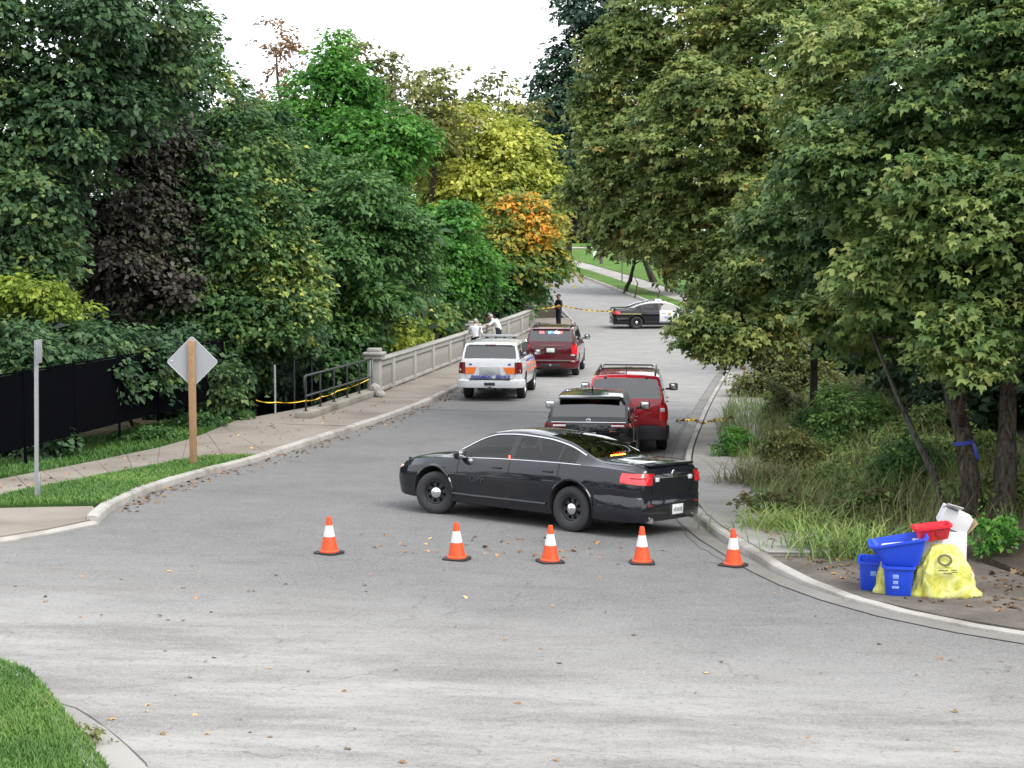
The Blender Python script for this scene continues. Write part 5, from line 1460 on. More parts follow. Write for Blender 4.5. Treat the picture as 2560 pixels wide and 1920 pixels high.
shrub('dark shrub above the chain link fence', base_at(640, 49), [L(640, 900, 48, 90, 70), L(540, 860, 47.5, 100, 70), L(700, 830, 49, 80, 80)], .20, 2.3, LM['dark'], 39, group='shrubs by the dark fence')
shrub('overhanging yellow-green leafy branch above the grey metal pole', gz(at(30, 900, 40).x, 40), [L(70, 720, 38.5, 80, 36), L(160, 765, 38.3, 60, 30), L(10, 740, 38.5, 70, 45)], .17, 2.2, LM['lime'], 41, group='shrubs by the dark fence', limbs=False)
shrub('dark leafy shrub in front of the fence beside the grey metal pole', gp(60, 1165, .1), [L(50, 1040, 34.3, 70, 60), L(110, 1080, 34.0, 55, 60), L(0, 1110, 34.2, 70, 60), L(60, 1130, 33.8, 60, 30)], .16, 2.0, LM['dark'], 43, group='shrubs by the dark fence', tint_fn=lambda p, t: t+.1)
shrub('dark leaves hanging over the fence top left of the diamond sign', gz(at(300, 900, 41).x, 42.5), [L(300, 880, 38.3, 120, 62), L(180, 870, 37, 110, 70), L(420, 890, 40, 100, 62), L(60, 900, 35.7, 90, 85), L(550, 960, 42.6, 60, 70), L(-60, 930, 35, 90, 80), L(230, 930, 36.9, 90, 50), L(360, 930, 38.4, 80, 45), L(120, 920, 36, 80, 60)], .18, 2.0, LM['dark'], 45, group='shrubs by the dark fence')
for i, (px, py, Y, s) in enumerate([(500, 1068, 0, .22), (560, 1050, 0, .20), (380, 1098, 0, .24), (330, 1105, 0, .18)]):
    b = gp(px, py, .11)
    shrub(['low green weed clump at the fence foot right of the wooden post', 'low green weed clump where the fence meets the concrete', 'low green weed clump at the fence foot left of the wooden post', 'smallest weed clump at the fence foot'][i], b, [(b.x, b.y, b.z+s*.7, s*2.0, s*1.3, s*.8), (b.x+s*1.5, b.y+.1, b.z+s*.5, s*1.4, s, s*.6)], .10, 2.0, LM['mid'], 60+i, group='weed clumps at the fence', name='weed_clump', limbs=False)
# ---------------- far bank
tree('dark_tree', 'tall dark blue-green tree behind the olive maple, against the sky', base_at(1640, 122), [L(1500, 30, 118, 90, 80), L(1430, 150, 118, 65, 60), L(1500, 170, 118, 90, 100), L(1400, 250, 117, 60, 45), L(1460, 300, 117, 90, 80), L(1360, 205, 118, 35, 28), L(1440, 380, 116, 80, 60)], .46, 2.0, LM['bluish'], .22, 'trees on the far bank', seed=51, rough=.28)
tree('dark_tree', 'dusky grey-purple tree deep behind the yellow tree', base_at(1420, 135), [L(1410, 430, 135, 50, 60), L(1440, 510, 134, 55, 50), L(1395, 520, 134, 40, 45)], .5, 2.2, LM['purple'], .3, 'trees on the far bank', seed=52, tint_fn=lambda p, t: t-.05)
tree('light_green_tree', 'pale green tree between the yellow tree and the dark tall tree', base_at(1330, 128), [L(1330, 310, 128, 60, 40), L(1370, 350, 127, 40, 45), L(1290, 330, 128, 40, 25)], .5, 2.1, LM['mid'], .25, 'trees on the far bank', seed=53, tint_fn=lambda p, t: t+.2)
tree('lawn_tree', 'small grey-green tree on the far lawn beside the white sign', base_at(1560, 112), [L(1560, 620, 111, 60, 40), L(1620, 640, 110, 70, 50), L(1540, 580, 112, 55, 40), L(1680, 620, 110, 70, 70), L(1600, 560, 113, 80, 60)], .42, 1.9, LM['olive'], .16, 'trees on the far bank', seed=54, tint_fn=lambda p, t: t-.22)
for i, (px, py, Y, r_) in enumerate([(1585, 690, 108, 40), (1640, 712, 104, 46), (1700, 735, 100, 46)]):
    tree('hedge_bush', ['grey-green hedge bush behind the far sidewalk next to the white-topped post', 'middle grey-green hedge bush behind the far sidewalk', 'grey-green hedge bush behind the far sidewalk nearest the police cruiser'][i], gz(at(px, 900, Y).x, Y)+Vector((0, 0, .15)), [L(px, py, Y, r_, r_*.7), L(px+30, py+8, Y+.5, r_*.8, r_*.55)], .36, 2.2, LM['dark'], .06, 'bushes on the far bank', seed=70+i, cat='bush', limbs=False)
tree('evergreen', 'black-green evergreen mass at the top of the far lawn', base_at(1440, 196), [L(1430, 570, 196, 60, 40), L(1500, 550, 196, 60, 50), L(1370, 560, 196, 50, 50), L(1440, 500, 198, 90, 50), L(1560, 540, 196, 60, 70)], .8, 2.2, LM['bluish'], .2, 'trees on the far bank', seed=55, tint_fn=lambda p, t: t-.3)
# ---------------- right bank
def amber_t(pos, t):   # scattered turning sprays
    return t+.07+.12*np.clip(vnoise(pos, .55, 5), -.5, 1)+.5*np.clip(vnoise(pos, 1.5, 21)-.9, 0, 1)
tA = [gp(2035, 1085, .3)+Vector((3.2, 4.0, -.1))]
tA = [tA[0], tA[0]+Vector((-.2, .1, 1.5)), tA[0]+Vector((-.6, .6, 3.2)), tA[0]+Vector((-1.6, 1.4, 5)), tA[0]+Vector((-2.4, 2, 7)), tA[0]+Vector((-2.8, 2.2, 9.5))]
tree('maple_tree', 'huge olive green maple spreading over the right sidewalk towards the cruiser', tA[0], [L(1560, 480, 40, 140, 130), L(1530, 330, 41, 100, 120), L(1600, 200, 41, 140, 140), L(1720, 90, 41, 190, 150), L(1715, 565, 38.5, 145, 95), L(1590, 545, 40, 90, 75), L(1800, 380, 38, 230, 200), L(1840, 715, 37.5, 115, 85), L(1860, 800, 35.5, 150, 90), L(1960, 100, 39, 240, 170), L(1960, 620, 36, 200, 180), L(1810, 860, 36.5, 65, 50), L(1730, 850, 37.5, 45, 40)], .145, 2.05, LM['maple'], .24, 'maples on the right bank', shape='maple', seed=81, trunk_pts=tA, tint_fn=amber_t, hmin=2.2)
tbx = gp(2432, 1322, .25)
tB = [tbx+Vector((0, 0, -.4)), tbx+Vector((-.03, .05, .7)), tbx+Vector((-.12, .3, 1.5)), tbx+Vector((-.25, .9, 2.4)), tbx+Vector((-.35, 1.8, 3.6)), tbx+Vector((-.2, 2.6, 5.2)), tbx+Vector((.1, 3.0, 7.5))]
tree('maple_tree', 'green maple with a blue ribbon round its trunk behind the recycling', tbx, [L(2230, 430, 25, 230, 180), L(2440, 230, 24, 250, 200), L(2200, 150, 28, 260, 180), L(2430, 560, 23, 220, 170), L(2280, 700, 24, 190, 120), L(2120, 800, 26, 120, 75), L(2410, 850, 22.3, 125, 85), L(2080, 600, 29, 190, 160), L(2640, 420, 23.5, 200, 260), L(2620, 50, 25, 220, 200), L(2540, 760, 22.6, 110, 110)], .130, 2.0, LM['maple2'], .165, 'maples on the right bank', shape='maple', seed=83, trunk_pts=tB, tint_fn=lambda p, t: t+.06+.16*np.clip(vnoise(p, .8, 31), -1, 1)+.4*np.clip(vnoise(p, 1.4, 41)-.9, 0, 1), hmin=2.0)
sl_b = gp(2375, 1292, .3)
tC = [sl_b+Vector((0, 0, -.3)), sl_b+Vector((-.22, .1, .6)), sl_b+Vector((-.55, .2, 1.3)), sl_b+Vector((-.85, .3, 2.0)), sl_b+Vector((-1.15, .5, 2.8)), sl_b+Vector((-1.3, .6, 3.6))]
tree('sapling', 'slender leaning sapling crossing in front of the dark wood', sl_b, [L(2180, 840, 26.5, 70, 50), L(2230, 780, 26.5, 80, 50)], .15, 2.0, LM['maple2'], .065, 'maples on the right bank', shape='maple', seed=85, trunk_pts=tC, bark=M['bark_pale'], limbs=False)
rb = gp(2535, 1335, .3)
tD = [rb+Vector((0, .6, -.4)), rb+Vector((.08, .7, 1)), rb+Vector((.22, 1.1, 2.2)), rb+Vector((.5, 2.2, 4)), rb+Vector((.8, 2.8, 7))]
tree('maple_tree', 'thick dark trunked maple in the shade beyond the recycling', rb, [L(2700, 600, 25, 170, 200), L(2560, 60, 24, 200, 160), L(2900, 300, 25, 300, 300), L(2760, 850, 24, 130, 120)], .17, 1.8, LM['maple2'], .18, 'maples on the right bank', shape='maple', seed=87, trunk_pts=tD, tint_fn=lambda p, t: t-.1, hmin=2.6)
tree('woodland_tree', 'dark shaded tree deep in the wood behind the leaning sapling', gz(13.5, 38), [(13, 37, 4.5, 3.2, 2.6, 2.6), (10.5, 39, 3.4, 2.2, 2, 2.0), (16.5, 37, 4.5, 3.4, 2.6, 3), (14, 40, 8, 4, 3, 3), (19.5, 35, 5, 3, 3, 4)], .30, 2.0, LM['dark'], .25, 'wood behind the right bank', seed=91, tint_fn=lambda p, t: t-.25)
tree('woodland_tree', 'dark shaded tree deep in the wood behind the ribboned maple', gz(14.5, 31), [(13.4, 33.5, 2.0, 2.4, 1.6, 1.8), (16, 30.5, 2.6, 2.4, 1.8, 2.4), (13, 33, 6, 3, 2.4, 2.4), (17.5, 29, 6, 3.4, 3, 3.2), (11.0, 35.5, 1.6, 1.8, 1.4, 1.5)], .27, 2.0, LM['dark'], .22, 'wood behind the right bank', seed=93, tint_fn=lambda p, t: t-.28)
tree('woodland_tree', 'unseen tree added at the wood edge to block light over the recycling', gz(15, 20), [(14, 20, 6.5, 4, 3.5, 2.8), (11.5, 22, 8.2, 3.4, 3.2, 2.4), (17, 25, 7, 4, 4, 3)], .30, 1.8, LM['dark'], .26, 'wood behind the right bank', seed=95)  # out-of-view tree added to keep sky light off the right bank
# ---------------- woodland filling the ravine and the skyline far off (one mass)
def mass(name, label, lobes, leaf, lai, mat, seed, tint=0, **kw):
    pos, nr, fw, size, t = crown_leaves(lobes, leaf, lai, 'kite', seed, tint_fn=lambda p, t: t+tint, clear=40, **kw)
    me = leaf_mesh(name, pos, nr, fw, size, t, 'kite'); me.materials.append(mat)
    o = link(name, me); tag(o, label, 'wood', kind='stuff'); global NLEAF; NLEAF += len(pos); return o
rgm = random.Random(4)
lb = []
for i in range(26):
    x = -38+i*1.2; y = 66+rgm.uniform(-6, 16)
    lb.append((x, y, rgm.uniform(-1, 4.5), 4.2, 3.4, 4.2))
for i in range(10): lb.append((-34+i*2.6, 52+rgm.uniform(-2, 3), rgm.uniform(0, 4), 2.8, 2.2, 3))
lb += [(-13+i*1.1, 58+i*3, -1.2+.1*i, 2.2, 2, 2.2) for i in range(6)]
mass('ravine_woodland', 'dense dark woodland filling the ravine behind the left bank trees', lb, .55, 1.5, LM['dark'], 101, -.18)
lb = []
for i in range(40):
    x = -95+i*4.6+rgm.uniform(-1, 1); y = 205+rgm.uniform(-10, 40)
    if -4 < x < 26: y += 20
    lb.append((x, y, H(x, y)+rgm.uniform(4, 8), 7, 5, rgm.uniform(6, 10)))
mass('skyline_woodland', 'far off woodland along the skyline', lb, 1.3, 1.5, LM['mid'], 103, -.1)
lb = [(20+rgm.uniform(-3, 12), 42+i*6, rgm.uniform(2, 7), 4.5, 4, 5) for i in range(9)]+[(13+i*.7, 60+i*4, rgm.uniform(-2, 3), 2.6, 3, 3) for i in range(7)]
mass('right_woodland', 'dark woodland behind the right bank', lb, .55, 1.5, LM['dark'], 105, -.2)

lb = [(-60+i*6+rgm.uniform(-2, 2), -34+rgm.uniform(-6, 6), rgm.uniform(3, 7), 5, 4, rgm.uniform(4.5, 6.5)) for i in range(21)]+[(-38+rgm.uniform(-4, 4), -22+i*7, 4.5, 4.5, 4.5, 5.5) for i in range(6)]  # unseen trees added so that car panels reflect something dark
mass('added_rear_trees', 'unseen trees added behind the viewpoint to darken reflections', lb, 1.1, 1.2, LM['mid'], 107, -.1)
# ---------------- blades: lawns and the weedy bank
def blades(pts, hgt, wid, lean, rg, nseg=3, curve=.6):
    n = len(pts); az = rg.uniform(0, 6.283, n); d = np.stack([np.cos(az), np.sin(az), np.zeros(n)], 1); s = np.stack([-d[:, 1], d[:, 0], np.zeros(n)], 1)
    h = hgt*rg.uniform(.55, 1.25, n); ln = lean*rg.uniform(.3, 1.3, n)*h; V = np.zeros((n, 2*nseg+1, 3))
    for k in range(nseg):
        t = k/nseg; c = pts+d*(ln*t**1.8)[:, None]; c[:, 2] += h*(t-curve*.35*t*t)
        w_ = wid*(1-.65*t**1.5)
        V[:, 2*k] = c-s*w_/2; V[:, 2*k+1] = c+s*w_/2
    c = pts+d*ln[:, None]; c[:, 2] += h*(1-curve*.35); V[:, 2*nseg] = c
    F = []
    base = np.arange(n)[:, None]*(2*nseg+1)
    quads = np.concatenate([base+np.array([2*k, 2*k+1, 2*k+3, 2*k+2]) for k in range(nseg-1)], 0) if nseg > 1 else np.zeros((0, 4), int)
    tris = base+np.array([2*nseg-2, 2*nseg-1, 2*nseg])
    return V.reshape(-1, 3), quads, tris, n
def blade_mesh(name, parts, mat, seed=1):
    rg = np.random.default_rng(seed); Vs = []; Q = []; T = []; tint = []; off = 0; qt = []; tt = []
    for (V, q, t, n), tn in parts:
        Vs.append(V); Q.append(q+off); T.append(t+off); off += len(V)
        bt = tn+.16*rg.normal(size=n); k = len(q)//n if n else 0
        qt.append(np.tile(bt, k)); tt.append(bt)
    V = np.concatenate(Vs).astype(np.float32); Q = np.concatenate(Q); T = np.concatenate(T)
    me = bpy.data.meshes.new(name); me.vertices.add(len(V)); me.vertices.foreach_set('co', V.ravel())
    nl = len(Q)*4+len(T)*3; me.loops.add(nl); me.loops.foreach_set('vertex_index', np.concatenate([Q.ravel(), T.ravel()]).astype(np.int32))
    me.polygons.add(len(Q)+len(T)); me.polygons.foreach_set('loop_start', np.concatenate([np.arange(len(Q))*4, len(Q)*4+np.arange(len(T))*3]).astype(np.int32)); me.update(calc_edges=True)
    a = me.attributes.new('tint', 'FLOAT', 'FACE'); a.data.foreach_set('value', np.clip(np.concatenate([np.concatenate(qt), np.concatenate(tt)]), 0, 1).astype(np.float32))
    me.materials.append(mat); return me
def scatter(poly, n, rg, hf, dz):
    poly = [xy(p) for p in poly]; x0 = min(p[0] for p in poly); x1 = max(p[0] for p in poly); y0 = min(p[1] for p in poly); y1 = max(p[1] for p in poly); out = []
    tries = 0
    while len(out) < n and tries < n*12:
        tries += 1; x = rg.uniform(x0, x1); y = rg.uniform(y0, y1)
        if inside(poly, x, y): out.append((x, y, hf(x, y)+dz))
    return np.array(out)
gm = leafmat('grass_blade', [(0, (.022, .060, .010)), (.4, (.044, .100, .018)), (.75, (.078, .145, .028)), (1, (.17, .19, .06))], .3)
wm = leafmat('weed_blade', [(0, (.085, .07, .038)), (.3, (.12, .115, .045)), (.55, (.075, .13, .036)), (.8, (.12, .19, .05)), (1, (.22, .25, .075))], .35)
rgb = np.random.default_rng(21)
vp = P_((0, 1678), (75, 1706), (118, 1752), (175, 1825), (245, 1918), (300, 2000), (-150, 2000), (-150, 1660))
cp = scatter(vp, 20000, rgb, H, .09)
tag(link('grass', blade_mesh('grass', [(blades(cp, .060, .009, .7, rgb), .45+.22*vnoise(cp, 2.5, 3)+.12*vnoise(cp, 7, 4))], gm)), 'bright green mown grass of the near lawn corner', 'grass', kind='stuff')
cp = scatter(verge, 19000, rgb, H, .115); cp2 = scatter(back, 14000, rgb, H, .112)
tag(link('grass', blade_mesh('grass', [(blades(cp, .085, .016, .7, rgb), .45+.24*vnoise(cp, 1.5, 3)+.12*vnoise(cp, 5, 4))], gm)), 'green mown grass of the verge round the wooden sign post', 'grass', kind='stuff')
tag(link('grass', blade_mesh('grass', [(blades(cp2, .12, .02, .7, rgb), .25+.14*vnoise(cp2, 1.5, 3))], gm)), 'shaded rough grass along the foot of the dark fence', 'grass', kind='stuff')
# weedy bank right of the sidewalk
bk = P_((1838, 990), (1808, 1060), (1792, 1105), (1825, 1160), (1867, 1218), (1906, 1288), (1960, 1330), (2050, 1362), (2200, 1376), (2400, 1392), (2570, 1400), (2570, 1300), (2300, 1150), (2200, 1050), (2050, 960), (1900, 930))
b1 = scatter(bk, 8000, rgb, bank_h, .0); b2 = scatter(bk, 3500, rgb, bank_h, .0)
pa = [(blades(b1, .50, .020, .75, rgb, 4, .9), .66+.2*vnoise(b1, .9, 7)), (blades(b2, .85, .022, .55, rgb, 4, .8), .30+.25*vnoise(b2, .7, 9))]
tag(link('tall_weeds', blade_mesh('tall_weeds', pa, wm, 5)), 'tangle of tall weeds and dry grass on the bank right of the sidewalk', 'weeds', kind='stuff')
wlb = []
for q_ in scatter(bk, 46, rgb, bank_h, 0):
    r_ = random.uniform(.28, .55); wlb.append((q_[0]+.15, q_[1], q_[2]+r_*.45, r_*1.1, r_, r_*random.uniform(.6, 1.0)))
pos_, nr_, fw_, sz_, t_ = crown_leaves(wlb, .11, 1.7, 'kite', 133, spray=2.6, up=.5, tint_fn=lambda p, t: t-.05+.22*vnoise(p, .8, 61))
me_ = leaf_mesh('bank_weeds', pos_, nr_, fw_, sz_, t_, 'kite'); me_.materials.append(leafmat('bank_weed_leaf', [(0, (.070, .058, .028)), (.2, (.082, .085, .028)), (.45, (.060, .10, .025)), (.75, (.085, .14, .034)), (1, (.15, .19, .045))]))
tag(link('bank_weeds', me_), 'mixed low leafy weeds covering the bank right of the sidewalk', 'weeds', kind='stuff')
# broad-leaved weeds rising out of the bank, each clump a plant of its own
wl = [('goldenrod', 'yellow-green goldenrod clump at the sidewalk edge by the loose tape', 1845, 1010, 1.15, LM['lime'], -.15), ('leafy_weed', 'fresh green leafy weed leaning onto the sidewalk below the tape', 1835, 1130, .75, LM['bright'], -.05),
      ('leafy_weed', 'brownish olive weed clump behind the goldenrod', 1925, 1040, 1.2, LM['olive'], -.02), ('leafy_weed', 'dull brown-green weed clump in the middle of the bank', 1960, 1170, 1.0, LM['olive'], -.05), ('leafy_weed', 'tall green nettle clump in front of the dark wood', 2120, 1130, 1.45, LM['mid'], .22),
      ('leafy_weed', 'green weed clump at the foot of the slender leaning sapling', 2260, 1240, 1.0, LM['mid'], .18), ('leafy_weed', 'low leafy weed clump beyond the white carton', 2480, 1380, .55, LM['bright'], -.12), ('leafy_weed', 'dark leafy weed clump at the foot of the dark post', 2040, 1100, .9, LM['mid'], .15)]
for i, (nm, lab_, px, py, hh, mt, tn) in enumerate(wl):
    g_ = gp(px, py, .2); b = Vector((g_.x, g_.y, bank_h(g_.x, g_.y)))
    tree(nm, lab_, b, [(b.x, b.y, b.z+hh*.55, hh*.45, hh*.4, hh*.45), (b.x+hh*.4, b.y+.2, b.z+hh*.38, hh*.4, hh*.4, hh*.35), (b.x-hh*.32, b.y-.1, b.z+hh*.3, hh*.34, hh*.3, hh*.28)], .085, 1.7, mt, .012, 'weed clumps on the right bank', seed=120+i, cat='weed', spray=2.6, limbs=False, tint_fn=lambda p, t, tn=tn: t+tn, up=.5)
g_ = gp(1893, 985, .2); b = Vector((g_.x+.3, g_.y+.4, bank_h(g_.x+.3, g_.y+.4)))
shrub('dusty green shrub at the top of the bank under the olive maple', b, [(b.x, b.y, b.z+.9, .8, .7, .8), (b.x+.9, b.y+.3, b.z+1.0, .9, .8, .9), (b.x+1.7, b.y, b.z+.8, .8, .7, .8), (b.x+.5, b.y+.2, b.z+1.7, .7, .6, .6)], .13, 1.9, LM['olive'], 151, group=None, limbs=False, tint_fn=lambda p, t: t-.06, clear=0)
def tussock(label, px, py, n, hgt, tn, spread=.35):
    g_ = gp(px, py, .15); b = np.array((g_.x, g_.y, bank_h(g_.x, g_.y)))
    pts = b+rgb.normal(size=(n, 3))*np.array((spread, spread*.8, 0)); 
    o = link('grass_tussock', blade_mesh('grass_tussock', [(blades(pts-b, hgt, .022, .9, rgb, 5, 1.2), np.full(n, tn))], wm, 9), None, None, Vector(b)); tag(o, label, 'grass', 'grass tussocks on the bank')
tussock('bright green drooping grass tussock at the lower edge of the bank', 1975, 1318, 420, .62, .86, .42)
tussock('long arching grass tussock beside the blue bins', 2110, 1372, 420, .72, .72, .45)
tussock('pale dry grass tussock halfway up the bank', 1900, 1205, 380, .75, .12, .4)
tussock('tall upright grass tussock in front of the dark wood', 2200, 1120, 300, 1.5, .62, .3)
g_ = gp(208, 1846, .02)
tree('leafy_weed', 'small leafy weed growing in the gutter crack beside the near lawn kerb', g_, [(g_.x, g_.y, g_.z+.05, .10, .10, .05), (g_.x+.08, g_.y-.06, g_.z+.04, .08, .07, .04)], .035, 1.6, LM['olive'], .006, None, seed=140, cat='weed', limbs=False)
# fallen leaves
def litter(name, label, pts, size, seed, tn=0):
    rg = np.random.default_rng(seed); n = len(pts); nr = np.tile([0, 0, 1.0], (n, 1))+rg.normal(size=(n, 3))*.25; fw = rg.normal(size=(n, 3)); fw[:, 2] *= .2
    me = leaf_mesh(name, pts, nr, fw, size*rg.uniform(.5, 1.3, n), rg.beta(1.3, 2.2, n)+tn, 'maple'); me.materials.append(LM['litter'])
    tag(link(name, me), label, 'leaves', kind='stuff')
pts = scatter(P_((-100, 1400), (700, 1385), (1900, 1420), (2550, 1605), (2560, 1930), (380, 1930), (100, 1700)), 95, rgb, H, .012)
litter('fallen_leaves', 'scattered fallen leaves on the road in front of the cones', pts, .055, 5)
gl = [p for p in resample(LKW, .25) if 24 < p.y < 56]
pts = []
for k in range(430):
    i = random.randrange(1, len(gl)-1); t_ = (gl[i+1]-gl[i-1]).normalized(); d_ = min(abs(random.gauss(0, .28))+.03, 1.1); q_ = gl[i]+Vector((-t_.y, t_.x, 0))*d_
    pts.append((q_.x, q_.y, H(q_.x, q_.y)+.012+random.uniform(0, .02)))
pts = np.array(pts)
litter('fallen_leaves', 'brown leaves gathered in the gutter of the left kerb', pts, .085, 6, -.2)
pts = scatter(P_((900, 1385), (1700, 1400), (1700, 1360), (1500, 1345), (900, 1330)), 60, rgb, H, .012)
litter('fallen_leaves', 'few fallen leaves between the cones and the black sedan', pts, .075, 7)
pts = scatter(P_((1860, 1230), (1905, 1300), (2060, 1372), (2200, 1400), (2560, 1440), (2560, 1560), (2200, 1500), (1950, 1400), (1830, 1300)), 330, rgb, H, .135)
pts[:, 2] = [max(H(x, y)+.075, bank_h(x, y)+.03) if y < 22 else H(x, y)+.14 for x, y in pts[:, :2]]
litter('fallen_leaves', 'brown leaf litter along the bank foot and round the recycling', pts, .085, 8, -.25)
pts = scatter(P_((0, 1215), (434, 1124), (700, 1055), (940, 990), (980, 1010), (640, 1140), (130, 1228), (0, 1250)), 200, rgb, H, .138)
litter('fallen_leaves', 'dry leaves scattered over the left sidewalk', pts, .085, 9)
print('LEAVES', NLEAF)
# ================================================================ STREET FURNITURE AND SMALL THINGS
M['cone_o'] = plain('cone_orange', (.62, .065, .010), .5, var=.15, scale=10, dirt=(.42, .06, .025))
M['cone_w'] = plain('cone_white_band', (.60, .60, .60), .4, var=.08, scale=12, dirt=(.44, .43, .41))
M['cone_k'] = plain('cone_rubber_base', (.018, .018, .019), .8, var=.3)
cones = [(823, 1384, 'traffic cone standing alone on open road left of the black sedan'), (1142, 1399, 'traffic cone standing in front of the black sedan front door'), (1375, 1406, 'traffic cone standing in front of the black sedan rear wheel'), (1605, 1409, 'traffic cone standing in front of the black sedan rear bumper'), (1833, 1415, 'traffic cone standing at the right kerb beside the gutter')]
c0 = None
for i, (px, py, lab_) in enumerate(cones):
    g = gp(px, py)
    if c0 is None:
        c0 = empty('traffic_cone', g); c0['category'] = 'cone'; c0['group'] = 'row of traffic cones'
        MB().prism([(.165*math.copysign(abs(math.cos(a))**.35, math.cos(a)), .165*math.copysign(abs(math.sin(a))**.35, math.sin(a))) for a in [2*math.pi*k/28 for k in range(28)]], 0, .03).build('base', M['cone_k'], c0)
        prof = lambda z: .125-(.125-.030)*z/.47
        MB().lathe([(.135, .028), (.135, .045), (prof(.05), .06), (prof(.235), .235)], 28).build('lower_cone', M['cone_o'], c0, 30)
        MB().lathe([(prof(.235)+.002, .235), (prof(.385)+.002, .385)], 28).build('reflective_collar', M['cone_w'], c0, 30)
        MB().lathe([(prof(.385), .385), (prof(.47)+.002, .485), (.030, .497), (.018, .50), (.016, .47)], 28).build('cone_tip', M['cone_o'], c0, 30)
        o = c0
    else: o = copy_tree(c0)
    o.location = g; o.rotation_euler = (random.uniform(-.015, .015), random.uniform(-.015, .015), random.uniform(0, 1.5)); o['label'] = lab_
# ---- signs on the left
p = gp(484, 1163, .11); q = at(484, 852, p.y)
r = empty('sign_post', p); tag(r, 'wooden post carrying a diamond road sign seen from its grey back', 'sign')
hgt = q.z-p.z
MB().box((0, 0, hgt/2-.1), (.145, .10, hgt+.2), bev=.012).build('post', M['wood'], r)
hd = .385; dz_ = at(484, 905, p.y).z-p.z
rd = .05; poly = []
for k in range(4):
    a0 = R(45+90*k)
    cx, cz = (.762/2-rd)*math.sqrt(2)*math.cos(R(90*k)), (.762/2-rd)*math.sqrt(2)*math.sin(R(90*k))
    for j in range(5):
        a = R(90*k-45+90*j/4); poly.append((cx+rd*math.cos(a), cz+rd*math.sin(a)))
mx_ = Matrix.Translation((0, .062, dz_)) @ Matrix.Rotation(R(90), 4, 'X')
sg = MB().prism(poly, -.003, .003, mx_).build('sign_plate', M['alu'], r, 20)
rim_ = MB().tube([mx_ @ Vector((x, y, .003)) for x, y in poly+poly[:1]], .006, 6).build('sign_edge', plain('sign_edge_pale', (.55, .56, .57), .5), sg)
fp = [(x*.985, y*.985) for x, y in poly]
MB().prism(fp, -.006, -.0035, mx_).build('sign_face', plain('sign_yellow', (.75, .42, .02), .4), sg, 20)
MB().box((-.43, .05, dz_+.02), (.045, .01, .03), bev=.003).build('sticker', M['plate'], sg)
for zz in (dz_-.2, dz_+.2): MB().lathe([(.012, 0), (.012, .012), (0.001, .014)], 8, Matrix.Translation((0, -.05, zz)) @ Matrix.Rotation(R(90), 4, 'X')).build('bolt', M['galv'], r)
p = gp(92, 1246, .11); q = at(101, 850, p.y); hgt = q.z-p.z
r = empty('metal_post', p); tag(r, 'thin grey metal post with a sign seen edge-on at its top', 'post'); r.rotation_euler = (0, R(1.3), 0)
MB().prism([(-.03, -.02), (.03, -.02), (.03, .02), (.022, .02), (.022, -.012), (-.022, -.012), (-.022, .02), (-.03, .02)], -.3, hgt).build('channel', M['galv'], r, 20)
MB().box((.045, .0, hgt-.18), (.006, .30, .38), bev=.002).build('sign_plate', M['alu'], r)
MB().box((.036, .0, hgt-.18), (.012, .05, .10), bev=.002).build('bracket', M['galv'], r)
MB().box((.042, 0, .22), (.03, .05, .40), bev=.004).build('ground_sleeve', M['galv'], r)
# ---- far bank small things
g = gp(1555, 706, .14); r = empty('marker_post', g); tag(r, 'slim green post with a white cap sign beside the far sidewalk', 'post')
hgt = at(1555, 628, g.y).z-g.z
MB().box((0, 0, hgt/2), (.10, .08, hgt), bev=.01).build('post', plain('green_post', (.10, .16, .06), .6), r); MB().box((0, -.06, hgt-.28), (.20, .02, .42), bev=.004).build('sign_plate', M['plate'], r)
g = gp(1492, 652, .14); r = empty('lawn_sign', g); tag(r, 'small white sign on two stakes standing on the far lawn', 'sign')
for x in (-.3, .3): MB().box((x, 0, .25), (.05, .04, .55), bev=.006).build('stake', M['darkwood'], r)
MB().box((0, 0, .62), (.75, .05, .6), bev=.01).build('board', M['plate'], r); MB().box((.05, -.035, .6), (.24, .02, .22), bev=.006).build('emblem', M['plate_dark'], r)
g = gp(1503, 660, .14); r = empty('utility_pole', g); tag(r, 'grey wooden utility pole on the far lawn', 'pole')
MB().tube([(0, 0, -.3), (.05, 0, 4), (.06, 0, 9)], [.16, .14, .11], 12).build('shaft', M['bark_pale'], r); MB().box((.06, 0, 8.5), (1.8, .10, .12), bev=.01).build('crossarm', M['bark_pale'], r)
g = gp(2032, 1088, .25); r = empty('dark_post', Vector((g.x, g.y, bank_h(g.x, g.y)))); tag(r, 'dark wooden post standing among the weeds under the olive maple', 'post')
MB().box((0, 0, 1.3), (.17, .15, 3.4), bev=.02).build('shaft', M['darkwood'], r)
MB().box((0, -.085, 1.9), (.12, .02, .3), bev=.004).build('plate', M['black_metal'], r)
# blue ribbon tied round the maple trunk
rb_c = tB[1].lerp(tB[2], .75)
V = []; F = []; n = 20
for k in range(n+1):
    a = 2*math.pi*k/n; rr = .152+.006*math.sin(5*a)
    for hh in (-.028, .028): V.append((rr*math.cos(a), rr*math.sin(a), hh+.03*math.cos(a)))
for k in range(n): F.append([2*k, 2*k+2, 2*k+3, 2*k+1])
rbn = empty('ribbon', rb_c); tag(rbn, 'blue plastic ribbon tied round the maple trunk', 'ribbon')
bl_m = plain('blue_ribbon', (.02, .035, .26), .4, var=.2)
link('loop', pymesh('loop', V, F, 60), bl_m, rbn)
V = [(.08, -.135, .0), (.14, -.13, -.02), (.11, -.17, -.14), (.17, -.165, -.15), (.13, -.15, -.27), (.21, -.145, -.25)]
link('tail', pymesh('tail', V, [[0, 1, 3, 2], [2, 3, 5, 4]], 60), bl_m, rbn)

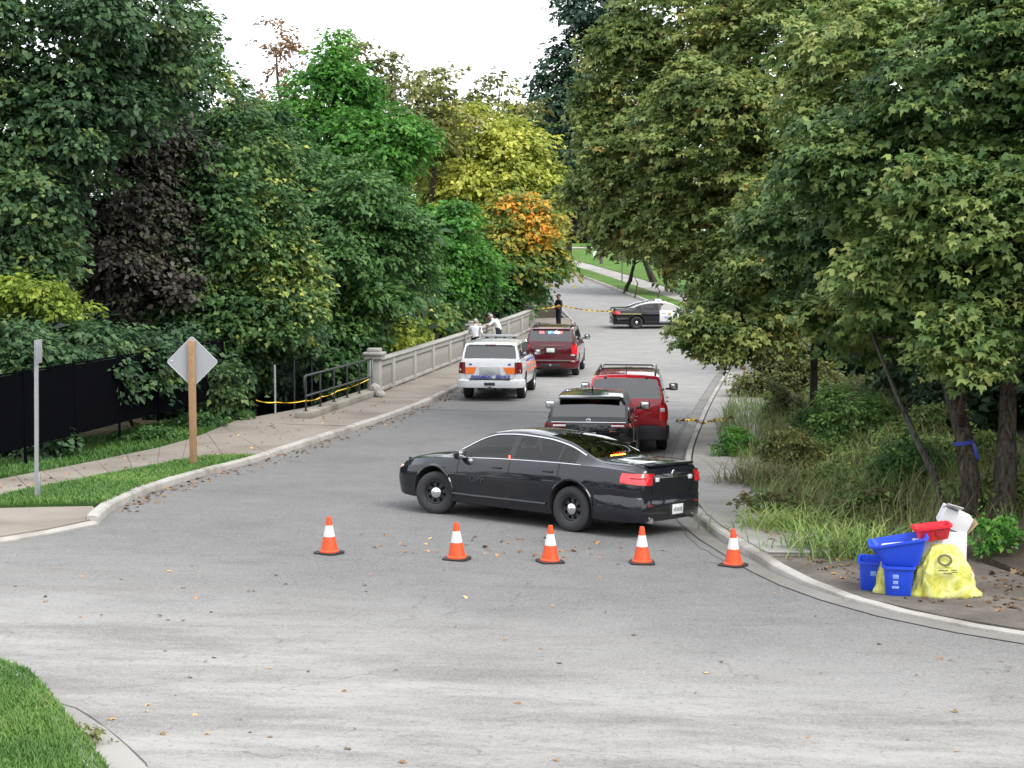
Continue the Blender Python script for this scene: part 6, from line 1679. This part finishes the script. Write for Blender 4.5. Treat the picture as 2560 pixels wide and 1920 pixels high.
# ---- police tape
def ribbon(name, label, pts, wd=.075, sag=0, twist=.4, mat=None, n=30, group='police tape'):
    """strip through the points"""
    P0 = [Vector(p) for p in pts]; line = []
    for a, b in zip(P0, P0[1:]):
        for k in range(n):
            t = k/n; p = a.lerp(b, t); p.z -= sag*4*t*(1-t); line.append(p)
    line.append(P0[-1]); V = []; F = []
    for i, p in enumerate(line):
        t = (line[min(i+1, len(line)-1)]-line[max(i-1, 0)]).normalized(); s = t.cross(Vector((0, 0, 1))); s = s.normalized() if s.length > 1e-4 else Vector((1, 0, 0)); u = s.cross(t)
        a = twist*math.sin(i*.5)+.5*twist*math.sin(i*1.7); v = u*math.cos(a)+s*math.sin(a)
        V += [p-v*wd/2, p+v*wd/2]
    for i in range(len(line)-1): F.append([2*i, 2*i+1, 2*i+3, 2*i+2])
    o = link(name, pymesh(name, V, F, 60), mat or M['tapeprint']); tag(o, label, 'tape', group); return o
def tape_mat():
    m, n, p = _mat('printed_yellow_tape'); Lk = n.links.new
    g = n.nodes.new('ShaderNodeNewGeometry'); wv_ = n.nodes.new('ShaderNodeTexWave'); wv_.inputs['Scale'].default_value = 1.1; wv_.inputs['Distortion'].default_value = 1.5
    Lk(g.outputs['Position'], wv_.inputs['Vector']); rp = n.nodes.new('ShaderNodeValToRGB'); ramp_set(rp, [(0, (.75, .48, .02)), (.72, (.75, .48, .02)), (.80, (.10, .07, .02)), (1, (.10, .07, .02))]); Lk(wv_.outputs['Fac'], rp.inputs[0])
    Lk(rp.outputs[0], p.inputs['Base Color']); p.inputs['Roughness'].default_value = .45; return m
M['tapeprint'] = tape_mat()

# ---- recycling set out on the apron
M['bin_blue'] = plain('blue_bin_plastic', (.012, .06, .56), .45, var=.12, scale=4)
M['bag_yellow'] = glass
def bag_mat():
    m, n, p = _mat('yellow_bag_film'); Lk = n.links.new; o = n.nodes['Material Output']
    tc = n.nodes.new('ShaderNodeTexCoord'); no = n.nodes.new('ShaderNodeTexNoise'); no.inputs['Scale'].default_value = 5; no.inputs['Detail'].default_value = 4; no.inputs['Distortion'].default_value = 1.4
    Lk(tc.outputs['Object'], no.inputs['Vector']); rp = n.nodes.new('ShaderNodeValToRGB'); ramp_set(rp, [(.28, (.44, .43, .05)), (.45, (.66, .65, .14)), (.66, (.74, .74, .34))]); Lk(no.outputs['Fac'], rp.inputs[0])
    Lk(rp.outputs[0], p.inputs['Base Color']); p.inputs['Roughness'].default_value = .3
    t = n.nodes.new('ShaderNodeBsdfTranslucent'); Lk(rp.outputs[0], t.inputs[0]); ms = n.nodes.new('ShaderNodeMixShader'); ms.inputs[0].default_value = .25
    Lk(p.outputs[0], ms.inputs[1]); Lk(t.outputs[0], ms.inputs[2]); Lk(ms.outputs[0], o.inputs[0])
    bp = n.nodes.new('ShaderNodeBump'); bp.inputs['Strength'].default_value = .7; bp.inputs['Distance'].default_value = .05; Lk(no.outputs['Fac'], bp.inputs['Height']); Lk(bp.outputs[0], p.inputs['Normal']); return m
M['bag_yellow'] = bag_mat()
M['white_box'] = plain('white_board', (.58, .58, .60), .7, var=.04, scale=3)
M['red_tub'] = plain('red_plastic', (.58, .015, .03), .35, var=.12)
M['card'] = plain('cardboard', (.36, .24, .14), .9, var=.15)
def rbox(w0, d0, w1, d1, h, t=.012, rim=.022):
    """open tapered box with rounded corners, wall thickness and rim; base at z=0"""
    mb = MB(); n = 32
    def ring(w_, d_, z, k=.28):
        out = []
        for i in range(n):
            a = 2*math.pi*i/n; c, s = math.cos(a), math.sin(a); out.append((w_/2*math.copysign(abs(c)**k, c), d_/2*math.copysign(abs(s)**k, s), z))
        return out
    rings = [ring(w0*.96, d0*.96, 0), ring(w0, d0, .015), ring(w1, d1, h-.03), ring(w1+rim*2, d1+rim*2, h-.028), ring(w1+rim*2, d1+rim*2, h), ring(w1-t, d1-t, h), ring(w0-t, d0-t, .02)]
    V = [v for r_ in rings for v in r_]; F = [list(range(n))[::-1]]
    for i in range(len(rings)-1):
        for k in range(n): F.append([i*n+k, i*n+(k+1) % n, (i+1)*n+(k+1) % n, (i+1)*n+k])
    F.append([(len(rings)-1)*n+k for k in range(n)]); mb.add(V, F); return mb
DZ = .06
b0 = gp(2188, 1474, DZ); s0 = FPX/b0.y
r = empty('recycling_box', b0+Vector((0, .1, 0)), R(-14)); tag(r, 'small blue recycling box left of the slim yellow bag', 'recycling box', 'blue recycling boxes')
rbox(.30, .40, .34, .46, .36).build('box', M['bin_blue'], r); MB().box((0, -.218, .22), (.07, .006, .06), rot=(R(4), 0, 0), bev=.002).build('print', plain('bin_print', (.18, .28, .65), .5), r)
b1_ = gp(2250, 1488, DZ)
r = empty('recycling_box', b1_+Vector((0, .12, 0)), R(-10)); tag(r, 'tall blue recycling box standing upright under the tilted one', 'recycling box', 'blue recycling boxes')
rbox(.30, .40, .35, .44, .36).build('box', M['bin_blue'], r); MB().box((-.04, -.214, .24), (.07, .006, .05), rot=(R(3), 0, 0), bev=.002).box((-.04, -.210, .17), (.06, .006, .04), rot=(R(3), 0, 0), bev=.002).box((-.04, -.207, .11), (.08, .006, .03), rot=(R(3), 0, 0), bev=.002).build('print', plain('bin_print2', (.22, .32, .70), .5), r)
r = empty('recycling_box', b1_+Vector((.06, .16, .335)), R(-10)); r.rotation_euler = (0, R(-11), R(-10)); tag(r, 'wide blue recycling box tilted on top of the upright one', 'recycling box', 'blue recycling boxes')
rbox(.40, .42, .66, .50, .32).build('box', M['bin_blue'], r)
MB().box((.02, 0, .20), (.46, .34, .10), rot=(0, R(4), 0), bev=.03).build('paper_contents', M['white_box'], r)
def bag(name, label, loc, w_, d_, h, seed, lean=0, flat=.55, group='yellow bags'):
    rnd = np.random.default_rng(seed); nu, nv = 48, 26; V = []; F = []
    for j in range(nv+1):
        t = j/nv
        prof = (1.0-.30*t-.55*max(0, t-.55)**1.1/.45**1.1*.55) if t < .97 else .16
        if t < .06: prof = .93+t*1.2
        for i in range(nu):
            a = 2*math.pi*i/nu; c, s = math.cos(a), math.sin(a)
            k = 1+.05*math.sin(3*a+seed)+.05*math.sin(7*a+5*t+seed)+.045*math.sin(11*a-9*t)*(.5+t)+.03*math.sin(17*a+13*t)
            foot = 1+.28*max(0, 1-t*5)*(abs(c)**4)
            V.append((w_/2*math.copysign(abs(c)**.75, c)*prof*k*foot+lean*t, d_/2*math.copysign(abs(s)**.75, s)*prof*k, h*t*(1+.03*math.sin(4*a))))
    for j in range(nv):
        for i in range(nu): F.append([j*nu+i, j*nu+(i+1) % nu, (j+1)*nu+(i+1) % nu, (j+1)*nu+i])
    F.append(list(range(nu))[::-1]); F.append([nv*nu+i for i in range(nu)])
    r = empty(name, loc); tag(r, label, 'bag', group); link('film', pymesh(name, V, F, 50), M['bag_yellow'], r); return r
bg_ = gp(2358, 1490, DZ)
rr_ = bag('recycling_bag', 'big yellow plastic recycling bag with a black round emblem', bg_+Vector((0, .05, 0)), .74, .46, .60, 2)
inkm = plain('bag_ink', (.07, .075, .03), .5)
MB().lathe([(.060, 0), (.072, .004), (.060, .008), (.046, .004)], 24, Matrix.Translation((-.03, -.19, .46)) @ Matrix.Rotation(R(72), 4, 'X') @ Matrix.Scale(1.25, 4, (1, 0, 0)), close=True).build('emblem', inkm, rr_)
for k, (x, z_, w_) in enumerate([(-.06, .345, .12), (.07, .35, .07), (.0, .31, .10), (.08, .325, .06)]):
    MB().box((x, -.232+.02*k*0, z_), (w_, .006, .012), rot=(R(-12), 0, R(3)), bev=.001).build('print_line', inkm, rr_)
bs = gp(2207, 1481, DZ)
bag('recycling_bag', 'slim yellow bag squeezed between the two blue boxes', bs+Vector((.01, .0, 0)), .19, .22, .47, 5, lean=.03)
wb_ = gp(2380, 1478, DZ)
r = empty('white_carton', wb_+Vector((.05, .42, 0)), R(-4)); tag(r, 'tall white carton behind the big yellow bag', 'carton', 'white cartons')
MB().box((0, 0, .335), (.40, .34, .67), bev=.012).build('box', M['white_box'], r); MB().box((.202, 0, .335), (.006, .30, .62), bev=.002).build('side_panel', M['card'], r)
r = empty('white_carton', wb_+Vector((.10, .45, .685)), R(-4)); r.rotation_euler = (R(4), R(24), R(-6)); tag(r, 'open white carton lying tilted on top of the tall white carton', 'carton', 'white cartons')
MB().box((-.02, 0, .13), (.36, .30, .22), bev=.01).build('box', M['white_box'], r)
MB().box((-.12, -.10, .27), (.20, .28, .008), rot=(R(-22), R(-8), 0), bev=.002).build('flap', M['white_box'], r); MB().box((.185, -.02, .11), (.008, .30, .24), rot=(0, R(18), 0), bev=.002).build('side_flap', M['card'], r)
r = empty('red_tub', b1_+Vector((.46, .30, .625)), R(-6)); r.rotation_euler = (0, R(-8), R(-6)); tag(r, 'red plastic tub lying between the tilted blue box and the white carton', 'tub')
rbox(.34, .26, .42, .32, .17).build('tub', M['red_tub'], r)
MB().lathe([(.07, 0), (.06, .008), (.0, .01)], 20, Matrix.Translation((.08, -.152, .09)) @ Matrix.Rotation(R(90), 4, 'X')).build('print', plain('tub_print', (.32, .01, .02), .4), r)
# the tub rests on a second hidden carton
r = empty('white_carton', b1_+Vector((.40, .44, 0)), R(6)); tag(r, 'white carton standing behind the stacked blue boxes under the red tub', 'carton', 'white cartons')
MB().box((0, 0, .31), (.36, .30, .62), bev=.012).build('box', M['white_box'], r)
wc = gp(2424, 1480, DZ)
r = empty('white_jug', wc+Vector((0, .12, 0))); tag(r, 'small white plastic jug on the ground right of the big yellow bag', 'jug')
MB().lathe([(.075, 0), (.085, .02), (.085, .19), (.06, .235), (.03, .25)], 24).build('body', M['white_box'], r); MB().lathe([(.032, .25), (.032, .275), (.0, .277)], 16).build('cap', M['white_box'], r)

# ================================================================ PEOPLE
def limb_mesh(P0, edges, root_i):
    me = bpy.data.meshes.new('body'); me.from_pydata([p[:3] for p in P0], edges, []); o = link('body', me)
    md = o.modifiers.new('s', 'SKIN'); md.use_smooth_shade = True
    sv = me.skin_vertices[0].data
    for i, p in enumerate(P0):
        sv[i].radius = (p[3], p[4] if len(p) > 4 else p[3]); sv[i].use_root = (i == root_i)
    ms = o.modifiers.new('d', 'SUBSURF'); ms.levels = 2; ms.render_levels = 2
    dg = bpy.context.evaluated_depsgraph_get(); r = bpy.data.meshes.new_from_object(o.evaluated_get(dg)); bpy.data.objects.remove(o); return r
def person(label, loc, rz, J, height, top_m, leg_m, hair_m, cap=False, vest=None, bare_arms=True, bulk=1.1):
    """J: joints in metres for a 1.78 m figure, x forward, y left"""
    r = empty('person', loc, rz); tag(r, label, 'person', 'people on the bridge'); k = height/1.78; r.scale = (k*bulk, k*bulk, k)
    names = ['pelvis', 'belly', 'chest', 'neckb', 'neck', 'head0', 'head1', 'head2', 'shl', 'ell', 'wrl', 'hal', 'shr', 'elr', 'wrr', 'har', 'hipl', 'knl', 'anl', 'tol', 'hipr', 'knr', 'anr', 'tor']
    rad = dict(pelvis=(.15, .12), belly=(.145, .11), chest=(.165, .115), neckb=(.09, .08), neck=(.056, .056), head0=(.068, .075), head1=(.082, .098), head2=(.066, .08), shl=(.075, .075), ell=(.05, .05), wrl=(.034, .034), hal=(.04, .026), hipl=(.095, .095), knl=(.068, .068), anl=(.048, .048), tol=(.042, .035))
    for a in ('sh', 'el', 'wr', 'ha', 'hip', 'kn', 'an', 'to'): rad[a+'r'] = rad[a+'l']
    P0 = [(*J[n], *rad[n]) for n in names]; ix = {n: i for i, n in enumerate(names)}
    E = [('pelvis', 'belly'), ('belly', 'chest'), ('chest', 'neckb'), ('neckb', 'neck'), ('neck', 'head0'), ('head0', 'head1'), ('head1', 'head2')]
    for s in 'lr': E += [('chest', 'sh'+s), ('sh'+s, 'el'+s), ('el'+s, 'wr'+s), ('wr'+s, 'ha'+s), ('pelvis', 'hip'+s), ('hip'+s, 'kn'+s), ('kn'+s, 'an'+s), ('an'+s, 'to'+s)]
    me = limb_mesh(P0, [(ix[a], ix[b]) for a, b in E], 0)
    # fingers and thumb
    bm = bmesh.new(); bm.from_mesh(me)
    fing = MB()
    for s, sg in (('l', 1), ('r', -1)):
        w_, h_ = Vector(J['wr'+s]), Vector(J['ha'+s]); d = (h_-w_).normalized(); sd = d.cross(Vector((0, 0, 1))); sd = sd.normalized() if sd.length > .1 else Vector((0, 1, 0)); dn = sd.cross(d)
        for q, ln in zip((-.027, -.009, .009, .027), (.060, .072, .068, .052)):
            a = h_+sd*q+d*.015; b_ = a+d*ln*.55-dn*.008; c_ = b_+d*ln*.45-dn*.025; fing.tube([a, b_, c_], [.0095, .0088, .0065], 6)
        a = h_-d*.03+sd*.03*sg; fing.tube([a, a+sd*.028*sg+d*.02, a+sd*.035*sg+d*.048-dn*.01], [.011, .010, .0075], 6)
    nb = len(bm.verts); vs = [bm.verts.new(v) for v in fing.v]
    for f in fing.f:
        try: bm.faces.new([vs[i] for i in f])
        except ValueError: pass
    # nose and ears
    hd_ = Vector(J['head1']); fwd = Vector(J.get('look', (1, 0, 0))).normalized(); up = Vector((0, 0, 1)); lf = up.cross(fwd).normalized()
    ex = MB(); ex.tube([hd_+fwd*.085+up*.02, hd_+fwd*.108-up*.015, hd_+fwd*.09-up*.03], [.010, .016, .010], 6)
    for sg in (1, -1): ex.tube([hd_+lf*sg*.078+up*.02, hd_+lf*sg*.092, hd_+lf*sg*.078-up*.03], [.010, .018, .008], 6)
    vs = [bm.verts.new(v) for v in ex.v]
    for f in ex.f:
        try: bm.faces.new([vs[i] for i in f])
        except ValueError: pass
    bm.to_mesh(me); bm.free()
    for m_ in (top_m, leg_m, M['skin'], M['black_metal'], vest or top_m): me.materials.append(m_)
    seg = []
    for a, b in E:
        cls = 1
        if a in ('neck', 'head0', 'head1') : cls = 2
        elif a in ('belly', 'chest', 'neckb') or a[:2] == 'sh': cls = 0 if not (vest and a in ('belly', 'chest', 'neckb') and b[:2] != 'sh') else 4
        elif a[:2] in ('el',): cls = 2 if bare_arms else 0
        elif a[:2] == 'wr': cls = 2
        elif a == 'pelvis' and b == 'belly': cls = 0
        elif a[:2] == 'an': cls = 3
        seg.append((Vector(J[a]), Vector(J[b]), cls))
    for p in me.polygons:
        c = p.center; best = 9; cl = 0
        for a, b, k_ in seg:
            ab = b-a; t = max(0, min(1, (c-a).dot(ab)/max(1e-9, ab.length_squared))); d = (c-(a+ab*t)).length
            if d < best: best = d; cl = k_
        p.material_index = cl; p.use_smooth = True
    link('body', me, None, r)
    # hair or cap
    hb = bmesh.new(); bmesh.ops.create_icosphere(hb, subdivisions=3, radius=1)
    for v in hb.verts: v.co = Vector((v.co.x*.108-.012, v.co.y*.095, v.co.z*.115))
    dele = [v for v in hb.verts if v.co.z < (-.035 if v.co.x < .0 else .030)]
    bmesh.ops.delete(hb, geom=dele, context='VERTS')
    hm_ = bpy.data.meshes.new('hair'); hb.to_mesh(hm_); hb.free(); smooth(hm_, 60)
    yaw = math.atan2(fwd.y, fwd.x); ho = link('cap' if cap else 'hair', hm_, hair_m, r); ho.location = hd_+up*.022+fwd*-.004; ho.rotation_euler = (0, 0, yaw)
    for sg in (1, -1):
        e_ = MB().lathe([(.010, -.004), (.009, .004), (0.001, .006)], 10, Matrix.Translation(hd_+fwd*.088+lf*sg*.033+up*.012) @ fwd.to_track_quat('Z', 'Y').to_matrix().to_4x4()).build('eye', M['plastic'], r)
    MB().box(hd_+fwd*.092-up*.052, (.012, .045, .009), rot=(0, 0, yaw), bev=.003).build('mouth', plain('lips', (.30, .12, .10), .6), r)
    if cap:
        MB().prism([(.0, -.075), (.10, -.06), (.13, 0), (.10, .06), (0, .075)], -.006, .006, Matrix.Translation(hd_+fwd*.07+up*.055) @ Matrix.Rotation(yaw, 4, 'Z') @ Matrix.Rotation(R(10), 4, 'Y')).build('cap_peak', hair_m, r)
    return r
STAND = dict(pelvis=(0, 0, .96), belly=(.0, 0, 1.10), chest=(0, 0, 1.32), neckb=(0, 0, 1.45), neck=(.01, 0, 1.52), head0=(.025, 0, 1.585), head1=(.03, 0, 1.66), head2=(.02, 0, 1.725),
             shl=(0, .19, 1.415), ell=(-.03, .27, 1.14), wrl=(.08, .27, .90), hal=(.12, .26, .83), shr=(0, -.19, 1.415), elr=(-.03, -.27, 1.14), wrr=(.08, -.27, .90), har=(.12, -.26, .83),
             hipl=(0, .095, .90), knl=(.02, .11, .49), anl=(0, .12, .075), tol=(.17, .14, .035), hipr=(0, -.095, .90), knr=(.02, -.11, .49), anr=(0, -.12, .075), tor=(.17, -.14, .035))
def rail_x(y): return xat(RL, y)
def stand_by_rail(px, gap):
    y = 52.0
    while y < 82:
        x = (px-1280)/FPX*y
        if x-rail_x(y) < gap: return Vector((x, y, H(x, y)+.125))
        y += .05
    return Vector((0, 70, H(0, 70)+.125))
def fit_height(p, py): return max(1.66, min(1.92, (at(1280, py, p.y).z-p.z)))
grey_hair = plain('grey_hair', (.30, .29, .27), .8, var=.3); dark_hair = plain('short_dark_hair', (.09, .08, .075), .8, var=.3)
pA = stand_by_rail(1188, .62); JA = dict(STAND); JA.update(ell=(.10, .30, 1.16), wrl=(.32, .26, 1.12), hal=(.40, .24, 1.11), elr=(.02, -.27, 1.15), wrr=(.22, -.20, 1.04), har=(.29, -.17, 1.02), head0=(.045, 0, 1.585), head1=(.06, 0, 1.655), head2=(.055, 0, 1.72))
person('person in a white uniform shirt and black trousers standing upright by the railing', pA, R(70), JA, fit_height(pA, 797), M['white_shirt'], M['navy'], grey_hair)
pB = stand_by_rail(1247, .72); JB = dict(STAND); JB.update(pelvis=(-.06, 0, .95), belly=(.02, 0, 1.09), chest=(.16, 0, 1.27), neckb=(.25, 0, 1.38), neck=(.30, 0, 1.43), head0=(.345, 0, 1.475), head1=(.385, 0, 1.535), head2=(.41, 0, 1.60), shl=(.16, .19, 1.36), ell=(.30, .33, 1.16), wrl=(.50, .22, 1.13), hal=(.57, .19, 1.12), shr=(.16, -.19, 1.36), elr=(.34, -.27, 1.14), wrr=(.46, -.08, 1.16), har=(.50, -.02, 1.17), look=(1, -.1, -.35))
person('person in a white uniform shirt leaning forward with both hands at the railing', pB, R(160), JB, 1.78, M['white_shirt'], M['navy'], grey_hair)
gC = gp(1397, 817, .0); JC = dict(STAND); JC.update(ell=(.02, .30, 1.14), wrl=(.22, .12, 1.10), hal=(.25, .04, 1.11), elr=(.02, -.30, 1.14), wrr=(.22, -.10, 1.07), har=(.25, -.02, 1.06))
person('person in dark uniform and cap with folded arms standing at the railing end', gC, R(205), JC, 1.82, M['navy'], M['navy'], plain('dark_cap', (.02, .02, .022), .8), cap=True, bulk=1.28, vest=plain('dark_vest', (.022, .021, .02), .8, var=.3))
# tape from the far pillar past the officer to the cruiser, tape by the right kerb, tape along the handrail
tA_ = rail_pt(RLEN)+Vector((.0, -.32, 1.2)); cr = pos2+Vector((-2.45, -.75, .93))
ribbon('police_tape', 'yellow tape stretched from the railing end past the officer to the cruiser', [tA_, Vector((gC.x+.05, gC.y-.35, gC.z+1.22)), cr], .065, .10)
k1 = gp(1690, 1050, .03); k2 = gp(1735, 1050, .17); k3 = gp(1785, 1050, .16); k4 = gp(1832, 1042, .55)
ribbon('police_tape', 'crumpled yellow tape lying over the right kerb and sidewalk', [k1, k2+Vector((0, -.1, .03)), gp(1755, 1058, .15), k3, k4], .10, .02, 1.3, n=14)
h1 = hr.matrix_world if False else None
hl_pt = lambda x, z: ha+Vector((math.cos(hrz)*x, math.sin(hrz)*x, .185+z))
ribbon('police_tape', 'thin yellow tape strung along the handrail posts to the chain link fence', [at(640, 1000, 42.6), at(690, 1005, 42.9), hl_pt(.25, .30)+Vector((0, -.04, 0)), hl_pt(1.8, .27)+Vector((0, -.04, 0)), hl_pt(3.4, .30)+Vector((0, -.04, 0)), hl_pt(hl-.5, .36)+Vector((0, -.04, 0))], .028, .04, .6, mat=M['tape'], n=12)
